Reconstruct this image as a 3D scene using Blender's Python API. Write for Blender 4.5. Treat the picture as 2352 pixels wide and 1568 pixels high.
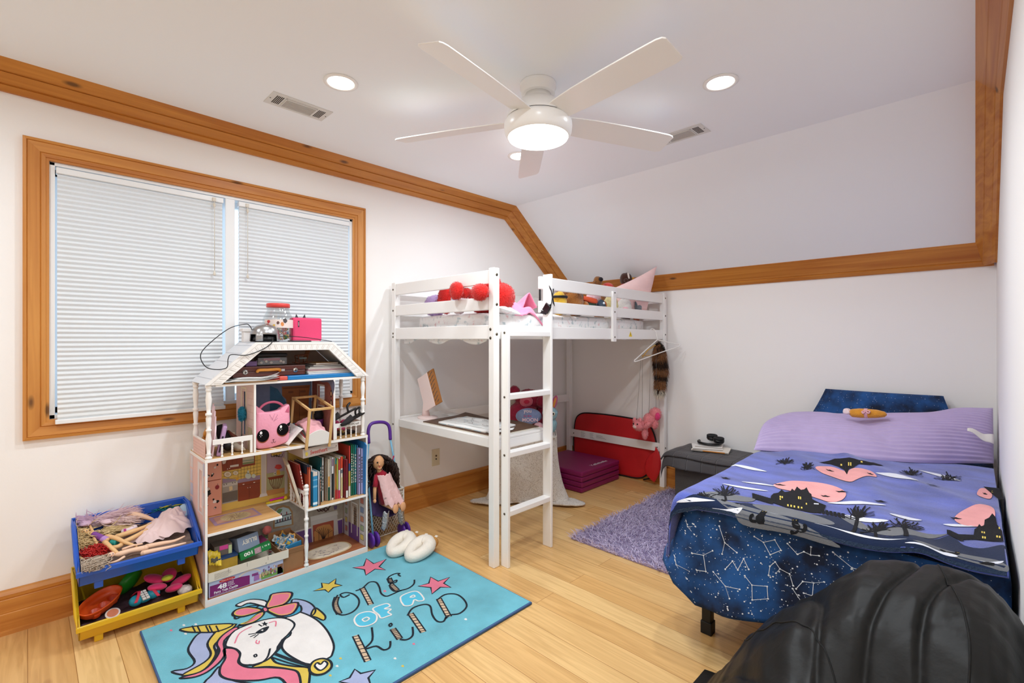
import bpy, math, random
import numpy as np
from mathutils import Vector, Matrix, Euler, noise
from mathutils.geometry import delaunay_2d_cdt, intersect_point_line
random.seed(7)
R = math.radians
for o in list(bpy.data.objects): bpy.data.objects.remove(o, do_unlink=True)
SC = bpy.context.scene
COL = SC.collection

# ---------------------------------------------------------------- camera, world, exposure
EYE = 1.30                      # camera height; world X runs along the knee wall, Y along the window wall
FOC = 1088.0                    # focal length in pixels of the 2352 wide frame
YAW = math.atan(1064 / FOC)
cd = bpy.data.cameras.new('camera'); cam = bpy.data.objects.new('camera', cd); COL.objects.link(cam)
cd.sensor_width = 36; cd.lens = FOC / 2352 * 36; cd.clip_start = 0.02
cd.shift_y = -4 / 2352
cam.location = (0, 0, EYE); cam.rotation_euler = (R(90), 0, YAW)
SC.camera = cam
SC.view_settings.view_transform = 'Standard'; SC.view_settings.look = 'None'
SC.view_settings.exposure = 0.10; SC.view_settings.gamma = 1.0
SC.view_settings.use_curve_mapping = False
w = bpy.data.worlds.new('dusk_sky'); SC.world = w; w.use_nodes = True
bg = w.node_tree.nodes['Background']; bg.inputs[0].default_value = (0.50, 0.66, 0.85, 1); bg.inputs[1].default_value = 2.2
try:
    SC.cycles.max_bounces = 12; SC.cycles.diffuse_bounces = 9; SC.cycles.transparent_max_bounces = 12
    SC.cycles.caustics_reflective = False; SC.cycles.caustics_refractive = False
    SC.cycles.sample_clamp_indirect = 4.0
except Exception: pass

LAMP_POWER = 8.2    # recessed lamps
FAN_POWER = 11.5
HALL_FILL_POWER = 12.0
def area_light(name, loc, size, power, col=(.845, .925, .985), rot=(0, 0, 0), shape='DISK', sy=None, spread=180):
    l = bpy.data.lights.new(name, 'AREA'); l.energy = power; l.color = col; l.shape = shape; l.size = size
    if sy: l.size_y = sy
    l.spread = R(spread)
    o = bpy.data.objects.new(name, l); COL.objects.link(o); o.location = loc; o.rotation_euler = rot
    return o
area_light('hall_fill', (0.95, 0.1, 2.35), 0.5, HALL_FILL_POWER)  # added fill lamp, out of view, brightens the room through the doorway

# ---------------------------------------------------------------- helpers
def lin(h):
    if isinstance(h, str):
        h = h.lstrip('#'); h = tuple(int(h[i:i + 2], 16) / 255 for i in (0, 2, 4))
    return tuple(c / 12.92 if c <= .04045 else ((c + .055) / 1.055) ** 2.4 for c in h)
MATS = {}
def N(nt, t, **k):
    n = nt.nodes.new(t)
    for a, v in k.items(): setattr(n, a, v)
    return n
def mat(name, col, rough=.5, metal=0, bump=None, var=None, sheen=0, trans=0, emis=0, alpha=1, coat=0, ior=1.45, sss=0, spec=.5):
    """var=(scale, amount[, stretch xyz]); bump=(scale, strength[, stretch xyz])"""
    if name in MATS: return MATS[name]
    m = bpy.data.materials.new(name); m.use_nodes = True; nt = m.node_tree; L = nt.links.new
    b = nt.nodes['Principled BSDF']
    c = lin(col)
    b.inputs['Base Color'].default_value = (*c, 1); b.inputs['Roughness'].default_value = rough
    b.inputs['Metallic'].default_value = metal; b.inputs['IOR'].default_value = ior
    b.inputs['Specular IOR Level'].default_value = spec
    if sheen: b.inputs['Sheen Weight'].default_value = sheen; b.inputs['Sheen Roughness'].default_value = .4
    if trans: b.inputs['Transmission Weight'].default_value = trans
    if coat: b.inputs['Coat Weight'].default_value = coat
    if alpha < 1: b.inputs['Alpha'].default_value = alpha
    if emis: b.inputs['Emission Color'].default_value = (*c, 1); b.inputs['Emission Strength'].default_value = emis
    tc = N(nt, 'ShaderNodeTexCoord')
    def tex(spec):
        n = N(nt, 'ShaderNodeTexNoise'); n.inputs['Scale'].default_value = spec[0]; n.inputs['Detail'].default_value = 4
        if len(spec) > 2:
            mp = N(nt, 'ShaderNodeMapping'); mp.inputs['Scale'].default_value = spec[2]
            L(tc.outputs['Object'], mp.inputs[0]); L(mp.outputs[0], n.inputs['Vector'])
        else: L(tc.outputs['Object'], n.inputs['Vector'])
        return n
    if var:
        n = tex(var); mx = N(nt, 'ShaderNodeMix', data_type='RGBA')
        a = var[1]; L(n.outputs[0], mx.inputs[0])
        mx.inputs[6].default_value = (*[max(0, x * (1 - a)) for x in c], 1); mx.inputs[7].default_value = (*[min(1, x * (1 + a)) for x in c], 1)
        L(mx.outputs[2], b.inputs['Base Color'])
    if bump:
        n = tex(bump); bp = N(nt, 'ShaderNodeBump'); bp.inputs['Strength'].default_value = bump[1]; bp.inputs['Distance'].default_value = .01
        L(n.outputs[0], bp.inputs['Height']); L(bp.outputs[0], b.inputs['Normal'])
    MATS[name] = m
    return m
def plain(hexcol, rough=.55):
    return mat('flat_' + hexcol + '_%d' % int(rough * 100), hexcol, rough)
def fab(hexcol):
    return mat('cloth_' + hexcol, hexcol, .9, bump=(260, .25), var=(14, .12), sheen=.2)
def pl(hexcol):
    return mat('plastic_' + hexcol, hexcol, .32)
def plush(hexcol):
    return mat('plush_' + hexcol, hexcol, .95, bump=(170, .6), var=(40, .22), sheen=.4)

def wood(name, c1, c2, axis, knot='#3a1a0a', rough=.38, scale=1.0, knots=True):
    if name in MATS: return MATS[name]
    m = bpy.data.materials.new(name); m.use_nodes = True; nt = m.node_tree; L = nt.links.new
    b = nt.nodes['Principled BSDF']; b.inputs['Roughness'].default_value = rough
    tc = N(nt, 'ShaderNodeTexCoord'); mp = N(nt, 'ShaderNodeMapping')
    s = [26 * scale] * 3; s[axis] = 1.2 * scale; mp.inputs['Scale'].default_value = s
    L(tc.outputs['Object'], mp.inputs[0])
    n = N(nt, 'ShaderNodeTexNoise'); n.inputs['Scale'].default_value = 1; n.inputs['Detail'].default_value = 5; n.inputs['Distortion'].default_value = .8
    L(mp.outputs[0], n.inputs['Vector'])
    cr = N(nt, 'ShaderNodeValToRGB'); cr.color_ramp.elements[0].position = .3; cr.color_ramp.elements[1].position = .72
    cr.color_ramp.elements[0].color = (*lin(c1), 1); cr.color_ramp.elements[1].color = (*lin(c2), 1)
    L(n.outputs[0], cr.inputs[0]); out = cr.outputs[0]
    if knots:
        mp2 = N(nt, 'ShaderNodeMapping'); s2 = [9.] * 3; s2[axis] = 3.2; mp2.inputs['Scale'].default_value = s2
        L(tc.outputs['Object'], mp2.inputs[0])
        v = N(nt, 'ShaderNodeTexVoronoi'); v.inputs['Scale'].default_value = 1; L(mp2.outputs[0], v.inputs['Vector'])
        r2 = N(nt, 'ShaderNodeValToRGB'); r2.color_ramp.elements[0].position = .05; r2.color_ramp.elements[1].position = .13
        r2.color_ramp.elements[0].color = (.8, .8, .8, 1); r2.color_ramp.elements[1].color = (0, 0, 0, 1)
        L(v.outputs['Distance'], r2.inputs[0])
        mx = N(nt, 'ShaderNodeMix', data_type='RGBA'); L(r2.outputs[0], mx.inputs[0]); L(out, mx.inputs[6]); mx.inputs[7].default_value = (*lin(knot), 1)
        out = mx.outputs[2]
    L(out, b.inputs['Base Color'])
    MATS[name] = m
    return m

class MB:
    """collects geometry of ONE mesh (world coordinates), with materials per face"""
    def __init__(s, m=None):
        s.v = []; s.f = []; s.mi = []; s.sm = []; s.mats = []; s.M = None; s.smooth = False; s.m = m
    def use(s, m): s.m = m; return s
    def _i(s):
        if s.m not in s.mats: s.mats.append(s.m)
        return s.mats.index(s.m)
    def add(s, vs, fs, smooth=None):
        b = len(s.v); i = s._i(); sm = s.smooth if smooth is None else smooth
        if s.M is not None: vs = [s.M @ Vector(p) for p in vs]
        s.v += [tuple(p) for p in vs]
        for f in fs: s.f.append([b + k for k in f]); s.mi.append(i); s.sm.append(sm)
        return s
    def box(s, x0, x1, y0, y1, z0, z1):
        vs = [(x, y, z) for x in (x0, x1) for y in (y0, y1) for z in (z0, z1)]
        return s.add(vs, [(0, 1, 3, 2), (4, 6, 7, 5), (0, 4, 5, 1), (2, 3, 7, 6), (0, 2, 6, 4), (1, 5, 7, 3)], False)
    def cbox(s, c, d, rot=None):
        """box by centre, size and optional euler rotation in degrees"""
        M = Matrix.Translation(c) @ (Euler([R(a) for a in rot]).to_matrix().to_4x4() if rot else Matrix())
        vs = [M @ Vector((x * d[0] / 2, y * d[1] / 2, z * d[2] / 2)) for x in (-1, 1) for y in (-1, 1) for z in (-1, 1)]
        return s.add(vs, [(0, 1, 3, 2), (4, 6, 7, 5), (0, 4, 5, 1), (2, 3, 7, 6), (0, 2, 6, 4), (1, 5, 7, 3)], False)
    def prism(s, pts, axis, a, b, smooth=False):
        """extrude a 2D outline along a world axis from a to b"""
        def p3(p, t):
            if axis == 'x': return (t, p[0], p[1])
            if axis == 'y': return (p[0], t, p[1])
            return (p[0], p[1], t)
        n = len(pts)
        vs = [p3(p, a) for p in pts] + [p3(p, b) for p in pts]
        fs = [(i, (i + 1) % n, n + (i + 1) % n, n + i) for i in range(n)]
        s.add(vs, fs, smooth); s.add(vs, [list(range(n))[::-1], list(range(n, 2 * n))], False)
        return s
    def tube(s, pts, r, n=8, cap=True, closed=False):
        pts = [Vector(p) for p in pts]; rs = r if isinstance(r, (list, tuple)) else [r] * len(pts)
        vs = []; fs = []; up = None; m = len(pts)
        for i, p in enumerate(pts):
            if closed: d = pts[(i + 1) % m] - pts[i - 1]
            else: d = pts[min(i + 1, m - 1)] - pts[max(i - 1, 0)]
            if d.length < 1e-9: d = Vector((0, 0, 1))
            d.normalize()
            if up is None:
                up = Vector((0, 0, 1)) if abs(d.z) < .9 else Vector((1, 0, 0))
            a = d.cross(up)
            if a.length < 1e-6: a = d.cross(Vector((1, .3, .2)))
            a.normalize(); b = a.cross(d); up = b
            for k in range(n):
                t = 2 * math.pi * k / n
                vs.append(p + (a * math.cos(t) + b * math.sin(t)) * rs[i])
        rng = m if closed else m - 1
        for i in range(rng):
            j = (i + 1) % m
            for k in range(n): fs.append((i * n + k, j * n + k, j * n + (k + 1) % n, i * n + (k + 1) % n))
        if cap and not closed: fs.append(list(range(n))); fs.append(list(range((m - 1) * n, m * n))[::-1])
        return s.add(vs, fs, True)
    def lathe(s, prof, c=(0, 0, 0), n=24, axis=(0, 0, 1), sx=1, sy=1, cap=True):
        """prof = [(radius, height)...] about an axis through c"""
        q = Vector((0, 0, 1)).rotation_difference(Vector(axis)); c = Vector(c); vs = []; fs = []
        for r, h in prof:
            for k in range(n):
                t = 2 * math.pi * k / n
                vs.append(c + q @ Vector((r * math.cos(t) * sx, r * math.sin(t) * sy, h)))
        for i in range(len(prof) - 1):
            for k in range(n): fs.append((i * n + k, i * n + (k + 1) % n, (i + 1) * n + (k + 1) % n, (i + 1) * n + k))
        if cap and prof[0][0] > 1e-6: fs.append(list(range(n))[::-1])
        if cap and prof[-1][0] > 1e-6: fs.append(list(range((len(prof) - 1) * n, len(prof) * n)))
        return s.add(vs, fs, True)
    def cyl(s, a, b, r, n=16, r2=None):
        a = Vector(a); b = Vector(b); d = b - a
        return s.lathe([(r, 0), (r if r2 is None else r2, d.length)], a, n, d.normalized())
    def grid(s, fn, nu, nv, smooth=True, wrapu=False):
        vs = [fn(i / nu if not wrapu else i / nu, j / nv) for i in range(nu if wrapu else nu + 1) for j in range(nv + 1)]
        fs = []
        for i in range(nu):
            for j in range(nv):
                i2 = (i + 1) % nu if wrapu else i + 1
                fs.append((i * (nv + 1) + j, i2 * (nv + 1) + j, i2 * (nv + 1) + j + 1, i * (nv + 1) + j + 1))
        return s.add(vs, fs, smooth)
    def sheet(s, fn, nu, nv, th=.004):
        """a thin closed cloth: surface fn(u,v) given a thickness"""
        P = [[Vector(fn(i / nu, j / nv)) for j in range(nv + 1)] for i in range(nu + 1)]
        vs = []; k = nv + 1
        for sg in (0, 1):
            for i in range(nu + 1):
                for j in range(nv + 1):
                    a = P[min(i + 1, nu)][j] - P[max(i - 1, 0)][j]; b = P[i][min(j + 1, nv)] - P[i][max(j - 1, 0)]
                    n_ = a.cross(b)
                    if n_.length > 1e-12: n_.normalize()
                    vs.append(P[i][j] - n_ * th * sg)
        o = (nu + 1) * k; fs = []
        for i in range(nu):
            for j in range(nv):
                q = (i * k + j, (i + 1) * k + j, (i + 1) * k + j + 1, i * k + j + 1)
                fs.append(q); fs.append([o + x for x in q][::-1])
        for i in range(nu):
            for j in (0, nv):
                q = (i * k + j, (i + 1) * k + j, o + (i + 1) * k + j, o + i * k + j); fs.append(q if j else q[::-1])
        for j in range(nv):
            for i in (0, nu):
                q = (i * k + j, i * k + j + 1, o + i * k + j + 1, o + i * k + j); fs.append(q[::-1] if i else q)
        return s.add(vs, fs, True)
    def ell(s, c, r, rot=None, nu=20, nv=12, wob=0, seed=0, power=1):
        M = Matrix.Translation(c) @ (Euler([R(a) for a in rot]).to_matrix().to_4x4() if rot else Matrix())
        if not isinstance(r, (tuple, list)): r = (r, r, r)
        vs = []; fs = []
        def sp(x): return math.copysign(abs(x) ** power, x)
        for j in range(nv + 1):
            ph = math.pi * j / nv - math.pi / 2
            for i in range(nu):
                th = 2 * math.pi * i / nu
                d = Vector((sp(math.cos(ph)) * sp(math.cos(th)), sp(math.cos(ph)) * sp(math.sin(th)), sp(math.sin(ph))))
                k = 1 + (wob * noise.noise(d * 2.2 + Vector((seed, seed * 1.7, 0))) if wob else 0)
                vs.append(M @ Vector((d.x * r[0] * k, d.y * r[1] * k, d.z * r[2] * k)))
        for j in range(nv):
            for i in range(nu): fs.append((j * nu + i, j * nu + (i + 1) % nu, (j + 1) * nu + (i + 1) % nu, (j + 1) * nu + i))
        return s.add(vs, fs, True)
    def fur(s, src, n, length, width=.0015, droop=.3, jit=.5, seed=1, filt=None):
        """short flat strands growing out of the faces already in another MB"""
        rnd = random.Random(seed)
        tris = []; acc = []; tot = 0
        for f in src.f:
            p = [Vector(src.v[k]) for k in f]
            for q in range(1, len(p) - 1):
                nn = (p[q] - p[0]).cross(p[q + 1] - p[0]); a = nn.length
                if a < 1e-12: continue
                nn.normalize()
                if filt and not filt(p[0], nn): continue
                tris.append((p[0], p[q], p[q + 1], nn)); tot += a; acc.append(tot)
        import bisect
        for _ in range(n):
            t = tris[bisect.bisect_left(acc, rnd.random() * tot)]
            u, v = rnd.random(), rnd.random()
            if u + v > 1: u, v = 1 - u, 1 - v
            p = t[0] + (t[1] - t[0]) * u + (t[2] - t[0]) * v
            d = (t[3] + Vector((rnd.uniform(-1, 1), rnd.uniform(-1, 1), rnd.uniform(-1, 1))) * jit); d.normalize()
            ln = length * rnd.uniform(.6, 1.2)
            side = d.cross(Vector((rnd.uniform(-1, 1), rnd.uniform(-1, 1), rnd.uniform(-1, 1))))
            if side.length < 1e-6: continue
            side.normalize(); side *= width / 2
            m = p + d * ln * .55; e = p + d * ln + Vector((0, 0, -droop * ln))
            s.add([p - side, p + side, m + side * .8, m - side * .8, e], [(0, 1, 2, 3), (3, 2, 4)], True)
        return s
    def sweep(s, path, prof, closed=False):
        pass

WL = {}   # world position of every object that has children
def link(o): COL.objects.link(o); return o
def tag(o, label=None, cat=None, group=None, kind=None):
    if label: o['label'] = label
    if cat: o['category'] = cat
    if group: o['group'] = group
    if kind: o['kind'] = kind
    return o
def thing(name, label, cat, loc, group=None):
    o = link(bpy.data.objects.new(name, None)); o.location = loc; o.empty_display_size = .05
    WL[o.name] = Vector(loc)
    return tag(o, label, cat, group)
def mesh_from(name, mb, org):
    me = bpy.data.meshes.new(name)
    me.from_pydata([(v[0] - org[0], v[1] - org[1], v[2] - org[2]) for v in mb.v], [], mb.f)
    for m in mb.mats: me.materials.append(m)
    me.polygons.foreach_set('material_index', mb.mi); me.polygons.foreach_set('use_smooth', mb.sm)
    me.update()
    return me
def finish(o, bevel, sub, wn=False):
    if bevel:
        b = o.modifiers.new('bevel', 'BEVEL'); b.width = bevel; b.segments = 2; b.limit_method = 'ANGLE'; b.angle_limit = R(40)
    if sub:
        m = o.modifiers.new('subsurf', 'SUBSURF'); m.levels = sub; m.render_levels = sub
    return o
def part(name, mb, parent, bevel=0, sub=0, label=None, kind=None):
    org = WL[parent.name]
    o = link(bpy.data.objects.new(name, mesh_from(name, mb, org))); o.parent = parent
    WL[o.name] = org.copy()
    if label: o['label'] = label
    if kind: o['kind'] = kind
    return finish(o, bevel, sub)
def solo(name, mb, label, cat, group=None, bevel=0, sub=0, kind=None):
    a = np.array(mb.v); lo = a.min(0); hi = a.max(0)
    org = Vector(((lo[0] + hi[0]) / 2, (lo[1] + hi[1]) / 2, lo[2]))
    o = link(bpy.data.objects.new(name, mesh_from(name, mb, org))); o.location = org
    WL[o.name] = org
    tag(o, label, cat, group, kind)
    return finish(o, bevel, sub)
def struct(name, mb, bevel=0, parent=None):
    o = link(bpy.data.objects.new(name, mesh_from(name, mb, (0, 0, 0))))
    WL[o.name] = Vector((0, 0, 0))
    if parent: o.parent = parent
    else: o['kind'] = 'structure'
    return finish(o, bevel, 0)
def dup(root, loc, rz=0, label=None, group=None, scale=None):
    r = root.copy(); COL.objects.link(r); r.location = loc; r.rotation_euler = (0, 0, rz)
    if scale: r.scale = (scale,) * 3
    if label: r['label'] = label
    if group: r['group'] = group
    for ch in list(root.children):
        c = ch.copy(); COL.objects.link(c); c.parent = r
        for g in list(ch.children):
            d = g.copy(); COL.objects.link(d); d.parent = c
    return r

# writing: returns triangles of a text in its own 2D plane (height 1 = capital height)
def text_tris(body, bold=0, italic=0, spacing=1):
    c = bpy.data.curves.new('lettering', 'FONT'); c.body = body; c.resolution_u = 3; c.offset = bold; c.shear = italic; c.space_character = spacing
    o = bpy.data.objects.new('lettering', c); COL.objects.link(o)
    bpy.context.view_layer.update()
    me = bpy.data.meshes.new_from_object(o.evaluated_get(bpy.context.evaluated_depsgraph_get()))
    vs = [(v.co.x, v.co.y) for v in me.vertices]; fs = [list(p.vertices) for p in me.polygons]
    bpy.data.objects.remove(o); bpy.data.curves.remove(c); bpy.data.meshes.remove(me)
    return vs, fs
def put_text(mb, body, p0, ux, uy, h, m, bold=0, italic=0, fit=None, center=False):
    """write on a surface: p0 baseline start, ux / uy directions, h letter height"""
    vs, fs = text_tris(body, bold, italic)
    if not vs: return
    x0 = min(v[0] for v in vs); x1 = max(v[0] for v in vs); k = h / .7; kx = k
    if fit: kx = fit / (x1 - x0)
    ux = Vector(ux).normalized(); uy = Vector(uy).normalized(); p0 = Vector(p0); old = mb.m; mb.m = m
    off = (x1 + x0) / 2 if center else x0
    mb.add([p0 + ux * (v[0] - off) * kx + uy * v[1] * k for v in vs], fs, False); mb.m = old

# 2D artwork: polygons in any plane given by a mapping function fn(x,y,layer)->point
def stroke(pts, wd, closed=False, taper=None):
    """outline ribbon as quads for a polyline in 2D; width may be a list"""
    n = len(pts); out = []
    for i in range(n):
        if closed: a, b = pts[i - 1], pts[(i + 1) % n]
        else: a, b = pts[max(i - 1, 0)], pts[min(i + 1, n - 1)]
        dx, dy = b[0] - a[0], b[1] - a[1]; l = math.hypot(dx, dy) or 1
        q = (wd[i] if isinstance(wd, (list, tuple)) else wd) / 2
        out.append(((pts[i][0] - dy / l * q, pts[i][1] + dx / l * q), (pts[i][0] + dy / l * q, pts[i][1] - dx / l * q)))
    return out
def smooth2(pts, closed=False, it=2):
    """Chaikin-like interpolation that keeps the given points (Catmull-Rom)"""
    n = len(pts); out = []
    rng = n if closed else n - 1
    for i in range(rng):
        p0 = pts[i - 1] if (closed or i > 0) else pts[0]; p1 = pts[i]; p2 = pts[(i + 1) % n]
        p3 = pts[(i + 2) % n] if (closed or i + 2 < n) else pts[n - 1]
        for k in range(it * 2):
            t = k / (it * 2); t2 = t * t; t3 = t2 * t
            out.append(tuple(.5 * (2 * p1[a] + (p2[a] - p0[a]) * t + (2 * p0[a] - 5 * p1[a] + 4 * p2[a] - p3[a]) * t2 + (3 * p1[a] - p0[a] - 3 * p2[a] + p3[a]) * t3) for a in range(len(p1))))
    if not closed: out.append(pts[-1])
    return out
def fill2(mb, pts, fn, m, layer=1, step=None):
    """filled polygon on a surface; step = grid size to follow a curved surface"""
    from mathutils.geometry import tessellate_polygon
    old = mb.m; mb.m = m
    n = len(pts)
    if step:
        P = [Vector(p[:2]) for p in pts]; dense = []
        for i in range(n):
            a, b = P[i], P[(i + 1) % n]; k = max(1, int((b - a).length / step))
            for j in range(k): dense.append(a + (b - a) * (j / k))
        n0 = len(dense); edges = [(i, (i + 1) % n0) for i in range(n0)]
        xs = [p.x for p in dense]; ys = [p.y for p in dense]
        pts2 = list(dense); y = min(ys) + step / 2
        while y < max(ys):
            x = min(xs) + step / 2
            while x < max(xs): pts2.append(Vector((x, y))); x += step
            y += step
        r = delaunay_2d_cdt(pts2, edges, [], 1, 1e-6)
        vs, fs = r[0], r[2]
    else:
        tr = tessellate_polygon([[Vector((p[0], p[1], 0)) for p in pts]]); vs = pts; fs = [list(t) for t in tr]
    mb.add([fn(v[0], v[1], layer) for v in vs], fs, True); mb.m = old
def line2(mb, pts, wd, fn, m, layer=2, closed=False, step=None):
    if step:
        q = []; n = len(pts)
        for i in range(n if closed else n - 1):
            a, b = pts[i], pts[(i + 1) % n]; k = max(1, int(math.hypot(b[0] - a[0], b[1] - a[1]) / step))
            for j in range(k): q.append((a[0] + (b[0] - a[0]) * j / k, a[1] + (b[1] - a[1]) * j / k))
        if not closed: q.append(pts[-1])
        if isinstance(wd, (list, tuple)): wd = wd[0]
        pts = q
    rb = stroke(pts, wd, closed); old = mb.m; mb.m = m
    vs = []; fs = []
    for a, b in rb: vs.append(fn(a[0], a[1], layer)); vs.append(fn(b[0], b[1], layer))
    n = len(rb)
    for i in range(n if closed else n - 1):
        j = (i + 1) % n; fs.append((2 * i, 2 * i + 1, 2 * j + 1, 2 * j))
    mb.add(vs, fs, True); mb.m = old
# a sight line of the survey: photo pixel -> point on a known plane of the room (to measure flat printed designs)
def ray(px, py):
    s, c = math.sin(YAW), math.cos(YAW); r = (px - 1176) / FOC; u = -(py - 780) / FOC
    return Vector((r * c - s, r * s + c, u))
def on_z(px, py, z): d = ray(px, py); t = (z - EYE) / d.z; return (d.x * t, d.y * t)
def on_x(px, py, x): d = ray(px, py); t = x / d.x; return (d.y * t, EYE + d.z * t)
def on_y(px, py, y): d = ray(px, py); t = y / d.y; return (d.x * t, EYE + d.z * t)
# ---------------------------------------------------------------- room
XL, XR, YB, YF, ZC = -3.08, 0.09, 4.0, -1.3, 2.51
CREASE, KNEE = 3.09, 1.787
WALL = mat('wall_paint', '#f4f2f0', .85, bump=(90, .03), spec=.25)
CEIL = mat('ceiling_paint', '#f1f4f7', .9, spec=.2)
PX = wood('pine_x', '#b26c2a', '#d29246', 0); PY = wood('pine_y', '#b26c2a', '#d29246', 1); PZ = wood('pine_z', '#b26c2a', '#d29246', 2)
CX_ = wood('cherry_x', '#ac6420', '#cd8a3a', 0); CY_ = wood('cherry_y', '#ac6420', '#cd8a3a', 1)
WHITE = mat('white_paint', '#efedea', .4, spec=.4)
# floor: wide honey pine planks running along X
def floor_material():
    m = bpy.data.materials.new('pine_floor'); m.use_nodes = True; nt = m.node_tree; L = nt.links.new
    b = nt.nodes['Principled BSDF']; b.inputs['Roughness'].default_value = .34
    tc = N(nt, 'ShaderNodeTexCoord')
    br = N(nt, 'ShaderNodeTexBrick'); br.offset = .37; br.offset_frequency = 2
    br.inputs['Scale'].default_value = 1; br.inputs['Brick Width'].default_value = 1.55; br.inputs['Row Height'].default_value = .135
    br.inputs['Mortar Size'].default_value = .0012; br.inputs['Mortar Smooth'].default_value = .2
    br.inputs['Color1'].default_value = (0, 0, 0, 1); br.inputs['Color2'].default_value = (1, 1, 1, 1); br.inputs['Mortar'].default_value = (.5, .5, .5, 1)
    L(tc.outputs['Object'], br.inputs['Vector'])
    cr = N(nt, 'ShaderNodeValToRGB')
    cr.color_ramp.elements[0].color = (*lin('#d3a669'), 1); cr.color_ramp.elements[1].color = (*lin('#e2be84'), 1)
    L(br.outputs['Color'], cr.inputs[0])
    mp = N(nt, 'ShaderNodeMapping'); mp.inputs['Scale'].default_value = (1.3, 24, 1)
    ad = N(nt, 'ShaderNodeVectorMath', operation='ADD'); sc = N(nt, 'ShaderNodeVectorMath', operation='SCALE'); sc.inputs['Scale'].default_value = 9
    L(br.outputs['Color'], sc.inputs[0]); L(tc.outputs['Object'], ad.inputs[0]); L(sc.outputs[0], ad.inputs[1]); L(ad.outputs[0], mp.inputs[0])
    n = N(nt, 'ShaderNodeTexNoise'); n.inputs['Scale'].default_value = 1.4; n.inputs['Detail'].default_value = 6; n.inputs['Distortion'].default_value = 1.6
    L(mp.outputs[0], n.inputs['Vector'])
    g = N(nt, 'ShaderNodeValToRGB'); g.color_ramp.elements[0].position = .34; g.color_ramp.elements[1].position = .62
    g.color_ramp.elements[0].color = (.80, .72, .62, 1); g.color_ramp.elements[1].color = (1.06, 1.05, 1.03, 1)
    L(n.outputs[0], g.inputs[0])
    mu = N(nt, 'ShaderNodeMix', data_type='RGBA', blend_type='MULTIPLY'); mu.inputs[0].default_value = .75
    L(cr.outputs[0], mu.inputs[6]); L(g.outputs[0], mu.inputs[7])
    # knots
    mp2 = N(nt, 'ShaderNodeMapping'); mp2.inputs['Scale'].default_value = (2.2, 5.5, 1); L(ad.outputs[0], mp2.inputs[0])
    v = N(nt, 'ShaderNodeTexVoronoi'); v.inputs['Scale'].default_value = 1; L(mp2.outputs[0], v.inputs['Vector'])
    k = N(nt, 'ShaderNodeValToRGB'); k.color_ramp.elements[0].position = .03; k.color_ramp.elements[1].position = .10
    k.color_ramp.elements[0].color = (.55, .55, .55, 1); k.color_ramp.elements[1].color = (0, 0, 0, 1); L(v.outputs['Distance'], k.inputs[0])
    mk = N(nt, 'ShaderNodeMix', data_type='RGBA'); L(k.outputs[0], mk.inputs[0]); L(mu.outputs[2], mk.inputs[6]); mk.inputs[7].default_value = (*lin('#8a5526'), 1)
    mo = N(nt, 'ShaderNodeMix', data_type='RGBA'); L(br.outputs['Fac'], mo.inputs[0]); L(mk.outputs[2], mo.inputs[6]); mo.inputs[7].default_value = (*lin('#9a6a36'), 1)
    L(mo.outputs[2], b.inputs['Base Color'])
    return m
mb = MB(floor_material()); mb.box(XL - .1, XR + .1, YF - .1, YB + .1, -.05, 0); struct('floor', mb)
mb = MB(mat('hall_floor', '#c79a5e', .4)); mb.box(XR + .1, 1.5, -.7, .95, -.05, 0); 
hf = struct('floor_hall', mb)
# ceiling: flat part and the sloped part over the knee wall
mb = MB(CEIL); t = .08
mb.prism([(YF - .1, ZC), (CREASE, ZC), (YB + .1, KNEE - .0795), (YB + .1, KNEE + .1), (CREASE + .05, ZC + t), (YF - .1, ZC + t)], 'x', XL - .1, XR + .1)
struct('ceiling', mb)
# window wall with its opening
WY0, WY1, WZ0, WZ1 = .07, 1.57, .93, 2.13
mb = MB(WALL)
mb.box(XL - .12, XL, YF - .1, WY0, 0, ZC); mb.box(XL - .12, XL, WY1, YB + .1, 0, ZC)
mb.box(XL - .12, XL, WY0, WY1, 0, WZ0); mb.box(XL - .12, XL, WY0, WY1, WZ1, ZC)
struct('wall_left', mb)
mb = MB(WALL); mb.box(XL - .12, XR + .12, YB, YB + .1, 0, KNEE + .06); struct('wall_back', mb)
DY0, DY1, DZ = -.5, .55, 2.05          # doorway the photographer stands beside
mb = MB(WALL); mb.box(XR, XR + .1, DY1, YB + .1, 0, ZC); mb.box(XR, XR + .1, YF - .1, DY0, 0, ZC); mb.box(XR, XR + .1, DY0, DY1, DZ, ZC); struct('wall_right', mb)
mb = MB(WALL); mb.box(XL - .12, XR + .12, YF - .1, YF, 0, ZC); struct('wall_front', mb)
mb = MB(WALL); mb.box(XR + .1, 1.5, -.8, -.7, 0, 2.45); mb.box(XR + .1, 1.5, .95, 1.05, 0, 2.45); mb.box(1.5, 1.6, -.8, 1.05, 0, 2.45); mb.box(XR + .1, 1.6, -.8, 1.05, 2.45, 2.53)
struct('wall_hall', mb)
# baseboards: tall pine boards with a cap and a shoe
BP = [(0, 0), (.034, 0), (.032, .014), (.022, .018), (.021, .088), (.0195, .090), (.0195, .0935), (.021, .0955), (.021, .150), (.018, .153), (.022, .158), (.024, .172), (.014, .186), (.006, .190), (0, .190)]
mb = MB(PY); mb.prism([(XL + a, b) for a, b in BP], 'y', YF, YB); struct('baseboard_left', mb)
mb = MB(PX); mb.prism([(YB - a, b) for a, b in BP], 'x', XL, XR); struct('baseboard_back', mb)
mb = MB(PY); mb.prism([(XR - a * .5, b) for a, b in BP], 'y', DY1 + .05, YB); struct('baseboard_right', mb)
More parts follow.
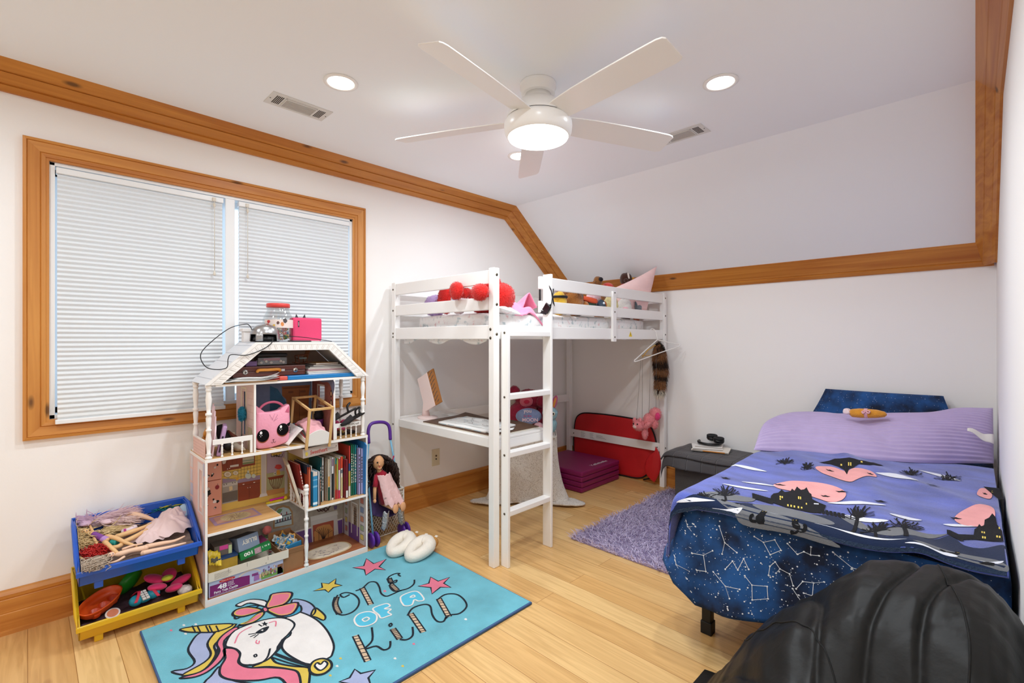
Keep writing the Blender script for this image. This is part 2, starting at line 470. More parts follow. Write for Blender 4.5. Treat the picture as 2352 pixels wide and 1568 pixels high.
# crown boards: along the window wall and down the slope, along the knee wall, and up the right wall
CP = [(.112, 0), (.112, .013), (.090, .030), (.085, .026), (.081, .034), (.048, .068), (.045, .063), (.041, .073), (.016, .096), (0, .112), (-.01, .10), (-.01, 0)]
def crown(name, x, sgn, m, k=1):
    P = [Vector((YF, ZC)), Vector((CREASE, ZC)), Vector((YB - .002, KNEE))]
    th = math.atan2(P[1].y - P[2].y, P[2].x - P[1].x)
    mb = MB(m)
    for a, b in ((0, 1), (1, 2)):
        rings = []
        for q in (a, b):
            ring = []
            for d, wd in CP:
                if q == 0: p = (P[0].x, P[0].y - d)
                elif q == 1: p = (P[1].x - d * math.tan(th / 2), P[1].y - d)
                else:
                    p = (P[2].x, P[2].y - d / math.cos(th))
                    if p[1] < 1.742: p = (p[0] - (1.742 - p[1]) / math.tan(th), 1.742)
                ring.append((x + sgn * wd * k, p[0], p[1]))
            rings.append(ring)
        n = len(CP); vs = rings[0] + rings[1]
        mb.add(vs, [(i, (i + 1) % n, n + (i + 1) % n, n + i) for i in range(n)] + [list(range(n)), list(range(n, 2 * n))[::-1]])
    return struct(name, mb)
crown('trim_1', XL, 1, CY_); crown('trim_3', XR, -1, CY_, .8)
mb = MB(CX_); sl = (ZC - KNEE) / (YB - CREASE)
mb.prism([(4.0, 1.738), (3.987, 1.738), (3.968, 1.762), (3.971, 1.767), (3.963, 1.771), (3.893, 1.868), (3.9, 1.885), (4.0, 1.84)], 'x', XL + .02, XR - .01)
struct('trim_2', mb)
def glass_mat(name, tint=(1, 1, 1, 1), gloss=.08):
    m = bpy.data.materials.new(name); m.use_nodes = True; nt = m.node_tree; nt.nodes.remove(nt.nodes['Principled BSDF'])
    tr = N(nt, 'ShaderNodeBsdfTransparent'); tr.inputs[0].default_value = tint; g = N(nt, 'ShaderNodeBsdfGlossy'); g.inputs['Roughness'].default_value = .03
    mx = N(nt, 'ShaderNodeMixShader'); mx.inputs[0].default_value = gloss
    nt.links.new(tr.outputs[0], mx.inputs[1]); nt.links.new(g.outputs[0], mx.inputs[2]); nt.links.new(mx.outputs[0], nt.nodes['Material Output'].inputs[0]); return m
GLASS = glass_mat('window_glass')
# window: pine casing, white jambs, mullion, glass
win = thing('window_1', None, None, (XL, .82, .84)); win['kind'] = 'structure'
KP = [(0, 0), (0, .022), (.012, .026), (.014, .021), (.016, .024), (.055, .020), (.057, .0165), (.060, .020), (.074, .017), (.076, .012), (.086, .011), (.086, 0)]   # (inwards, out of wall)
def casing(name, a0, a1, b0, b1, m):
    """one mitred side of the casing from corner a to corner b (outer -> inner)"""
    mb = MB(m); n = len(KP); vs = []
    for o, i in ((a0, a1), (b0, b1)):
        for d, wd in KP:
            t = d / .086; vs.append((XL + wd, o[0] + (i[0] - o[0]) * t, o[1] + (i[1] - o[1]) * t))
    mb.add(vs, [(k, (k + 1) % n, n + (k + 1) % n, n + k) for k in range(n)] + [list(range(n)), list(range(n, 2 * n))[::-1]])
    return part(name, mb, win)
o4 = [(-.016, .844), (1.659, .844), (1.659, 2.22), (-.016, 2.22)]; i4 = [(WY0, WZ0), (WY1, WZ0), (WY1, WZ1), (WY0, WZ1)]
casing('casing', o4[0], i4[0], o4[1], i4[1], PY); casing('casing', o4[1], i4[1], o4[2], i4[2], PZ)
casing('casing', o4[2], i4[2], o4[3], i4[3], PY); casing('casing', o4[3], i4[3], o4[0], i4[0], PZ)
VIN = mat('white_vinyl', '#e9ebec', .35)
mb = MB(VIN); mb.box(XL - .12, XL - .001, WY0, WY0 + .02, WZ0, WZ1); mb.box(XL - .12, XL - .001, WY1 - .02, WY1, WZ0, WZ1)
mb.box(XL - .12, XL - .001, WY0, WY1, WZ1 - .016, WZ1); mb.box(XL - .12, XL - .001, WY0, WY1, WZ0, WZ0 + .02)
part('jamb', mb, win, .002)
mb = MB(VIN); mb.box(XL - .12, XL - .004, .795, .845, WZ0, WZ1); part('mullion', mb, win, .004)
for a, b in ((WY0 + .02, .795), (.845, WY1 - .02)):
    mb = MB(VIN); mb.box(XL - .10, XL - .075, a, a + .012, WZ0, WZ1); mb.box(XL - .10, XL - .075, b - .012, b, WZ0, WZ1)
    mb.box(XL - .10, XL - .075, a, b, WZ0, WZ0 + .05); mb.box(XL - .10, XL - .075, a, b, WZ1 - .05, WZ1)
    s = part('sash', mb, win, .002)
    mb = MB(GLASS); mb.box(XL - .09, XL - .085, a + .01, b - .01, WZ0 + .04, WZ1 - .04); part('pane', mb, s)
# pleated cellular shades
SHADE = mat('shade_fabric', '#efefec', .85, bump=(300, .1))
nt = SHADE.node_tree; tl = N(nt, 'ShaderNodeBsdfTranslucent'); tl.inputs[0].default_value = (.75, .82, .9, 1); mx = N(nt, 'ShaderNodeMixShader'); mx.inputs[0].default_value = .25
nt.links.new(nt.nodes['Principled BSDF'].outputs[0], mx.inputs[1]); nt.links.new(tl.outputs[0], mx.inputs[2]); nt.links.new(mx.outputs[0], nt.nodes['Material Output'].inputs[0])
def shade(y0, y1, zb, label, cy, cz):
    x = XL - .012; t = thing('cellular_shade', label, 'window shade', (x, (y0 + y1) / 2, zb), 'pleated window shades')
    mb = MB(VIN); mb.box(x - .02, x + .022, y0, y1, WZ1 - .05, WZ1 - .022); part('headrail', mb, t, .003)
    n = 52; z1 = WZ1 - .05; mb = MB(SHADE); pts = []
    for i in range(2 * n + 1):
        z = z1 + (zb + .02 - z1) * i / (2 * n); bulge = .030 * max(0, (i / (2 * n) - .72) / .28) ** 1.5
        pts.append((x + (.015 if i % 2 else .007) + bulge, z))
    back = [(px - .012, z) for px, z in pts][::-1]
    m = len(pts); vs = [(p[0], y0 + .004 - .0 , p[1]) for p in pts] + [(p[0], y1 - .004, p[1]) for p in pts]
    mb.add(vs, [(i, m + i, m + i + 1, i + 1) for i in range(m - 1)], False)
    vs = [(p[0], y0 + .004, p[1]) for p in back] + [(p[0], y1 - .004, p[1]) for p in back]
    mb.add(vs, [(i, m + i, m + i + 1, i + 1) for i in range(m - 1)], False)
    part('pleated_fabric', mb, t)
    mb = MB(VIN); mb.box(x + .020, x + .055, y0 - .004, y1 + .002, zb, zb + .02); part('bottom_rail', mb, t, .003)
    mb = MB(mat('cord_white', '#d8d2c6', .6)); mb.tube([(x + .03, cy, WZ1 - .035), (x + .034, cy, WZ1 - .12), (x + .034, cy, cz + .03)], .0018, 6)
    mb.lathe([(.004, 0), (.007, .004), (.007, .014), (.003, .026), (.002, .03)], (x + .034, cy, cz), 10)
    mb.box(x + .02, x + .032, cy - .008, cy + .008, WZ1 - .05, WZ1 - .03); mb.lathe([(.003, 0), (.007, .006), (.007, .018), (.003, .025)], (x + .032, cy, WZ1 - .085), 10)
    part('pull_cord', mb, t)
shade(.093, .783, .908, 'wide pleated white shade in left half of the window', .735, 1.66)
shade(.862, 1.545, .908, 'narrower-looking pleated white shade in right half of the window behind dollhouse', .905, 1.66)
# outlet plate under the loft
t = thing('wall_outlet', 'ivory wall plate with two jacks low on the wall beneath the loft bed desk', 'wall plate', (XL, 2.277, .295))
mb = MB(mat('ivory_plate', '#ddd3b6', .4)); mb.box(XL, XL + .006, 2.24, 2.314, .297, .430); part('plate', mb, t, .002)
mb = MB(plain('#5b3a22', .4)); mb.cyl((XL + .006, 2.277, .376), (XL + .011, 2.277, .376), .007, 12); part('jack', mb, t, label='brown upper jack')
mb = MB(plain('#151515', .4)); mb.cyl((XL + .006, 2.277, .350), (XL + .011, 2.277, .350), .0055, 12); part('jack', mb, t, label='black lower jack')

# ---------------------------------------------------------------- ceiling lamps, vents, fan
GLOW = mat('lamp_glow', '#fff6ea', .5, emis=14)
RING = mat('lamp_ring', '#f4f3f0', .5)
for i, (x, y, lb) in enumerate([(-2.133, 1.03, 'recessed ceiling light near the window wall, left of the fan'), (-.856, 2.278, 'recessed ceiling light right of the fan, above the bed side'),
                            (-2.145, 2.265, 'recessed ceiling light behind the fan, mostly hidden by its bowl'), (-.856, 1.03, 'recessed ceiling light nearest the doorway above the camera'),
                            (-2.133, -.35, 'added recessed fill light, unseen at the far end of the room by the window wall'), (-.856, -.35, 'added recessed fill light, unseen at the end of the room behind the doorway')]):  # the last two are added behind the camera as fill light
    t = thing('recessed_light', lb, 'ceiling light', (x, y, ZC), 'recessed ceiling lights')
    mb = MB(RING); mb.lathe([(.062, 0), (.078, -.001), (.078, -.004), (.062, -.006), (.060, -.004)], (x, y, ZC), 32, cap=False); part('trim_ring', mb, t)
    mb = MB(GLOW); mb.lathe([(.061, -.002), (.0, -.0021)], (x, y, ZC), 32, cap=False); part('lens', mb, t)
    area_light('recessed_lamp', (x, y, ZC - .012), .10, LAMP_POWER, spread=168)
def vent(cx, cy, along, label):
    t = thing('ceiling_vent', label, 'air vent', (cx, cy, ZC), 'ceiling air vents')
    L_, W_ = .30, .145
    def q(u, v, z): return (cx + v, cy + u, ZC - z) if along == 'y' else (cx + u, cy + v, ZC - z)
    def bx(mb, u0, u1, v0, v1, z0, z1):
        a = q(u0, v0, z0); b = q(u1, v1, z1); mb.box(min(a[0], b[0]), max(a[0], b[0]), min(a[1], b[1]), max(a[1], b[1]), min(a[2], b[2]), max(a[2], b[2]))
    VM = mat('vent_metal', '#d8d7d3', .4)
    mb = MB(VM); bx(mb, -L_ / 2, L_ / 2, -W_ / 2, W_ / 2, 0, .003); bx(mb, -.078, .078, -.048, -.044, .003, .008); bx(mb, -.078, .078, .044, .048, .003, .008); bx(mb, -.078, -.074, -.048, .048, .003, .008); bx(mb, .074, .078, -.048, .048, .003, .008)
    part('frame', mb, t, .001)
    mb = MB(mat('vent_grey', '#b9b4ad', .5)); 
    for k in range(6): bx(mb, -.074, .074, -.04 + k * .014, -.04 + k * .014 + .011, .003, .006)
    part('louvre_panel', mb, t)
    for sg in (-1, 1):
        for k in range(5):
            mb = MB(plain('#2a201a', .7)); u = sg * (.09 + k * .0075); bx(mb, u - .0022, u + .0022, -.045, .045, .002, .0036); part('slot', mb, t)
    for sg in (-1, 1):
        mb = MB(plain('#6a6660', .4)); p = q(sg * .14, 0, .003); mb.cyl(p, (p[0], p[1], p[2] - .002), .003, 8); part('screw', mb, t)
vent(-2.512, .986, 'y', 'ceiling air vent between the left recessed light and the crown board')
vent(-1.246, 2.700, 'x', 'ceiling air vent behind a fan blade, near the sloped ceiling')
# fan
FX, FY = -1.48, 1.69
FW = mat('fan_white', '#f0efec', .28, spec=.5)
t = thing('ceiling_fan', 'white five-blade ceiling fan with a lit round bowl', 'ceiling fan', (FX, FY, ZC))
mb = MB(FW); mb.lathe([(.0, 0), (.084, 0), (.086, -.004), (.086, -.022), (.080, -.026), (.080, -.048), (.076, -.052), (.0, -.053)], (FX, FY, ZC), 40); part('canopy', mb, t)
mb = MB(FW); mb.lathe([(.060, -.05), (.066, -.07), (.082, -.085), (.100, -.095), (.122, -.115), (.14, -.14), (.150, -.165), (.152, -.172), (0, -.172)], (FX, FY, ZC), 48); part('motor_housing', mb, t)
mb = MB(FW); mb.lathe([(.05, -.176), (.152, -.176), (.160, -.188), (.1615, -.205), (.158, -.232), (.149, -.250), (.144, -.254), (.10, -.25)], (FX, FY, ZC), 48); part('light_kit', mb, t)
mb = MB(plain('#2c2a28', .5)); mb.lathe([(.149, -.171), (.149, -.177)], (FX, FY, ZC), 48); part('gap_ring', mb, t, label='dark seam ring')
mb = MB(mat('bowl_glow', '#fffaf0', .4, emis=5)); mb.lathe([(.1435, -.252), (.140, -.259), (.115, -.268), (.07, -.275), (.03, -.278), (0, -.279)], (FX, FY, ZC), 40); part('light_bowl', mb, t)
bl = area_light('fan_lamp', (FX, FY, ZC - .288), .24, FAN_POWER)
for k in range(5):
    a = R(-80 + 72 * k); ca, sa = math.cos(a), math.sin(a)
    prof = [(.11, .052), (.17, .058), (.28, .064), (.45, .066), (.62, .066), (.70, .065), (.722, .060), (.732, .050)]
    top = []; mb = MB(FW)
    up = []; lo = []
    for r, hw in prof:
        for sd in (-1, 1):
            y = sd * hw; zz = -.172 - y * math.tan(R(15)) + .004 * math.sin(r * 4) - .012 * r
            x3 = r * ca - y * sa; y3 = r * sa + y * ca
            up.append((FX + x3, FY + y3, ZC + zz)); lo.append((FX + x3, FY + y3, ZC + zz - .006))
    n = len(up); fs = []
    for i in range(0, n - 2, 2):
        fs.append((i, i + 1, i + 3, i + 2)); fs.append((n + i, n + i + 2, n + i + 3, n + i + 1))
        fs.append((i, i + 2, n + i + 2, n + i)); fs.append((i + 1, n + i + 1, n + i + 3, i + 3))
    fs += [(0, n, n + 1, 1), (n - 2, n - 1, 2 * n - 1, 2 * n - 2)]
    mb.add(up + lo, fs, False); part('blade', mb, t, .002)
# ---------------------------------------------------------------- loft bed in the far corner
LW = mat('loft_white', '#f0efed', .42, bump=(40, .03))
BOLT = mat('bolt_steel', '#6d6252', .35, metal=.8)
bed = thing('loft_bed', 'white wooden loft bed with ladder and built-in desk in the room corner', 'loft bed', (-2.5, 2.9, 0))
def bar(name, x0, x1, y0, y1, z0, z1, parent=bed, m=LW, bv=.004): 
    mb = MB(m); mb.box(x0, x1, y0, y1, z0, z1); return part(name, mb, parent, bv)
def bolt(p, axis, par, r=.0085):
    mb = MB(BOLT); a = Vector(axis); mb.cyl(Vector(p), Vector(p) + a * .002, r, 12); mb.use(plain('#2a241c', .5)); mb.cyl(Vector(p) + a * .002, Vector(p) + a * .0024, r * .5, 6); part('bolt', mb, par)
BX0, BX1, BY0, BY1 = -3.035, -1.953, 1.85, 3.955
posts = []
for x, y, z1 in ((BX1 - .045, BY0, 1.712), (BX0, BY0, 1.712), (BX1 - .045, BY1 - .045, 1.712), (BX0, BY1 - .045, 1.74)):
    posts.append(bar('post', x, x + .045, y, y + .045, 0, z1))
RZ = [(1.622, 1.702), (1.472, 1.547), (1.303, 1.385)]
for nm, (a, b) in zip(('guard_rail', 'guard_rail', 'bed_rail'), RZ):
    bar(nm, BX0 + .045, BX1 - .045, BY0 + .006, BY0 + .028, a, b)               # near end
    bar(nm, BX0 + .045, BX1 - .045, BY1 - .030, BY1 - .008, a, b)               # far end
    bar(nm, BX0 + .008, BX0 + .030, BY0 + .045, BY1 - .045, a, b)               # wall side
    y0 = 2.268 if nm == 'guard_rail' else BY0 + .045
    bar(nm, BX1 - .036, BX1 - .012, y0, BY1 - .045, a, b)                       # ladder side
bar('guard_stile', BX1 - .012, BX1 + .008, 3.075, 3.125, 1.285, 1.665)
# slats that carry the mattress
for k in range(9): bar('slat', BX0 + .03, BX1 - .036, 2.0 + k * .22, 2.07 + k * .22, 1.318, 1.334)
# ladder at the near end of the long side
lad = bar('ladder_rail', BX1, BX1 + .058, 1.905, 1.925, 0, 1.372)
lad2 = bar('ladder_rail', BX1 - .01, BX1 + .058, 2.285, 2.305, 0, 1.712)
for z in (.305, .640, .972, 1.335):
    bar('rung', BX1 + .001, BX1 + .055, 1.925, 2.285, z - .016, z + .016)
# desk with its apron and rails
bar('desktop', BX0 + .045, BX1 - .03, BY0 + .052, 2.35, .712, .728)
bar('desk_apron', BX0 + .05, BX1 - .046, BY0 + .03, BY0 + .050, .670, .726)
bar('desk_apron', BX1 - .05, BX1 - .03, BY0 + .05, 2.33, .655, .712)
bar('side_rail', BX0 + .008, BX0 + .030, BY0 + .045, BY1 - .045, .665, .738)
bar('back_rail', BX0 + .045, BX1 - .045, BY1 - .032, BY1 - .012, .305, .380)
# bolts
for z in (1.662, 1.51, 1.345, 1.32):
    bolt((BX0 + .022, BY0, z), (0, -1, 0), posts[1], .007)
for z in (1.672, 1.502, 1.332): bolt((BX1, BY0 + .022, z), (1, 0, 0), posts[0])
for z in (1.36, 1.31): bolt((BX1 - .028, BY0, z), (0, -1, 0), posts[0])
for z in (1.665, 1.51, 1.345, .345): bolt((BX1, BY1 - .022, z), (1, 0, 0), posts[2], .007)
bolt((BX0 + .022, BY0, .69), (0, -1, 0), posts[1], .007)
for z in (.305, .64, .972, 1.34): bolt((BX1 + .03, 1.905, z), (0, -1, 0), lad, .007)
for z in (1.655, 1.51, 1.32): bolt((BX1 + .008, 3.10, z), (1, 0, 0), bed, .006)
for x in (BX1 - .075, BX0 + .085): bolt((x, BY1 - .032, .342), (0, -1, 0), bed, .006)
mb = MB(plain('#e8c81c', .5)); mb.prism([(3.335, 1.325), (3.385, 1.325), (3.36, 1.368)], 'x', BX1 - .012, BX1 - .0112); mb.use(plain('#222018')); mb.box(BX1 - .0112, BX1 - .0108, 3.3585, 3.3615, 1.336, 1.354)
part('warning_sticker', mb, bed, label='yellow warning triangle sticker')
mb = MB(plain('#3a3836'))      # printed care notice on the back rail
yq = BY1 - .0324
for c, (x0, w_) in enumerate(((-2.86, .07), (-2.75, .06), (-2.675, .12))):
    for k in range(7 if c < 2 else 4): mb.box(x0, x0 + w_ * (.55 + .45 * random.random()), yq, yq + .0004, .37 - k * .0085 - (.012 if c == 2 else 0), .3715 - k * .0085 - (.012 if c == 2 else 0))
part('printed_notice', mb, bed)

# bedding on the loft
SHEET = mat('floral_sheet', '#ecebea', .9, bump=(25, .3), var=(60, .1))
def floral_mat():
    m = mat('floral_cotton', '#eeedec', .9, bump=(18, .35)); nt = m.node_tree; L = nt.links.new
    b = nt.nodes['Principled BSDF']; tc = N(nt, 'ShaderNodeTexCoord'); v = N(nt, 'ShaderNodeTexNoise'); v.inputs['Scale'].default_value = 26; v.inputs['Detail'].default_value = 3
    L(tc.outputs['Object'], v.inputs['Vector']); cr = N(nt, 'ShaderNodeValToRGB')
    e = cr.color_ramp.elements; e[0].position = .30; e[0].color = (*lin('#b3c0c4'), 1); e[1].position = .43; e[1].color = (*lin('#ededec'), 1)
    q = e.new(.62); q.color = (*lin('#eeeceb'), 1); q = e.new(.74); q.color = (*lin('#dcb9bb'), 1)
    L(v.outputs[0], cr.inputs[0]); L(cr.outputs[0], b.inputs['Base Color']); return m
FLO = floral_mat()
mat_top = 1.478
mb = MB(FLO)
def mtr(u, v):
    a = u * 2 * math.pi; ex = 5
    x = math.copysign(abs(math.cos(a)) ** (2 / ex), math.cos(a)); y = math.copysign(abs(math.sin(a)) ** (2 / ex), math.sin(a))
    if v < .12: r, z = .96 + .04 * v / .12, 1.343 + .015 * v / .12
    elif v < .7: r, z = 1.0, 1.358 + (mat_top - 1.375) * (v - .12) / .58
    else: t = (v - .7) / .3; r = 1 - t; z = mat_top - .017 + .017 * min(1, t * 5)
    wob = .004 * noise.noise((x * 4, y * 8, z * 9)) if v < .75 else .006 * noise.noise((x * r * 6, y * r * 10, 3))
    r = r if v >= .7 else r
    return (-2.495 + x * .486 * r + wob, 2.90 + y * .980 * r + wob, z + wob * (1 if v > .5 else 0))
mb.grid(lambda u, v: mtr(u, v), 96, 24, wrapu=True)
solo('mattress', mb, 'mattress in white floral sheet on the loft bed', 'mattress')
mb = MB(FLO)   # scalloped sheet edge hanging below the near rail
mb.sheet(lambda u, v: (-2.93 + .88 * u, BY0 + .040 + .004 * math.sin(u * 30), 1.336 - (.048 + .018 * math.sin(u * 15 + 1)) * v), 50, 4, .002)
mb.sheet(lambda u, v: (BX1 - .044 + .004 * math.sin(u * 40), 3.0 + .6 * u, 1.336 - (.03 + .008 * math.sin(u * 15)) * v), 30, 3, .002)
solo('bed_skirt', mb, 'floral sheet edge hanging in scallops under the loft bed rail', 'bed sheet')
def pillow(mb, c, sz, rot=(0, 0, 0), puff=1, pinch=.35, n=22, seed=0, amp=.01):
    M = Matrix.Translation(c) @ Euler([R(a) for a in rot]).to_matrix().to_4x4()
    for sg in (-1, 1):
        def f(u, v):
            x = 2 * u - 1; y = 2 * v - 1
            e = (1 - abs(x) ** 2.6) * (1 - abs(y) ** 2.6); h = max(e, 0) ** .5
            kx = 1 - .10 * (1 - y * y) * 0 - pinch * .12 * (1 - abs(y) ** 2); ky = 1 - pinch * .12 * (1 - abs(x) ** 2)
            z = sg * h * sz[2] / 2 * puff + amp * h * noise.noise((x * 2 + seed, y * 2, sg * .7))
            return M @ Vector((x * sz[0] / 2 * kx, y * sz[1] / 2 * ky, z))
        b = len(mb.v)
        mb.grid((lambda u, v: f(u, v)) if sg > 0 else (lambda u, v: f(1 - u, v)), n, n)
    return mb
def pillow4(mb, cs, puff, n=22, seed=0, amp=.008, pinch=.12):
    """cushion between four corner points"""
    c = [Vector(p) for p in cs]; nm = (c[1] - c[0]).cross(c[3] - c[0]).normalized()
    for sg in (-1, 1):
        def f(u, v):
            x = 2 * u - 1; y = 2 * v - 1
            e = max(0, (1 - abs(x) ** 2.6) * (1 - abs(y) ** 2.6)) ** .5
            uu = .5 + x / 2 * (1 - pinch * (1 - y * y)); vv = .5 + y / 2 * (1 - pinch * (1 - x * x))
            p = c[0] * (1 - uu) * (1 - vv) + c[1] * uu * (1 - vv) + c[2] * uu * vv + c[3] * (1 - uu) * vv
            return p + nm * (sg * e * puff / 2 + amp * e * noise.noise((x * 2 + seed, y * 2, sg * .7)))
        mb.grid((lambda u, v: f(u, v)) if sg > 0 else (lambda u, v: f(1 - u, v)), n, n)
    return mb
# white patterned pillow at the ladder gap, pink throw, plush toys along the near end
mb = MB(FLO); pillow4(mb, [(-2.0, 1.96, 1.485), (-2.0, 2.13, 1.455), (-2.17, 2.12, 1.51), (-2.17, 1.97, 1.52)], .05, seed=2)
solo('bolster_pillow', mb, 'small white floral pillow lying at the ladder opening of the loft', 'pillow')
PINK = mat('pink_fleece', '#f08fb0', .9, bump=(60, .35), var=(9, .14), sheen=.4)
mb = MB(PINK)
def throw(u, v):
    x = -2.30 + .315 * u; y = 2.13 + .26 * v * (.7 + .3 * u) + .02 * math.sin(u * 7)
    h = 1.475 + .06 * math.sin(math.pi * min(1, v * 1.05)) * (1 - .3 * u) + .022 * noise.noise((u * 5, v * 5, 5)) + .010 * math.sin(u * 13 + v * 6)
    if u > .72: h -= (u - .72) * .26 * (.4 + v); x = -2.30 + .315 * (.72 + (u - .72) * .75)
    return (x, y + .02 * noise.noise((u * 3, v * 3, 1)), max(h, 1.40))
mb.sheet(throw, 40, 40, .008)
mb.sheet(lambda u, v: (-2.30 + .20 * u, 2.24 + .15 * v, 1.515 + .085 * u * math.sin(math.pi * v) + .012 * math.sin(v * 9 + u * 4)), 20, 20, .008)
solo('fleece_throw', mb, 'crumpled pink fleece throw beside the ladder opening', 'blanket')
RED = mat('red_plush', '#d3201b', .95, bump=(150, .6), var=(50, .25), sheen=.4)
def furry(name, shapes, m, nf, ln, label, cat, parts=(), seed=1, wid=.0015, group=None, droop=.1, M=None):
    """a plush toy: one furry body plus named parts (name, builder, material)"""
    lo = [min(c[k] - (r[k] if isinstance(r, tuple) else r) for c, r, *_ in shapes) for k in range(3)]
    loc = Vector((shapes[0][0][0], shapes[0][0][1], lo[2])); t = thing(name, label, cat, M @ loc if M else loc, group)
    mb = MB(m); src = MB(m); src.M = M
    for sh in shapes: src.ell(sh[0], sh[1], sh[2] if len(sh) > 2 else None, 18, 12, .10, seed)
    mb.v = list(src.v); mb.f = list(src.f); mb.mi = list(src.mi); mb.sm = list(src.sm); mb.mats = list(src.mats)
    if nf: mb.fur(src, nf * 2, ln * .75, wid, droop, .8, seed)
    part('body', mb, t)
    for nm, fn, mm in parts:
        b = MB(mm); b.M = M; fn(b); part(nm, b, t)
    return t
PEYE = plain('#151210', .15)
BLP = mat('blue_print', '#3d9fd0', .8)
furry('plush_bear', [((-2.09, 2.03, 1.56), (.085, .10, .09)), ((-2.25, 2.05, 1.555), (.11, .10, .09)), ((-2.03, 1.812, 1.572), (.066, .035, .048)), ((-2.05, 1.88, 1.585), (.05, .06, .032)), ((-2.245, 1.815, 1.596), (.056, .032, .054)), ((-2.25, 1.88, 1.588), (.045, .06, .030)), ((-2.30, 2.16, 1.66), (.06, .06, .08))],
      RED, 7000, .012, 'big red furry plush toy lying against the loft rail with its feet poking out', 'plush toy',
      [('shirt', lambda b: (b.ell((-2.15, 1.95, 1.585), (.035, .03, .05)), b.use(BLP).ell((-2.14, 1.935, 1.60), (.025, .022, .025))), mat('striped_shirt', '#e9dbe2', .85, var=(50, .3)))], seed=4)
furry('plush_cushion', [((-2.40, 1.96, 1.545), (.06, .05, .08))], mat('pastel_plush', '#e6d8da', .9, var=(30, .3)), 300, .007, 'round pastel plush cushion beside the red plush behind the loft rail', 'plush toy',
      [('patch', lambda b: b.ell((-2.385, 1.925, 1.535), (.032, .020, .05)), BLP)], seed=5)
furry('plush_pillow', [((-2.70, 1.99, 1.535), (.085, .07, .075), (0, 25, 0))], plush('#b79bcb'), 900, .008, 'lilac plush at the left end of the loft bed rail', 'plush toy', seed=6)
furry('plush_tuft', [((-2.56, 1.98, 1.575), (.06, .05, .10))], RED, 1500, .012, 'small red furry plush between the lilac plush and the big red one', 'plush toy', seed=8)
# black strap with a buckle round the ladder post
t = thing('buckle_strap', 'black webbing strap with plastic buckle hung round the ladder post top', 'strap', (BX1 + .02, 2.29, 1.50))
BLK = plain('#17161a', .6)
mb = MB(BLK); mb.sheet(lambda u, v: (BX1 + .068 - .020 * v, 2.282 - .0 + .03 * u, 1.640 - .10 * u - .03 * (1 - v)), 6, 3, .003)
mb.sheet(lambda u, v: (BX1 + .062 - .016 * v, 2.312 - .028 * u, 1.62 - .115 * u), 6, 3, .003)
mb.sheet(lambda u, v: (BX1 - .018 - .014 * v, 2.278, 1.62 - .135 * u), 4, 2, .003)
mb.sheet(lambda u, v: (BX1 - .02 + .05 * u, 2.277 - .004 * v, 1.488 - .012 * u - .02 * v), 6, 3, .003); part('webbing', mb, t)
mb = MB(plain('#141316', .3)); mb.cbox((BX1 + .035, 2.273, 1.497), (.05, .012, .055), (0, 38, 0)); part('buckle', mb, t, .004)
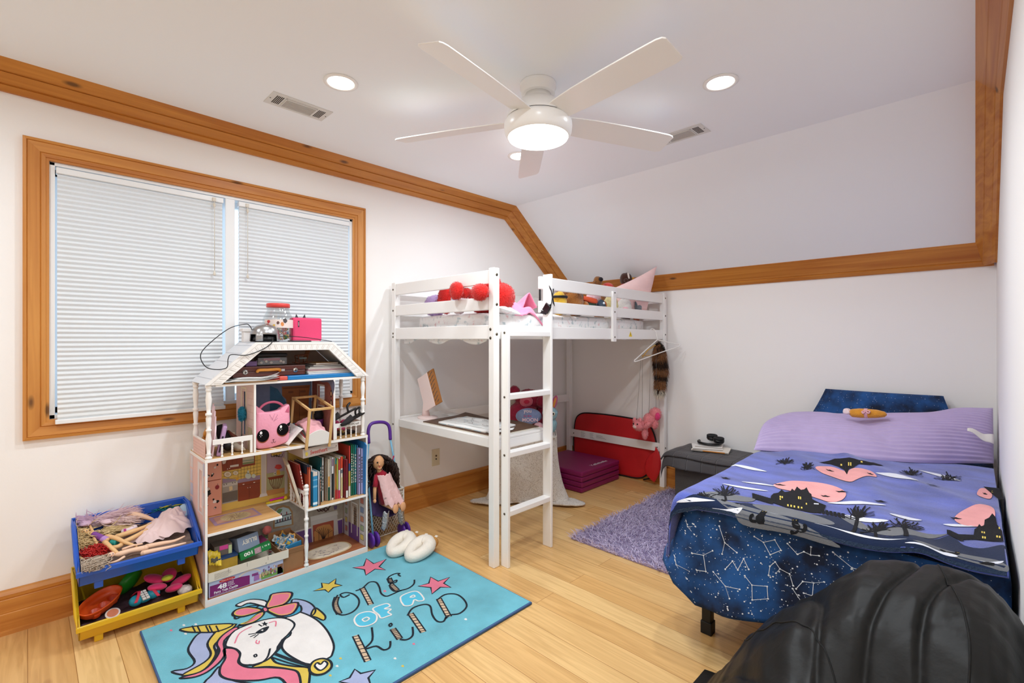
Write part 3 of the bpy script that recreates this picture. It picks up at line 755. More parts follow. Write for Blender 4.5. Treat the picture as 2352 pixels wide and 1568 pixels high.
# toys along the long side of the loft, behind the upper rails
for nm, shp, m, nf, ln, lb, pr in [
    ('plush_bee', [((-2.06, 2.575, 1.55), (.052, .055, .085))], plush('#e0b63a'), 250, .005, 'yellow plush with a black stripe just behind the ladder post', [('stripe', lambda b: b.lathe([(.056, -.008), (.059, 0), (.056, .008)], (-2.06, 2.575, 1.595), 20), BLK)]),
    ('plush_hound', [((-2.06, 2.74, 1.57), (.058, .085, .10)), ((-2.09, 2.70, 1.66), (.05, .05, .05))], plush('#a3672c'), 900, .007, 'brown plush animal behind the loft guard rails', [('nose', lambda b: b.ell((-2.005, 2.72, 1.63), .008), PEYE)]),
    ('plush_zebra', [((-2.11, 2.86, 1.57), (.05, .05, .10))], mat('zebra_plush', '#77706c', .9, var=(70, .8)), 250, .006, 'grey striped plush beside the brown plush animal', []),
    ('plush_turtle', [((-2.06, 2.925, 1.555), (.05, .065, .055))], mat('shell_green', '#2f4a3a', .7, bump=(60, .3)), 0, 0, 'plush turtle with dark green shell and orange rim', [('rim', lambda b: b.lathe([(.056, -.012), (.070, 0), (.056, .02)], (-2.06, 2.925, 1.595), 24, (.3, 0, 1)), mat('orange_rim', '#d4552f', .8)), ('head', lambda b: b.ell((-2.03, 2.835, 1.55), (.026, .035, .03)), plush('#a8682e'))]),
    ('plush_owl', [((-2.03, 3.045, 1.55), (.032, .04, .055))], mat('slate_plush', '#3c4a5a', .9, var=(60, .5)), 200, .005, 'small slate and orange plush with big eyes beside the turtle', [('ear', lambda b: b.ell((-2.03, 3.095, 1.56), (.014, .018, .035)), plush('#c4702e')), ('eye', lambda b: b.ell((-2.0, 3.035, 1.575), .009), plain('#dfe3ec', .2))]),
    ('plush_pony', [((-2.12, 3.07, 1.60), (.05, .08, .09))], plush('#e6bfc4'), 300, .006, 'pale pink plush behind the small slate plush', []),
    ('plush_chick', [((-2.055, 3.215, 1.565), (.05, .07, .085))], plush('#eee0a4'), 800, .008, 'pale yellow fluffy plush behind the upright rail stile', [('eye', lambda b: b.ell((-2.005, 3.20, 1.625), (.004, .007, .012)), PEYE)]),
    ('plush_bunny', [((-2.055, 3.42, 1.565), (.05, .075, .08))], plush('#ece9e6'), 500, .007, 'white plush right of the upright rail stile', [('scarf', lambda b: b.ell((-2.02, 3.375, 1.54), (.025, .04, .025)), plush('#e7a9b4'))]),
    ('plush_bird', [((-2.045, 3.60, 1.565), (.035, .055, .06))], plush('#7f8790'), 300, .005, 'grey plush bird with a red tip near the pink cushion', [('wing', lambda b: (b.ell((-2.015, 3.55, 1.56), (.008, .02, .065), (25, 0, 0)), b.ell((-2.03, 3.65, 1.615), (.01, .06, .012), (10, 0, 0))), plush('#596069')), ('beak', lambda b: b.ell((-2.015, 3.625, 1.53), (.014, .02, .016)), plush('#cf3a2a'))]),
    ('plush_monkey', [((-2.30, 3.42, 1.60), (.06, .06, .15)), ((-2.30, 3.40, 1.80), (.034, .044, .040)), ((-2.30, 3.345, 1.785), (.012, .014, .014))], plush('#8a5a2c'), 400, .006, 'brown plush bear with a dark face and headband peeking over the loft rail', [('mask', lambda b: b.ell((-2.265, 3.393, 1.812), (.012, .028, .018)), plain('#1b1820', .6)), ('shirt', lambda b: b.ell((-2.28, 3.52, 1.75), (.05, .06, .045)), plush('#d8483f'))]),
    ('plush_dog', [((-2.27, 3.80, 1.62), (.06, .06, .17)), ((-2.25, 3.77, 1.845), (.054, .056, .058)), ((-2.21, 3.705, 1.825), (.020, .020, .018))], plush('#4b2a1e'), 900, .006, 'dark brown round-headed plush peeking over the loft rail', [('blaze', lambda b: b.cbox((-2.203, 3.735, 1.868), (.012, .010, .05), (20, 0, 0)), plain('#efe9e2', .7)), ('collar', lambda b: b.lathe([(.045, -.01), (.05, 0), (.045, .01)], (-2.25, 3.775, 1.792), 18), plush('#c82c35'))]),
    ('plush_tiger', [((-2.20, 3.87, 1.62), (.05, .05, .165)), ((-2.20, 3.84, 1.815), (.035, .045, .042))], mat('patchy_plush', '#b0644a', .9, var=(60, .8)), 300, .006, 'orange and dark patchy plush beside the dark brown plush head', [('ear', lambda b: b.ell((-2.19, 3.79, 1.845), (.010, .012, .016)), plush('#d99a3c'))])]:
    furry(nm, shp, m, nf, ln, lb, 'plush toy', pr, seed=len(nm) + nf)
PIL = mat('ribbed_pink', '#f3d0ce', .9, var=(20, .06)); nt = PIL.node_tree
tc = N(nt, 'ShaderNodeTexCoord'); wv = N(nt, 'ShaderNodeTexWave'); wv.bands_direction = 'Z'; wv.inputs['Scale'].default_value = 28; wv.inputs['Distortion'].default_value = 1.5; bp = N(nt, 'ShaderNodeBump'); bp.inputs['Strength'].default_value = .6
nt.links.new(tc.outputs['Object'], wv.inputs['Vector']); nt.links.new(wv.outputs['Fac'], bp.inputs['Height']); nt.links.new(bp.outputs[0], nt.nodes['Principled BSDF'].inputs['Normal'])
mb = MB(PIL); pillow4(mb, [(-2.05, 3.75, 1.49), (-1.962, 3.795, 1.935), (-2.12, 3.34, 1.715), (-2.14, 3.36, 1.48)], .11, seed=3, pinch=.06)
solo('cushion', mb, 'ribbed pale pink cushion standing on its corner above the loft rail', 'cushion')
# ---------------------------------------------------------------- on and under the loft desk
# standing mirror
ROSE = mat('rose_plastic', '#f1dcd8', .35)
t = thing('vanity_mirror', 'pale pink tilting folding mirror standing on the loft desk', 'mirror', (-2.87, 2.03, .728))
mb = MB(ROSE); mb.lathe([(.0, 0), (.082, 0), (.085, .006), (.080, .014), (.03, .018), (.0, .018)], (-2.855, 2.04, .728), 32, sx=1, sy=.8); part('base', mb, t)
mb = MB(ROSE); mb.tube([(-2.885, 2.045, .74), (-2.888, 2.045, .80), (-2.882, 2.043, .87), (-2.872, 2.04, .905)], [.030, .022, .017, .014], 14); part('stand', mb, t)
# tilted three-panel mirror seen from behind
MM = Matrix.Translation((-2.825, 2.03, .925)) @ Euler((0, R(-24), 0)).to_matrix().to_4x4()
mb = MB(ROSE); mb.M = MM; mb.box(-.085, .048, -.014, .0, -.122, .130); part('panel', mb, t, .004)
mb = MB(mat('mirror_glass', '#d9dde2', .05, metal=1)); mb.M = MM; mb.box(-.080, .043, .0, .0015, -.117, .125); part('glass', mb, t)
TIG = mat('tiger_print', '#b0753c', .6)
mb = MB(TIG); mb.M = MM; mb.box(.050, .125, -.012, -.002, -.120, .130)
mb.use(plain('#4a4648', .6)); rr = random.Random(3)
for k in range(16):
    z = -.108 + k * .0148; sx = .052 if k % 2 else .080; L_ = rr.uniform(.03, .045)
    pts = [(sx, z), (sx + L_ * .5, z + .008), (sx + L_, z + .018), (sx + L_ * .6, z + .016), (sx + L_ * .1, z + .007)]
    mb.add([(p[0], -.0123, p[1]) for p in pts], [(0, 1, 2, 3, 4)], False)
part('printed_wing', mb, t, label='tiger striped folding side panel')
# papers and the brown drawing board on the desk
PAPER = mat('paper', '#eeeeec', .8)
def sheetlet(name, pts, z, m, label, cat, group=None, th=.0016, lift=0):
    mb = MB(m); c = [Vector((p[0], p[1], z)) for p in pts]
    mb.sheet(lambda u, v: c[0] * (1 - u) * (1 - v) + c[1] * u * (1 - v) + c[2] * u * v + c[3] * (1 - u) * v + Vector((0, 0, lift * (noise.noise((u * 2.5, v * 2.5, z * 50)) + 1) * .5 + th)), 10, 10, th)
    return solo(name, mb, label, cat, group)
sheetlet('paper_sheet', [(-2.90, 2.20), (-2.62, 2.28), (-2.66, 2.36 - .02), (-2.93, 2.33)], .7285, PAPER, 'loose blank sheet at the back of the loft desk beside the mirror', 'paper', lift=.003)
t = thing('drawing_board', 'brown leather-look board lying across the loft desk under papers', 'desk mat', (-2.42, 2.15, .7285))
c = [Vector(p) for p in ((-2.72, 1.905, .733), (-2.03, 1.905, .733), (-2.03, 2.325, .733), (-2.77, 2.325, .733))]
mb = MB(mat('brown_leather', '#5d4433', .5, bump=(200, .2)))
mb.sheet(lambda u, v: c[0] * (1 - u) * (1 - v) + c[1] * u * (1 - v) + c[2] * u * v + c[3] * (1 - u) * v + Vector((0, 0, .006 + .022 * max(0, v - .8) * 5 * (.5 + .5 * math.cos(u * 9)) * .5)), 24, 16, .005); part('cover', mb, t)
mb = MB(mat('cream_card', '#e4dccb', .7))
mb.sheet(lambda u, v: c[0] * (1 - u) * (1 - v) + c[1] * u * (1 - v) + c[2] * u * v + c[3] * (1 - u) * v + Vector((0, 0, .0005 + .022 * max(0, v - .8) * 5 * (.5 + .5 * math.cos(u * 9)) * .5)), 24, 16, .0045); part('backing', mb, t)
SKETCH = mat('sketch_paper', '#dfe0de', .75)
def sketch(mb, p0, ux, uy, n, sd, cols):
    """scribbled drawing lines and washes on a sheet"""
    rr = random.Random(sd); ux = Vector(ux); uy = Vector(uy); p0 = Vector(p0)
    fn = lambda x, y, l: p0 + ux * x + uy * y + Vector((0, 0, .0002 * l))
    for k in range(n):
        x, y = rr.uniform(.1, .9), rr.uniform(.1, .9); pts = [(x, y)]
        for j in range(6): x = min(.97, max(.03, x + rr.uniform(-.10, .10))); y = min(.97, max(.03, y + rr.uniform(-.10, .10))); pts.append((x, y))
        line2(mb, smooth2(pts), .006, fn, plain(rr.choice(cols)), 2 + k % 3)
lays = [('colouring_book', (-2.56, 1.915), (-2.10, 1.915), (-2.12, 2.20), (-2.60, 2.20), .741, .014, 'thick opened colouring book with curled pages at the front edge of the brown board'),
        ('drawing_page', (-2.54, 1.96), (-2.12, 1.955), (-2.12, 2.18), (-2.55, 2.17), .757, .002, 'pencil drawing lying on the colouring book on the loft desk')]
for nm, a, b, c_, d, z, th, lb in lays:
    mb = MB(PAPER if th > .01 else SKETCH); q = [Vector((*p, z)) for p in (a, b, c_, d)]
    f = lambda u, v: q[0] * (1 - u) * (1 - v) + q[1] * u * (1 - v) + q[2] * u * v + q[3] * (1 - u) * v + Vector((0, 0, th + .004 * noise.noise((u * 4, v * 4, z))))
    mb.sheet(f, 14, 14, th)
    if th > .01:
        mb.use(mat('blue_wash', '#a9c4d2', .7))
        for k in range(5): mb.box(a[0] + .02 + k * .085, a[0] + .085 + k * .085, 1.9125, 1.9140, z + .003 + (k % 2) * .003, z + .006 + (k % 2) * .003)
        mb.use(mat('blue_wash', '#a9c4d2', .7)).add([f(.02, .5) + Vector((0, 0, .001)), f(.4, .45) + Vector((0, 0, .001)), f(.35, .95) + Vector((0, 0, .001)), f(.03, .9) + Vector((0, 0, .001))], [(0, 1, 2, 3)])
    else:
        sketch(mb, (-2.53, 1.965, z + th + .0045), (.40, 0, 0), (0, .20, 0), 26, 5, ['#6e5a55', '#8a6f66', '#4a4244', '#9fb4c0'])
    solo(nm, mb, lb, 'papers' if th > .01 else 'drawing')
sheetlet('paper_sheet', [(-2.10, 1.93), (-2.045, 1.93), (-2.045, 2.10), (-2.09, 2.16)], .741, PAPER, 'small white paper on the brown board seen through the ladder', 'paper', lift=.004)

# sherpa blanket thrown over a chair behind the desk
def sherpa_mat():
    m = mat('sherpa_cream', '#dcd6cd', .95, sheen=.3); nt = m.node_tree; L = nt.links.new
    b = nt.nodes['Principled BSDF']; tc = N(nt, 'ShaderNodeTexCoord'); v = N(nt, 'ShaderNodeTexNoise'); v.inputs['Scale'].default_value = 110; v.inputs['Detail'].default_value = 2; v.inputs['Distortion'].default_value = 1.4
    L(tc.outputs['Object'], v.inputs['Vector']); cr = N(nt, 'ShaderNodeValToRGB'); e = cr.color_ramp.elements
    e[0].position = .36; e[0].color = (*lin('#c6baac'), 1); e[1].position = .5; e[1].color = (*lin('#e8e2d9'), 1)
    L(v.outputs[0], cr.inputs[0]); L(cr.outputs[0], b.inputs['Base Color'])
    bp = N(nt, 'ShaderNodeBump'); bp.inputs['Strength'].default_value = .8; bp.inputs['Distance'].default_value = .01; L(v.outputs[0], bp.inputs['Height']); L(bp.outputs[0], b.inputs['Normal']); return m
SHP = sherpa_mat()
CC = Vector((-2.665, 2.912, 0)); CM = Matrix.Translation(CC) @ Matrix.Rotation(R(41.5), 4, 'Z')     # chair frame: local -y faces the room
mb = MB(SHP); mb.M = CM
def sherpa(u, v):
    """skirt of the blanket: u runs back-left, round the front, to back-right; v from seat edge to hem"""
    hw, fd, bd = .225, -.185, .17
    P = [(-hw, bd), (-hw, fd + .05), (-hw + .05, fd), (hw - .05, fd), (hw, fd + .05), (hw, bd)]
    ln = [math.dist(P[i], P[i + 1]) for i in range(5)]; t = u * sum(ln); i = 0
    while i < 4 and t > ln[i]: t -= ln[i]; i += 1
    f = t / ln[i]; x = P[i][0] + (P[i + 1][0] - P[i][0]) * f; y = P[i][1] + (P[i + 1][1] - P[i][1]) * f
    cor = 1 - min(1, abs(abs(u - .5) - .195) / .10) ; cor = max(0, cor)          # the two front corners
    if v < .85:
        q = v / .85; z = .535 - .515 * q; k = q ** 1.7
        x *= 1 + .22 * k + .35 * cor * k ** 2; y *= 1 + .16 * k * (y < 0) + .1 * cor * k
    else:
        q = (v - .85) / .15; z = .02 - .006 * q
        x *= 1.22 + .35 * cor + (.05 + .62 * cor) * q; y = y * (1.16 + .1 * cor if y < 0 else 1) - (.035 + .02 * math.sin(u * 40)) * q
    z += .004 * math.sin(u * 60) * v; y += .012 * math.sin(x * 26 + 1) * min(1, v * 2) * (v < .85)
    return (x, y, max(z, .015) + .006 * noise.noise((x * 20, y * 20, z * 9)))
mb.sheet(sherpa, 80, 40, .012)
def sback(u, v):
    """over the seat, up the chair back and down behind it"""
    prof = [(-.185, .535), (-.10, .548), (.05, .55), (.135, .56), (.15, .62), (.155, .74), (.165, .80), (.185, .825), (.205, .80), (.215, .70), (.22, .50), (.23, .30)]
    k = v * (len(prof) - 1); i = min(int(k), len(prof) - 2); f = k - i
    y = prof[i][0] + (prof[i + 1][0] - prof[i][0]) * f; z = prof[i][1] + (prof[i + 1][1] - prof[i][1]) * f
    x = (2 * u - 1) * .222; e = max(0, abs(2 * u - 1) - .8) / .2
    z -= .05 * e * e * (1 if z > .6 else .1)
    return (x, y + .006 * noise.noise((x * 12, z * 12, 1)), z + .008 * noise.noise((x * 9, y * 9, v * 4)))
mb.sheet(sback, 30, 60, .012)
mb.M = None
solo('sherpa_blanket', mb, 'cream sherpa blanket draped over a chair behind the ladder, hem spread on the floor', 'blanket')
# the chair under it
t = thing('desk_chair', 'chair hidden under the cream sherpa blanket beneath the loft', 'chair', CC)
CH = mat('chair_wood', '#c9b79a', .5)
def cbx(name, *a): 
    mb = MB(CH); mb.M = CM; mb.box(*a); return part(name, mb, t, .005)
cbx('seat', -.185, .185, -.14, .12, .48, .515); cbx('backrest', -.18, .18, .178, .190, .50, .795)
for x in (-.18, .15):
    for y in (-.13, .09): cbx('leg', x, x + .03, y, y + .03, 0, .48)
    cbx('bracket', x, x + .03, .125, .19, .485, .505)
# plush toys sitting on the chair
PM = CM @ Matrix.Translation((2.43, -2.735, .02))
furry('plush_bear', [((-2.47, 2.72, .66), (.13, .09, .11)), ((-2.42, 2.76, .775), (.115, .085, .09)), ((-2.31, 2.70, .77), (.05, .05, .05)), ((-2.54, 2.74, .85), (.045, .04, .045)), ((-2.34, 2.66, .60), (.05, .06, .065)), ((-2.30, 2.75, .66), (.06, .07, .10))],
      plush('#a32142'), 4600, .013, 'crimson plush bear holding a blue heart-shaped pillow on the draped chair', 'plush toy',
      [('muzzle', lambda b: b.ell((-2.44, 2.665, .775), (.055, .03, .045)), plush('#d5697c')), ('nose', lambda b: b.ell((-2.437, 2.642, .775), (.026, .012, .018)), plush('#c22a48')),
       ('pillow', lambda b: (b.ell((-2.42, 2.605, .665), (.105, .035, .065)), put_text(b, 'you', (-2.46, 2.568, .70), (1, 0, 0), (0, -.1, 1), .030, plain('#f3e4ea'), bold=.012), put_text(b, 'to the', (-2.46, 2.568, .665), (1, 0, 0), (0, -.1, 1), .018, plain('#c8558c'), bold=.012), put_text(b, 'MOON', (-2.47, 2.569, .628), (1, 0, 0), (0, -.1, 1), .028, plain('#f0d4e4'), bold=.02)), plush('#8ea0cc')),
       ('foot', lambda b: b.ell((-2.34, 2.585, .585), (.04, .03, .035)), plush('#e7b6be'))], seed=21, M=PM)
furry('plush_bunny', [((-2.25, 2.58, .60), (.055, .05, .065)), ((-2.25, 2.56, .695), (.060, .050, .055))],
      mat('rainbow_plush', '#8fb4bf', .9, var=(16, .4)), 900, .008, 'rainbow-eared plush bunny with big eyes beside the crimson bear', 'plush toy',
      [('ear', lambda b: (b.ell((-2.275, 2.565, .785), (.022, .014, .06), (0, -12, 0)), b.use(plush('#e2a33f')).ell((-2.275, 2.554, .785), (.010, .008, .045), (0, -12, 0))), plush('#cf6f8a')),
       ('ear', lambda b: (b.ell((-2.215, 2.565, .78), (.022, .014, .06), (0, 16, 0)), b.use(plush('#d98f3f')).ell((-2.215, 2.554, .78), (.010, .008, .045), (0, 16, 0))), plush('#b8577e')),
       ('eye', lambda b: (b.ell((-2.272, 2.515, .705), (.014, .008, .015)), b.use(PEYE).ell((-2.272, 2.509, .705), (.008, .004, .009))), plain('#e9e4d0', .2)),
       ('eye', lambda b: (b.ell((-2.226, 2.515, .700), (.014, .008, .015)), b.use(PEYE).ell((-2.226, 2.509, .700), (.008, .004, .009))), plain('#e9e4d0', .2))], seed=22, M=PM)

# folding gym mat on the floor
t = thing('gym_mat', 'purple folding gym mat stacked on the floor in the loft corner', 'gym mat', (-2.62, 3.48, 0))
MAG = mat('magenta_vinyl', '#7f1650', .42, bump=(120, .04))
for k in range(4):
    mb = MB(MAG); z = .002 + k * .0445; mb.box(-2.985 + .004 * (k % 2), -2.375 + .003 * (k % 2), 3.27, 3.86, z, z + .0435); part('mat_panel', mb, t, .010)
mb = MB(plain('#2a0a1e', .7)); mb.box(-2.375, -2.3735, 3.29, 3.84, .089, .0915); part('zip_seam', mb, t, .0)
mb = MB(MAG); put_text(mb, 'Yellebelle', (-2.43, 3.50, .1805), (0, 1, 0), (-1, 0, 0), .034, plain('#e9dfe6'), bold=.01, italic=.1, fit=.25); part('lettering', mb, t, label='white script lettering')
# red tent bag leaning against the knee wall
t = thing('tent_bag', 'red folded play tent disc with black binding leaning on the knee wall', 'play tent', (-2.45, 3.88, .0))
REDN = mat('red_nylon', '#c31c22', .55, bump=(14, .25))
outline = smooth2([(-2.955, .06), (-2.965, .40), (-2.90, .535), (-2.70, .565), (-2.35, .565), (-2.16, .545), (-2.08, .46), (-2.05, .30), (-2.10, .14), (-2.20, .03), (-2.40, .012), (-2.80, .02)], True, 4)
mb = MB(REDN); n = len(outline)
cxm, czm = -2.5, .28
ring = lambda k, y, s: [(cxm + (p[0] - cxm) * s, y, czm + (p[1] - czm) * s) for p in outline]
rings = [ring(0, 3.967, .98), ring(0, 3.961, 1.0), ring(0, 3.955, .985), ring(0, 3.951, .9), ring(0, 3.948, .6), ring(0, 3.949, .25)]
vs = [p for r_ in rings for p in r_]; fs = []
for i in range(len(rings) - 1):
    for k in range(n): fs.append((i * n + k, i * n + (k + 1) % n, (i + 1) * n + (k + 1) % n, (i + 1) * n + k))
fs.append([5 * n + k for k in range(n)]); fs.append([k for k in range(n)][::-1])
mb.add(vs, fs, True); part('disc', mb, t)
mb = MB(plain('#1a1416', .7)); mb.tube([(p[0], 3.958, p[1]) for p in outline], .007, 8, closed=True); part('binding', mb, t, label='black edge binding')
mb = MB(REDN)
def pouch(u, v):
    a = 2 * math.pi * u; h = v
    r = math.sin(math.pi * min(1, .12 + .88 * h)) ** .7 * (1 + .10 * math.sin(a * 7) * (h - .2))
    return (-2.075 + (.075 * math.cos(a)) * r + .045 * h, 3.893 + .018 * math.sin(a) * r, .06 + .27 * h + .05 * math.cos(a) * (h - .5))
mb.grid(pouch, 40, 16, wrapu=True); part('gathered_pouch', mb, t)
mb = MB(plain('#1a1416', .7)); mb.tube([(-2.17, 3.94, .02), (-2.10, 3.93, .05), (-2.06, 3.90, .12)], .007, 8); part('strap', mb, t)

# clothes hanger with a fox tail, and a pink cat puppet on strings, hung from the loft rail
t = thing('clothes_hanger', 'white wire hanger hooked on the loft bed rail corner', 'hanger', (-1.93, 3.74, 1.30))
mb = MB(mat('hanger_white', '#eceae6', .35))
hx = -1.925
a = (hx, 3.725, 1.295); L1 = (hx - .10, 3.575, 1.165); L2 = (hx - .10, 3.575, 1.150); Rr = (hx + .07, 3.93, 1.245)
mb.tube(smooth2([(hx, 3.73, 1.30), (-1.965, 3.63, 1.225), (-2.005, 3.525, 1.145), (-2.012, 3.505, 1.132), (-2.005, 3.51, 1.120), (-1.965, 3.62, 1.150), (-1.90, 3.76, 1.195), (-1.83, 3.89, 1.235), (-1.815, 3.915, 1.25), (-1.825, 3.91, 1.262), (-1.875, 3.82, 1.278), (hx, 3.73, 1.30)], False, 3), .0045, 8)
mb.tube(smooth2([(hx, 3.73, 1.30), (hx - .004, 3.73, 1.33), (hx - .02, 3.735, 1.375), (hx - .05, 3.73, 1.395), (hx - .068, 3.73, 1.38)], False, 3), .0035, 8)
part('wire', mb, t)
FOX = mat('fox_fur', '#8a5a33', .9, var=(22, .55, (1, 1, 1.0)), sheen=.3)
FOXD = plain('#2c1c12', .9); FOXW = plain('#e6dccb', .9)
t = thing('fox_tail', 'brown and black furry fox tail hanging from the white hanger', 'fur tail', (-1.945, 3.80, .80))
src = MB(FOX); prof = [(.004, 1.275), (.025, 1.25), (.050, 1.20), (.058, 1.13), (.060, 1.06), (.055, 1.00), (.045, .95), (.042, .91), (.036, .87), (.022, .835), (.004, .815)]
cen = lambda z: (-1.945, 3.795 + .035 * math.sin((1.25 - z) * 7) * (1 if z < 1.1 else .6), z)
pts = [cen(z) for r_, z in prof]
src.tube(pts, [r_ * .72 for r_, z in prof], 16)
mb = MB(FOX); mb.v = list(src.v); mb.f = list(src.f); mb.mi = list(src.mi); mb.sm = list(src.sm); mb.mats = list(src.mats)
band = lambda z: (math.sin(z * 46) > .25)
mb.fur(src, 2600, .034, .0035, .9, .45, 31, lambda p, n_: p.z > .875 and not band(p.z + .03 * noise.noise(p * 12)))
mb.use(FOXD).fur(src, 1900, .034, .0035, .9, .45, 32, lambda p, n_: p.z > .865 and band(p.z + .03 * noise.noise(p * 12)))
part('fur', mb, t)
b2 = MB(FOXW); b2.fur(src, 500, .034, .0035, 1.0, .4, 33, lambda p, n_: p.z < .875); part('tip', b2, t, label='white tail tip')
b2 = MB(plain('#d9a94a', .5)); b2.tube([(-1.95, 3.745, 1.255), (-2.0, 3.70, 1.21), (-2.03, 3.665, 1.15)], .004, 6); b2.tube([(-2.04, 3.67, 1.165), (-1.95, 3.76, 1.165)], .003, 6); part('clip', b2, t, label='thin golden rods')
t = thing('cat_puppet', 'pink plush cat puppet hanging on thin strings by the far loft post', 'puppet', (-2.05, 3.78, .43))
src = MB(plush('#ef8d92')); PK = plush('#ef8d92')
for c_, r_, ro in [((-2.10, 3.73, .555), (.052, .05, .05), None), ((-2.03, 3.79, .60), (.055, .055, .065), (0, 30, 0)), ((-1.99, 3.82, .655), (.05, .05, .055), None), ((-2.06, 3.765, .49), (.026, .026, .06), None), ((-1.985, 3.80, .575), (.028, .03, .05), None), ((-2.025, 3.74, .56), (.02, .02, .04), (0, 40, 0)), ((-2.125, 3.70, .60), (.016, .012, .02), None), ((-2.075, 3.71, .602), (.016, .012, .02), None)]: src.ell(c_, r_, ro, 16, 10, .08, 3)
mb = MB(PK); mb.v = list(src.v); mb.f = list(src.f); mb.mi = list(src.mi); mb.sm = list(src.sm); mb.mats = list(src.mats); mb.fur(src, 2200, .010, .0025, .1, .6, 41); part('body', mb, t)
mb = MB(plush('#f3c9c4')); mb.ell((-2.112, 3.692, .545), (.022, .018, .018)); part('muzzle', mb, t)
for dx in (-.02, .018):
    mb = MB(PEYE); mb.ell((-2.105 + dx, 3.683, .57), (.006, .005, .007)); part('eye', mb, t)
mb = MB(plush('#e23f7a')); mb.ell((-1.955, 3.79, .64), (.025, .02, .035)); part('heart_patch', mb, t, label='hot pink patch')
STR = plain('#6b6660', .7)
for p, q in [((-2.115, 3.72, .60), (-1.985, 3.56, 1.135)), ((-2.07, 3.735, .59), (-1.98, 3.58, 1.14)), ((-2.03, 3.78, .655), (-1.95, 3.66, 1.162)), ((-1.985, 3.82, .705), (-1.93, 3.72, 1.18))]:
    mb = MB(STR); mb.tube([p, q], .0012, 5); part('string', mb, t)
# ---------------------------------------------------------------- bed along the right wall
BZ = .625                                  # top of the bed
t = thing('platform_bed', 'black metal platform bed whose foot leg shows under the navy sheet', 'bed', (-.41, 2.95, 0))
MBK = mat('black_metal', '#1c1b1c', .4, metal=.3)
for x in (-.87, .03):
    for y in (2.095, 3.80):
        mb = MB(MBK); mb.box(x, x + .04, y, y + .04, .0, .30); f = part('leg', mb, t, .003)
        mb = MB(plain('#121212', .6)); mb.box(x - .004, x + .044, y - .004, y + .044, .0, .055); part('foot_cap', mb, f, .003)
mb = MB(MBK); mb.box(-.88, -.85, 2.03, 3.88, .27, .30); mb.box(.04, .07, 2.03, 3.88, .27, .30); mb.box(-.88, .07, 2.03, 2.06, .27, .30); mb.box(-.88, .07, 3.85, 3.88, .27, .30); part('frame', mb, t, .002)
mb = MB(mat('mattress_white', '#d9d6d0', .9)); mb.box(-.875, .062, 2.02, 3.88, .305, .60); solo('mattress', mb, 'mattress under the navy sheet of the bed by the right wall', 'mattress', bevel=.04)
def navy_mat():
    m = mat('starry_navy', '#12305f', .85); nt = m.node_tree; L = nt.links.new; b = nt.nodes['Principled BSDF']
    tc = N(nt, 'ShaderNodeTexCoord'); n = N(nt, 'ShaderNodeTexNoise'); n.inputs['Scale'].default_value = 9; n.inputs['Detail'].default_value = 5
    L(tc.outputs['Object'], n.inputs['Vector']); cr = N(nt, 'ShaderNodeValToRGB'); e = cr.color_ramp.elements
    e[0].position = .33; e[0].color = (*lin('#0b1730'), 1); e[1].position = .68; e[1].color = (*lin('#1d5596'), 1)
    L(n.outputs[0], cr.inputs[0])
    v = N(nt, 'ShaderNodeTexVoronoi'); v.inputs['Scale'].default_value = 75; L(tc.outputs['Object'], v.inputs['Vector'])
    r2 = N(nt, 'ShaderNodeValToRGB'); e = r2.color_ramp.elements; e[0].position = .07; e[0].color = (1, 1, 1, 1); e[1].position = .11; e[1].color = (0, 0, 0, 1); L(v.outputs['Distance'], r2.inputs[0])
    mx = N(nt, 'ShaderNodeMix', data_type='RGBA'); L(r2.outputs[0], mx.inputs[0]); L(cr.outputs[0], mx.inputs[6]); mx.inputs[7].default_value = (.75, .8, .86, 1); L(mx.outputs[2], b.inputs['Base Color']); return m
NAVY = navy_mat(); STAR = mat('star_print', '#e6ecf2', .8)
PATH = [(-.905, 3.86), (-.905, 2.06), (-.885, 1.99), (-.84, 1.965), (.02, 1.965), (.072, 1.99), (.074, 2.2), (.074, 3.0)]
PL = [math.dist(PATH[i], PATH[i + 1]) for i in range(len(PATH) - 1)]; PT = sum(PL)
def along(s):
    t_ = s * PT; i = 0
    while i < len(PL) - 1 and t_ > PL[i]: t_ -= PL[i]; i += 1
    f = t_ / PL[i]; a, b = PATH[i], PATH[i + 1]
    n_ = Vector((-(b[1] - a[1]), b[0] - a[0], 0)).normalized() * -1
    return Vector((a[0] + (b[0] - a[0]) * f, a[1] + (b[1] - a[1]) * f, 0)), Vector((n_.x, n_.y, 0))
S0 = sum(PL[:1]) / PT; S1 = sum(PL[:4]) / PT
def hem(x, y):
    if y > 2.2: return .33
    pts = [(-.93, .37), (-.900, .36), (-.865, .29), (-.81, .215), (-.70, .215), (-.56, .245), (-.30, .26), (.1, .30)]
    for i in range(len(pts) - 1):
        if x <= pts[i + 1][0]: f = (x - pts[i][0]) / (pts[i + 1][0] - pts[i][0]); return pts[i][1] + (pts[i + 1][1] - pts[i][1]) * max(0, f)
    return .3
def skirt(s, v):
    p, n_ = along(s)
    h = hem(p.x, p.y); q = v
    out = .050 * q ** 1.1 + .012 * math.sin(p.x * 17 + .5) * q * (p.y < 2.1)
    c = math.exp(-((p.x + .89) / .07) ** 2) * (p.y < 2.2)
    n2 = (n_ + Vector((-.3, -.9, 0)) * c).normalized()
    out = min(out + .075 * c * q, .2) if p.x < .0 else min(out, .004)
    z = BZ - .012 - (BZ - .012 - h) * q
    return p + n2 * out + Vector((0, 0, z))
mb = MB(NAVY); mb.sheet(lambda u, v: skirt(u, v), 150, 22, -.002)
mb.add([(-.90, 1.975, BZ - .012), (.07, 1.975, BZ - .012), (.07, 3.88, BZ - .012), (-.90, 3.88, BZ - .012)], [(0, 1, 2, 3)], False)
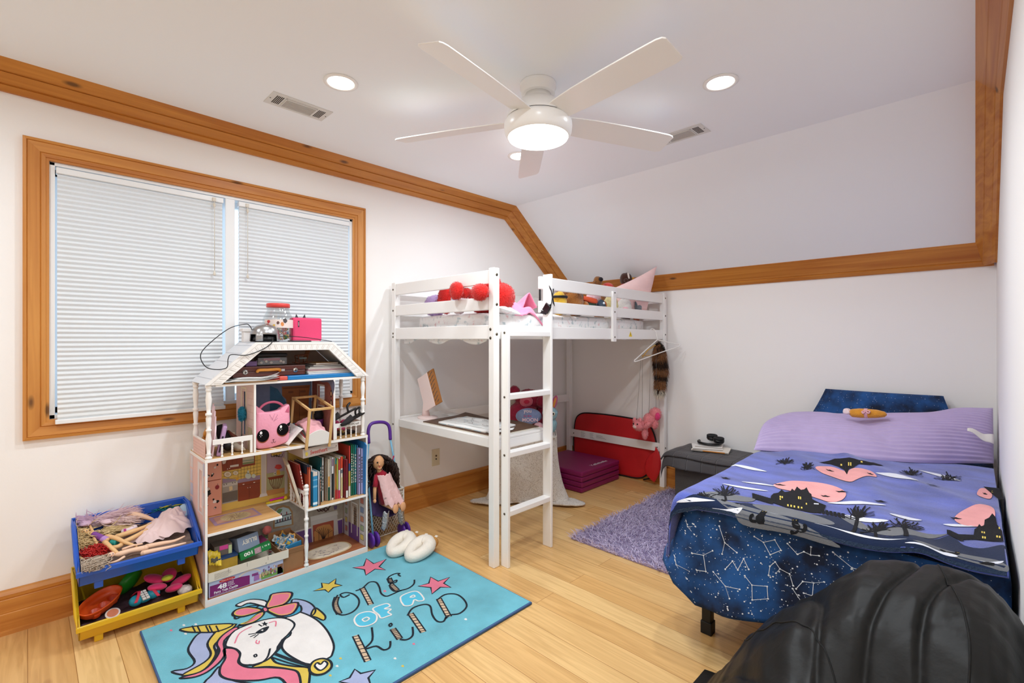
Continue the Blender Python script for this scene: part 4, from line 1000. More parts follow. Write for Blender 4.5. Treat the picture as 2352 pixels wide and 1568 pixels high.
# printed stars and constellations on the hanging foot of the sheet
def foot(x, q, l):
    s = 0; lo, hi = S0, S1 + .02
    for _ in range(22):
        m_ = (lo + hi) / 2
        if along(m_)[0].x < x: lo = m_
        else: hi = m_
    p = skirt(lo, q); e = skirt(min(lo + .002, 1), q) - p; d = skirt(lo, min(1, q + .02)) - skirt(lo, q - .0001); nn = e.cross(d)
    nn = nn.normalized() if nn.length > 0 else Vector((0, -1, 0))
    if nn.y > 0: nn = -nn
    return p + nn * (.0012 * l)
rr = random.Random(12)
def dot(x, q, r): 
    k = 6; fill2(mb, [(x + r * math.cos(a * math.pi / 3), q + r * 2.4 * math.sin(a * math.pi / 3)) for a in range(k)], foot, STAR, 1)
for _ in range(420): dot(rr.uniform(-.90, .05), rr.uniform(.1, .985), rr.choice([.0012, .0012, .0016, .002, .0032]))
CONS = [[(0, 0), (.02, .05), (.05, .04), (.07, .055), (.085, .02), (.07, .055), (.10, .06)], [(0, .06), (.015, .02), (.04, 0), (.05, .03), (.03, .05), (.05, .03), (.08, .05), (.08, .10)], [(0, 0), (.045, .05), (.055, .10), (.045, .05), (.10, .06)], [(0, .1), (.01, .05), (.045, .03), (.075, 0), (.045, .03), (.06, .09), (.03, .1)], [(0, 0), (.03, .03), (.08, .02), (.09, .07), (.04, .09), (.03, .03)], [(0, .08), (.02, .03), (.05, .06), (.06, 0), (.09, .04)]]
for r_ in range(4):
    for c_ in range(7):
        x0 = -.89 + c_ * .135 + (.06 if r_ % 2 else 0) + rr.uniform(-.015, .015); q0 = .17 + r_ * .215 + rr.uniform(-.03, .03)
        cs = CONS[(c_ * 2 + r_ * 3) % 6]; an = rr.uniform(-.5, .5); sc_ = rr.uniform(.85, 1.15)
        pts = [(x0 + (px * math.cos(an) - py * math.sin(an)) * sc_, q0 + (px * math.sin(an) + py * math.cos(an)) * sc_ * 2.3) for px, py in cs]
        if max(p[0] for p in pts) > .04 or max(p[1] for p in pts) > .98: continue
        for a, b in zip(pts[:-1], pts[1:]): 
            dx, dy = b[0] - a[0], (b[1] - a[1]) / 2.4; l_ = math.hypot(dx, dy) or 1; wx, wy = -dy / l_ * .0010, dx / l_ * .0010 * 2.4
            mb.use(STAR).add([foot(a[0] - wx, a[1] - wy, 1.3), foot(a[0] + wx, a[1] + wy, 1.3), foot(b[0] + wx, b[1] + wy, 1.3), foot(b[0] - wx, b[1] - wy, 1.3)], [(0, 1, 2, 3)])
        for p in pts: dot(p[0], p[1], .0036)
solo('fitted_sheet', mb, 'navy sheet printed with white constellations hanging over the foot of the bed', 'bed sheet')

# fleece blanket printed with a haunted night scene
RC = .035
def fall(d, r=RC):
    if d <= 0: return 0, 0
    if d < r * math.pi / 2: return r * math.sin(d / r), r * (1 - math.cos(d / r))
    return r, r + d - r * math.pi / 2
def blanket(a, b, l=0):
    ha, va = fall(-.892 - a); hb, vb = fall(1.968 - b)
    x = max(a, -.892) - ha; y = max(b, 1.968) - hb
    k = min(va + vb, .3)
    x -= .05 * k * (va > 0); y -= .10 * k * (vb > 0) + .008 * math.sin(a * 19 + 1) * min(1, vb * 12)
    bump = .010 * noise.noise((a * 2.6, b * 2.2, 4)) + .006 * noise.noise((a * 6 + b * 3, b * 5, 9)) + .010 * math.exp(-((a + .55 * b - .95) / .07) ** 2) + .008 * math.exp(-((a + .9 * b - 2.35) / .06) ** 2) + .010 * math.exp(-((a + .3 * b - .45) / .05) ** 2)
    top = 1 if (va + vb) < .04 else max(0, 1 - (va + vb - .04) * 12)
    z = BZ + .012 - va - vb + (bump + .008) * top
    return Vector((x, min(y, 3.9), z)) + Vector((-.3 if va > .03 else 0, -.6 if vb > .03 else -.06, 1 if vb + va < .06 else .2)) * ((.0016 + .0005 * l) if l else 0)
SKY = mat('fleece_violet', '#5563b4', .95, bump=(240, .4), var=(5, .75, (1, 2.2, 1)), sheen=.5)
GRD = mat('fleece_navy', '#0c1f40', .95, bump=(240, .2), var=(12, .35), sheen=.1); HILL = mat('fleece_grey', '#6f7175', .95, bump=(240, .3), var=(10, .2), sheen=.1)
CLD = mat('fleece_white', '#e3e6f0', .95, bump=(240, .4)); MOON = mat('fleece_pink', '#f0a8a6', .95, bump=(240, .4), var=(14, .18)); INK = mat('fleece_black', '#0b0c12', .95, bump=(240, .3)); YEL = mat('fleece_yellow', '#e9cf62', .95)
mb = MB(SKY)
def hemb(a):      # where the near edge lies, in cloth coordinates
    pts = [(-1.1, 1.87), (-.93, 1.86), (-.82, 1.90), (-.72, 1.91), (-.5, 1.91), (-.2, 1.92), (.0, 1.925), (.08, 1.93)]
    for i in range(len(pts) - 1):
        if a <= pts[i + 1][0]: f = (a - pts[i][0]) / (pts[i + 1][0] - pts[i][0]); return pts[i][1] + (pts[i + 1][1] - pts[i][1]) * max(0, f)
    return 1.93
mb.sheet(lambda u, v: blanket(-1.10 + 1.168 * u, hemb(-1.10 + 1.168 * u) + v * (3.45 - hemb(-1.10 + 1.168 * u))), 210, 260, .008)
def cl(X, Y):     # measured print position -> cloth coordinates
    px, py = 1480 + X / 2.697, 1060 + Y / 2.697
    x, y = on_z(px, py, BZ + .015)
    if y < 1.965 or x < -.91:
        x2, z2 = on_y(px, py, 1.935)
        if y < 1.965: return (x2, min(1.965, 1.975 - (BZ - z2)))
    return (x, y)
def P2(*pts): return [cl(*p) for p in pts]
ST = .018
def blob(pts, m, l, sm=2): fill2(mb, smooth2(P2(*pts), True, sm), blanket, m, l, ST)
# ground: navy band to the hem
top = [(190, 345), (240, 310), (300, 260), (340, 255), (430, 262), (520, 268), (670, 270), (800, 300), (1000, 330), (1200, 355), (1380, 430), (1500, 480), (1640, 495), (1800, 490), (1900, 470), (1980, 530), (2100, 555), (2215, 535), (2245, 560)]
tp = smooth2(P2(*top), False, 2); rx = tp[-1][0]
hem_pts = [(a, hemb(a) + .002) for a in np.linspace(.064, tp[0][0] - .02, 40)]
fill2(mb, [(-1.08, tp[0][1] + .02)] + tp + [(.064, tp[-1][1])] + hem_pts + [(-1.08, 1.875)], blanket, GRD, 1, ST)
edge = [(a, hemb(a) + .006) for a in np.linspace(-1.05, .064, 60)]
blob([(430, 290), (520, 300), (600, 320), (800, 350), (930, 450), (1215, 598), (1100, 585), (870, 522), (620, 462), (560, 400), (470, 340)], HILL, 2, 2)
blob([(670, 275), (850, 290), (1080, 350), (1180, 395), (1080, 395), (900, 350), (760, 320)], HILL, 2)
blob([(1210, 350), (1300, 360), (1420, 430), (1560, 440), (1800, 460), (1880, 460), (1760, 490), (1600, 495), (1480, 470), (1330, 420)], HILL, 2)
blob([(1660, 555), (1800, 550), (2000, 590), (2180, 630), (2235, 660), (2260, 760), (2240, 800), (2100, 750), (1900, 690), (1760, 650), (1650, 600)], HILL, 2)
blob([(340, 215), (450, 205), (620, 230), (690, 240), (640, 262), (450, 262), (340, 250)], HILL, 2)
for c_ in ([(210, 320), (280, 300), (350, 305), (430, 320), (340, 325), (230, 328)], [(420, 365), (500, 375), (560, 370), (600, 365), (590, 395), (570, 405), (540, 390), (480, 380)], [(660, 340), (760, 370), (830, 380), (920, 380), (880, 388), (780, 385), (690, 352)],
           [(1040, 455), (1120, 455), (1250, 500), (1380, 525), (1480, 540), (1580, 570), (1620, 582), (1500, 575), (1360, 550), (1260, 520), (1150, 480)], [(1610, 625), (1700, 630), (1820, 665), (1900, 660), (1940, 680), (1920, 695), (1850, 690), (1760, 660)], [(2010, 630), (2060, 640), (2130, 665), (2225, 640), (2190, 668), (2110, 680), (2060, 655)],
           [(1520, 350), (1600, 345), (1660, 352), (1720, 365), (1640, 370), (1560, 365)], [(480, 150), (640, 172), (770, 195), (620, 182)], [(600, 130), (720, 142), (820, 162), (700, 150)], [(1130, 265), (1330, 268), (1500, 290), (1300, 285)], [(1850, 393), (1950, 396), (2060, 410), (1920, 410)], [(1220, 335), (1350, 360), (1500, 395), (1480, 402), (1330, 378)], [(520, 20), (640, 35), (760, 62), (640, 48)], [(1430, 85), (1560, 100), (1700, 140), (1560, 120)], [(1700, 60), (1850, 90), (1960, 130), (1840, 105)]):
    blob(c_, CLD, 3)
blob([(800, 150), (850, 130), (920, 122), (1050, 135), (1150, 160), (1220, 190), (1250, 225), (1220, 255), (1150, 262), (1080, 240), (1000, 215), (900, 190), (830, 175)], MOON, 3)
blob([(1060, 55), (1130, 40), (1180, 45), (1250, 70), (1300, 60), (1400, 75), (1440, 110), (1390, 112), (1320, 125), (1270, 135), (1180, 115), (1100, 90)], MOON, 3)
blob([(1920, 360), (1960, 320), (2030, 295), (2120, 285), (2165, 310), (2170, 380), (2120, 400), (2050, 412), (1960, 395)], MOON, 3)
blob([(2060, 210), (2080, 175), (2130, 180), (2155, 215), (2140, 238), (2100, 232)], MOON, 3)
def ink(pts, l=4): fill2(mb, P2(*pts), blanket, INK, l, ST)
ink([(780, 250), (785, 225), (800, 210), (830, 205), (850, 185), (870, 200), (905, 195), (915, 175), (930, 190), (945, 160), (970, 182), (990, 178), (1005, 165), (1022, 200), (1035, 210), (1040, 245), (1080, 265), (1125, 282), (1110, 320), (1060, 330), (1020, 325), (870, 290), (790, 262)])
ink([(1885, 450), (1930, 465), (2040, 470), (2045, 430), (2060, 420), (2075, 395), (2090, 415), (2105, 400), (2108, 370), (2135, 360), (2155, 342), (2175, 360), (2185, 400), (2215, 440), (2225, 515), (2150, 512), (2050, 500), (1950, 500)])
ink([(1080, 20), (1150, 8), (1180, 0), (1270, 5), (1330, 20), (1420, 15), (1480, 32), (1400, 45), (1330, 40), (1290, 60), (1270, 58), (1255, 92), (1235, 60), (1200, 40), (1150, 25)])
ink([(2100, 165), (2200, 175), (2225, 240), (2200, 245), (2160, 215)], 5)
for base, x0, x1, y0, y1 in ((4, 675, 785, 225, 255), (4, 1030, 1230, 305, 345), (4, 1885, 1960, 450, 490)):
    n_ = 9
    for k in range(n_):
        f = k / (n_ - 1); x = x0 + (x1 - x0) * f; y = y0 + (y1 - y0) * f
        line2(mb, P2((x, y - 14), (x + 3, y + 16)), .010, blanket, INK, 4)
    line2(mb, P2((x0, y0 - 2), (x1, y1 - 2)), .008, blanket, INK, 4); line2(mb, P2((x0, y0 + 8), (x1, y1 + 8)), .006, blanket, INK, 4)
for x, y, w_, h_ in ((838, 224, 8, 12), (850, 226, 8, 12), (838, 240, 8, 8), (952, 228, 7, 16), (964, 230, 7, 16), (885, 275, 9, 12), (905, 279, 9, 12), (925, 283, 9, 12), (950, 288, 9, 12), (970, 292, 9, 10), (1000, 268, 8, 10), (1050, 270, 30, 6),
                     (2088, 445, 8, 12), (2102, 448, 8, 12), (2092, 480, 9, 14), (2106, 482, 9, 14), (2180, 475, 10, 14), (2196, 478, 10, 14), (2195, 415, 8, 12), (1215, 30, 10, 8), (1262, 28, 7, 16), (1275, 30, 7, 16), (1340, 25, 12, 8), (2150, 190, 10, 10)):
    fill2(mb, P2((x, y), (x + w_, y + 2), (x + w_, y + h_ + 2), (x, y + h_)), blanket, YEL if w_ < 25 else CLD, 5)
def tree(bx, by, cx, cy, wd, ht, sd, wt=.009):
    r_ = random.Random(sd); line2(mb, smooth2(P2((bx, by), ((bx + cx) / 2 + 6, (by + cy) / 2 + ht * .3), (cx, cy + ht * .45)), False, 2), [wt] * 9, blanket, INK, 4, step=.03)
    for k in range(15):
        a = math.pi * (1.02 + .96 * k / 14); x, y = cx, cy + ht * .45; pts = [(x, y)]
        for j in range(3): x += math.cos(a) * wd * .5 * (.42, .34, .24)[j]; y += math.sin(a) * ht * .95 * (.42, .34, .24)[j] + r_.uniform(-5, 5); pts.append((x, y)); a += r_.uniform(-.5, .5)
        line2(mb, P2(*pts), .0045, blanket, INK, 4)
        line2(mb, P2(pts[1], (pts[1][0] + r_.uniform(-25, 25), pts[1][1] - r_.uniform(5, 20))), .003, blanket, INK, 4)
for a_ in ((460, 268, 500, 200, 190, 75, 1), (1275, 480, 1320, 330, 220, 75, 2, .011), (1620, 505, 1610, 410, 260, 80, 3, .013), (1425, 480, 1430, 425, 200, 50, 4), (325, 255, 360, 228, 110, 35, 5), (1000, 60, 1010, 45, 90, 35, 6, .006), (860, 25, 870, 10, 120, 22, 7, .005), (1640, 40, 1650, 80, 160, 30, 8, .005), (1870, 70, 1880, 110, 180, 30, 9, .005)): tree(*a_)
def cat_sit(x, y, s, f=1):
    ink([(x - 30 * s * f, y + 30 * s), (x - 34 * s * f, y), (x - 20 * s * f, y - 18 * s), (x - 12 * s * f, y - 40 * s), (x - 14 * s * f, y - 56 * s), (x - 4 * s * f, y - 47 * s), (x + 10 * s * f, y - 48 * s), (x + 20 * s * f, y - 58 * s), (x + 22 * s * f, y - 38 * s), (x + 18 * s * f, y - 22 * s), (x + 24 * s * f, y + 30 * s), (x + 20 * s * f, y + 46 * s), (x - 10 * s * f, y + 44 * s)], 5)
    line2(mb, smooth2(P2((x - 28 * s * f, y + 28 * s), (x - 58 * s * f, y + 22 * s), (x - 62 * s * f, y - 2 * s), (x - 48 * s * f, y - 10 * s)), False, 2), .011 * s, blanket, INK, 5)
    for e in (-6, 12): fill2(mb, P2((x + e * s * f, y - 42 * s), (x + (e + 5) * s * f, y - 41 * s), (x + (e + 2) * s * f, y - 36 * s)), blanket, YEL, 6.5)
def cat_walk(x, y, s):
    ink([(x - 50 * s, y - 6 * s), (x - 20 * s, y - 12 * s), (x + 20 * s, y - 10 * s), (x + 30 * s, y - 26 * s), (x + 38 * s, y - 18 * s), (x + 52 * s, y - 20 * s), (x + 58 * s, y - 6 * s), (x + 40 * s, y + 8 * s), (x + 26 * s, y + 40 * s), (x + 16 * s, y + 38 * s), (x + 12 * s, y + 12 * s), (x - 12 * s, y + 12 * s), (x - 20 * s, y + 34 * s), (x - 28 * s, y + 32 * s), (x - 30 * s, y + 8 * s)], 5)
    line2(mb, smooth2(P2((x - 48 * s, y - 4 * s), (x - 74 * s, y - 8 * s), (x - 80 * s, y - 24 * s)), False, 2), .010 * s, blanket, INK, 5)
    for e in (38, 48): fill2(mb, P2((x + e * s, y - 12 * s), (x + (e + 5) * s, y - 11 * s), (x + (e + 2) * s, y - 7 * s)), blanket, YEL, 6.5)
cat_walk(595, 320, .6); cat_sit(725, 420, 1.0); cat_sit(930, 488, 1.05, -1); cat_walk(1905, 590, .85); ink([(2070, 735), (2110, 720), (2150, 690), (2172, 720), (2165, 755), (2120, 745)], 5)
for x, y, s in ((840, 147, 40), (1122, 222, 32), (1225, 206, 42), (1465, 265, 45), (505, 108, 35), (1790, 165, 45), (1930, 358, 40), (1150, 65, 28), (1400, 95, 22), (2110, 205, 16)):
    ink([(x - s, y - 6), (x - s * .4, y), (x, y - 3), (x + s * .4, y + 3), (x + s, y + 6), (x + s * .4, y + 8), (x, y + 6), (x - s * .5, y + 5)], 6)
# stitched hem
line2(mb, edge, .012, blanket, mat('fleece_hem', '#23344c', .95, bump=(160, .8)), 3)
solo('fleece_blanket', mb, 'violet and navy blanket printed with haunted houses, cats and pink moons on the bed', 'blanket')

# long lilac ribbed pillow across the head of the bed
LIL = mat('lilac_velvet', '#b3a2c9', .9, var=(16, .10), sheen=.5)
BB = [(-.93, 2.98, .655), (-.83, 3.06, .648), (-.70, 3.16, .645), (-.48, 3.20, .645), (-.23, 3.31, .645), (-.066, 3.45, .645), (.070, 3.55, .65)]
TT = [(-1.00, 3.42, .735), (-.95, 3.66, .765), (-.84, 3.74, .785), (-.57, 3.75, .805), (-.22, 3.72, .855), (-.07, 3.72, .905), (.070, 3.72, .925)]
def lerp_path(P_, u):
    k = u * (len(P_) - 1); i = min(int(k), len(P_) - 2); f = k - i; p0 = P_[max(i - 1, 0)]; p1 = P_[i]; p2 = P_[i + 1]; p3 = P_[min(i + 2, len(P_) - 1)]
    return Vector([.5 * (2 * p1[a] + (p2[a] - p0[a]) * f + (2 * p0[a] - 5 * p1[a] + 4 * p2[a] - p3[a]) * f * f + (3 * p1[a] - p0[a] - 3 * p2[a] + p3[a]) * f ** 3) for a in range(3)])
def bodyp(u, v):
    a = lerp_path(BB, u); b = lerp_path(TT, u); e = max(0, 1 - abs(2 * u - 1) ** 7) ** .5
    d = b - a; nn = Vector((0, -d.z, d.y)).normalized()
    if v < .6:
        q = v / .6; h = math.sin(math.pi * q) ** .6 * .085 * e + .0035 * math.sin(q * 19 * 2 * math.pi) * e + .012 * e * noise.noise((a.x * 5, q * 3, 1)) * math.sin(math.pi * q) - .020 * math.exp(-((a.x + .42 + .3 * (q - .5)) / .05) ** 2) * math.sin(math.pi * q)
        return a + d * q + nn * h
    q = (v - .6) / .4
    return b - d * q - nn * math.sin(math.pi * q) ** .6 * .05 * e
mb = MB(LIL); mb.grid(bodyp, 90, 200)
t = thing('body_pillow', 'long ribbed lilac pillow lying across the head of the bed', 'pillow', (-.45, 3.4, .64)); part('cover', mb, t)
mb = MB(mat('tag_white', '#e8e4de', .8)); mb.sheet(lambda u, v: (-.03 + .098 * u, 3.455 + .07 * u - .03 * v, .835 - .035 * u - .035 * v * (.3 + u) + .006 * math.sin(u * 8)), 10, 6, .0015); part('care_tag', mb, t, label='white fabric care tag')
# prop pillow hidden behind, and the navy pillow at the wall
mb = MB(mat('pillow_white', '#dcdad6', .9)); pillow4(mb, [(-.80, 3.60, .64), (.05, 3.62, .64), (.05, 3.80, .80), (-.80, 3.80, .72)], .06); solo('bed_pillow', mb, 'plain pillow hidden under the lilac ribbed pillow', 'pillow')
mb = MB(NAVY); pillow4(mb, [(-.87, 3.86, .70), (-.04, 3.86, .70), (-.14, 3.935, .955), (-.755, 3.935, .955)], .10, pinch=.02)
fw = lambda x, z, l: Vector((x, 3.86 + (z - .70) * .3 - .050 - .0, z))
solo('star_pillow', mb, 'navy pillow with constellations standing at the wall behind the lilac pillow', 'pillow')
ORG = plush('#d8932f')
t = thing('plush_carrot', 'orange plush carrot with a pink tie lying on the lilac pillow', 'plush toy', (-.46, 3.47, .83))
mb = MB(ORG); mb.tube([(-.545, 3.46, .858), (-.53, 3.46, .860), (-.49, 3.46, .864), (-.45, 3.46, .866), (-.41, 3.465, .868), (-.375, 3.47, .868), (-.365, 3.47, .867)], [.006, .024, .028, .027, .024, .016, .004], 16); part('root', mb, t)
mb = MB(plush('#eab2b8')); mb.tube([(-.468, 3.46, .866), (-.452, 3.46, .867)], .0285, 16); mb.tube(smooth2([(-.46, 3.436, .885), (-.475, 3.43, .878), (-.47, 3.425, .868), (-.46, 3.432, .88), (-.445, 3.425, .872), (-.44, 3.43, .884), (-.46, 3.436, .885)], False, 2), .004, 6); part('tie', mb, t)
mb = MB(plush('#e9d3d6'))
for k in range(3): mb.ell((-.555, 3.46 + (k - 1) * .012, .862 + .006 * k), (.020, .009, .011), (0, 0, 20 * (k - 1)))
part('leaf_tuft', mb, t)

# black quilted comforter heaped over the foot of the bed, in the foreground
SILK = mat('black_nylon', '#0e0e0d', .48, bump=(16, .35), spec=.34)
SX = [(-.80, 0), (-.72, .02), (-.66, .12), (-.60, .21), (-.53, .34), (-.46, .44), (-.40, .52), (-.33, .585), (-.27, .645), (-.21, .695), (-.15, .718), (-.10, .735), (-.05, .745), (-.01, .742), (.02, .728), (.045, .70), (.07, .66), (.09, .62)]
def prof1(P_, x):
    if x <= P_[0][0]: return P_[0][1]
    for i in range(len(P_) - 1):
        if x <= P_[i + 1][0]: f = (x - P_[i][0]) / (P_[i + 1][0] - P_[i][0]); f = f * f * (3 - 2 * f) * .4 + f * .6; return P_[i][1] + (P_[i + 1][1] - P_[i][1]) * f
    return P_[-1][1]
SY = [(.55, .0), (.70, .30), (.85, .52), (1.0, .66), (1.2, .84), (1.4, .97), (1.55, 1.0), (1.65, .99), (1.75, .93), (1.83, .82), (1.88, .62)]
SEAM = [1.36, 1.93, 2.27, 2.55]
def heap(x, y, detail=1):
    ky = prof1(SY, y); xs = x / (.62 + .38 * min(1, max(.2, (y - .5) / .9)))      # narrower towards the camera
    h = prof1(SX, xs if x < 0 else x) * ky
    cx0, cy0 = -.10, .95; th = math.atan2(y - cy0, x - cx0); rr_ = math.hypot(x - cx0, y - cy0)
    if detail:
        fo = 0
        for k, s in enumerate((.62, 1.12, 1.42, 1.68, 2.02, 2.38, 2.75)):
            d = (th - s + .12 * math.sin(rr_ * 6 + k)) * rr_; fo -= .014 * math.exp(-(d / .010) ** 2) + .014 * math.exp(-(d / .06) ** 2)
        puff = .012 * abs(math.sin(rr_ * 7 + 2 * th)) ** .8
        h += (fo * min(1, rr_ * 2.2) + puff - .02 + .020 * noise.noise((x * 5, y * 5, 3)) + .010 * noise.noise((x * 14 + y * 9, y * 12, 7))) * min(1, h / .12)
        # hollow inside the heap and the front lobe that folds over it
        h -= .15 * math.exp(-((x + .13) / .17) ** 2 - ((y - 1.20) / .16) ** 2) * min(1, h / .3)
        lob = math.exp(-((x + .34) / .15) ** 4 - ((y - 1.08) / .17) ** 4); h += (.07 + .02 * math.sin(x * 30 + y * 12)) * lob
    return max(h, .004)
mb = MB(SILK)
def heap_uv(u, v):
    y = .55 + 1.31 * v; x0 = -.76 * (.62 + .38 * min(1, max(.2, (y - .5) / .9))); x = x0 + (.083 - x0) * u
    return (x, y, heap(x, y))
mb.grid(heap_uv, 220, 260)
# a closed underside
mb.grid(lambda u, v: (heap_uv(1 - u, v)[0], heap_uv(1 - u, v)[1], .002), 8, 8)
mb.use(mat('black_thread', '#090909', .8))
for s, r0, r1 in ((1.42, .30, .78), (1.12, .25, .75), (2.02, .35, .82), (2.38, .3, .8)):
    pts = []
    for k in range(40):
        r_ = r0 + (r1 - r0) * k / 39; a_ = s - .12 * math.sin(r_ * 6); x, y = -.10 + r_ * math.cos(a_), .95 + r_ * math.sin(a_)
        if y < 1.84 and x < .07: pts.append((x, y, heap(x, y) + .001))
    if len(pts) > 3: mb.tube(pts, .0022, 6)
solo('comforter', mb, 'black quilted comforter heaped at the foot of the bed in the near right corner', 'comforter')
# flap of the comforter against the wall
# ottoman, weighted blanket, books, headphones
t = thing('storage_ottoman', 'grey fabric storage cube at the knee wall between loft and bed', 'ottoman', (-1.47, 3.78, 0))
OTT = mat('ottoman_grey', '#57534f', .95, bump=(300, .5), var=(220, .25))
mb = MB(OTT); mb.box(-1.71, -1.27, 3.60, 3.96, .028, .335); part('body', mb, t, .008)
mb = MB(OTT); mb.box(-1.715, -1.265, 3.595, 3.962, .337, .385); part('lid', mb, t, .012)
mb = MB(plain('#2b2927')); mb.cyl((-1.58, 3.5945, .36), (-1.58, 3.59, .36), .006, 10); part('tab', mb, t)
def quilt_mat():
    m = mat('weighted_grey', '#4b484a', .85, sheen=.2); nt = m.node_tree; L = nt.links.new
    tc = N(nt, 'ShaderNodeTexCoord'); br = N(nt, 'ShaderNodeTexBrick'); br.offset = 0; br.inputs['Scale'].default_value = 1; br.inputs['Brick Width'].default_value = .11; br.inputs['Row Height'].default_value = .11; br.inputs['Mortar Size'].default_value = .004; br.inputs['Mortar Smooth'].default_value = 1
    L(tc.outputs['Object'], br.inputs['Vector']); bp = N(nt, 'ShaderNodeBump'); bp.invert = True; bp.inputs['Strength'].default_value = .9; bp.inputs['Distance'].default_value = .012
    L(br.outputs['Fac'], bp.inputs['Height']); L(bp.outputs[0], nt.nodes['Principled BSDF'].inputs['Normal']); return m
QLT = quilt_mat()
t = thing('weighted_blanket', 'dark grey quilted blanket folded over the storage cube', 'blanket', (-1.47, 3.78, .39))
def drape(x0, x1, y0, ztop, oxl, oxr, oy, r, flare, sd):
    def f(u, v):
        a = x0 - oxl + (x1 - x0 + oxl + oxr) * u; b = y0 - oy + (3.965 - y0 + oy) * v
        hl, vl = fall(x0 - a, r); hr, vr = fall(a - x1, r); hb, vb = fall(y0 - b, r)
        return Vector((min(max(a, x0), x1) - hl + hr - flare * vl + flare * vr + .01 * noise.noise((b * 8, 1, sd)) * (vl > .02), max(b, y0) - hb - flare * vb - .012 * math.sin(a * 16 + sd) * min(1, vb * 10), ztop - vl - vr - vb + .006 * noise.noise((a * 6, b * 6, sd)) + (.035 * math.exp(-((a - x1 + .02) / .07) ** 2) * 0)))
    return f
mb = MB(QLT); mb.sheet(drape(-1.725, -1.262, 3.585, .400, .13, .10, .125, .05, .16, 2), 50, 46, .010); part('lower_fold', mb, t)
mb = MB(QLT); mb.sheet(drape(-1.730, -1.255, 3.578, .418, .075, .08, .055, .06, .25, 5), 50, 40, .012); part('upper_fold', mb, t)
for i, (x, y, rz, w_, d_, z, th, m, lb) in enumerate([(-1.50, 3.80, 14, .27, .20, .4265, .010, '#e4ddd2', 'cream notebook with spiral edge, bottom of the pile on the grey quilted blanket'), (-1.535, 3.80, 26, .22, .19, .4375, .009, '#e9e6e1', 'white paperback in the middle of the pile under the headphones'), (-1.53, 3.83, 18, .20, .16, .4475, .008, '#e6e2dd', 'white paperback directly under the black headphones')]):
    mb = MB(plain(m, .6)); mb.cbox((x, y, z + th / 2), (w_, d_, th), (0, 0, rz)); mb.use(plain('#8b7f74', .7)); mb.cbox((x, y, z + th / 2), (w_ - .004, d_ + .0006, th * .55), (0, 0, rz))
    t = thing('book', lb, 'book', (x, y, z), 'books on the storage cube'); part('pages', mb, t)
    if i == 0:
        M_ = Matrix.Translation((x, y, z)) @ Matrix.Rotation(R(rz), 4, 'Z'); mb = MB(plain('#c07a2e', .4)); mb.M = M_; mb.box(-.05, .11, -.104, -.098, .001, .010); part('orange_pen', mb, t, .002, label='orange edge strip')
HPB = plain('#121214', .35)
t = thing('headphones', 'black over-ear headphones lying on the book pile', 'headphones', (-1.53, 3.86, .457))
mb = MB(HPB); mb.tube([(-1.53 + .085 * math.cos(a), 3.85 + .07 * math.sin(a) - .01, .475 + .004 * math.sin(a)) for a in np.linspace(R(175), R(385), 26)], [.011] * 26, 12); part('headband', mb, t)
for cx_, cy_, cz_ in ((-1.535, 3.905, .505), (-1.465, 3.86, .498)):
    mb = MB(HPB); mb.lathe([(0, -.018), (.036, -.018), (.042, -.008), (.042, .004), (.040, .010), (.030, .014), (.024, .008), (0, .006)], (cx_, cy_, cz_), 28, (.15, -.2, 1)); c_ = part('ear_cup', mb, t)
    mb = MB(plain('#1f1f22', .8)); mb.tube([(cx_ + .032 * math.cos(a), cy_ + .032 * math.sin(a), cz_ + .014) for a in np.linspace(0, 2 * math.pi, 24, endpoint=False)], .010, 10, closed=True); part('cushion_ring', mb, c_)

# lilac shag rug
t = thing('shag_rug', 'fluffy lilac shag rug on the floor between loft and bed', 'rug', (-1.45, 3.15, 0))
RX0, RX1, RY0, RY1 = -1.905, -1.0, 2.46, 3.88
mb = MB(mat('rug_backing', '#8c7fa0', .95)); mb.box(RX0 + .02, RX1 - .02, RY0 + .02, RY1 - .02, .001, .010); part('backing', mb, t)
SHG = mat('shag_lilac', '#c9bdd8', .95, var=(5, .16), sheen=.3)
mb = MB(SHG); rr = random.Random(5)
nrug = 0
while nrug < 15000:
    x = rr.uniform(RX0 + .01, RX1 - .01); y = rr.uniform(RY0 + .01, RY1)
    if -1.72 < x < -1.26 and y > 3.59: 
        nrug += 1; continue
    d = Vector((rr.gauss(0, .8) + 1.3 * noise.noise((x * 3, y * 3, 0)), rr.gauss(0, .8) + 1.3 * noise.noise((x * 3, y * 3, 5)) - .3, 1.0)); d.normalize()
    ln = rr.uniform(.030, .055); p = Vector((x, y, .009)); s_ = d.cross(Vector((rr.uniform(-1, 1), rr.uniform(-1, 1), .2))).normalized() * .0017
    m_ = p + d * ln * .55; e = p + d * ln + Vector((d.x, d.y, 0)) * .012 - Vector((0, 0, .006)); e.z = max(e.z, .004)
    mb.add([p - s_, p + s_, m_ + s_, m_ - s_, e], [(0, 1, 2, 3), (3, 2, 4)], True); nrug += 1
part('pile', mb, t, kind='stuff')
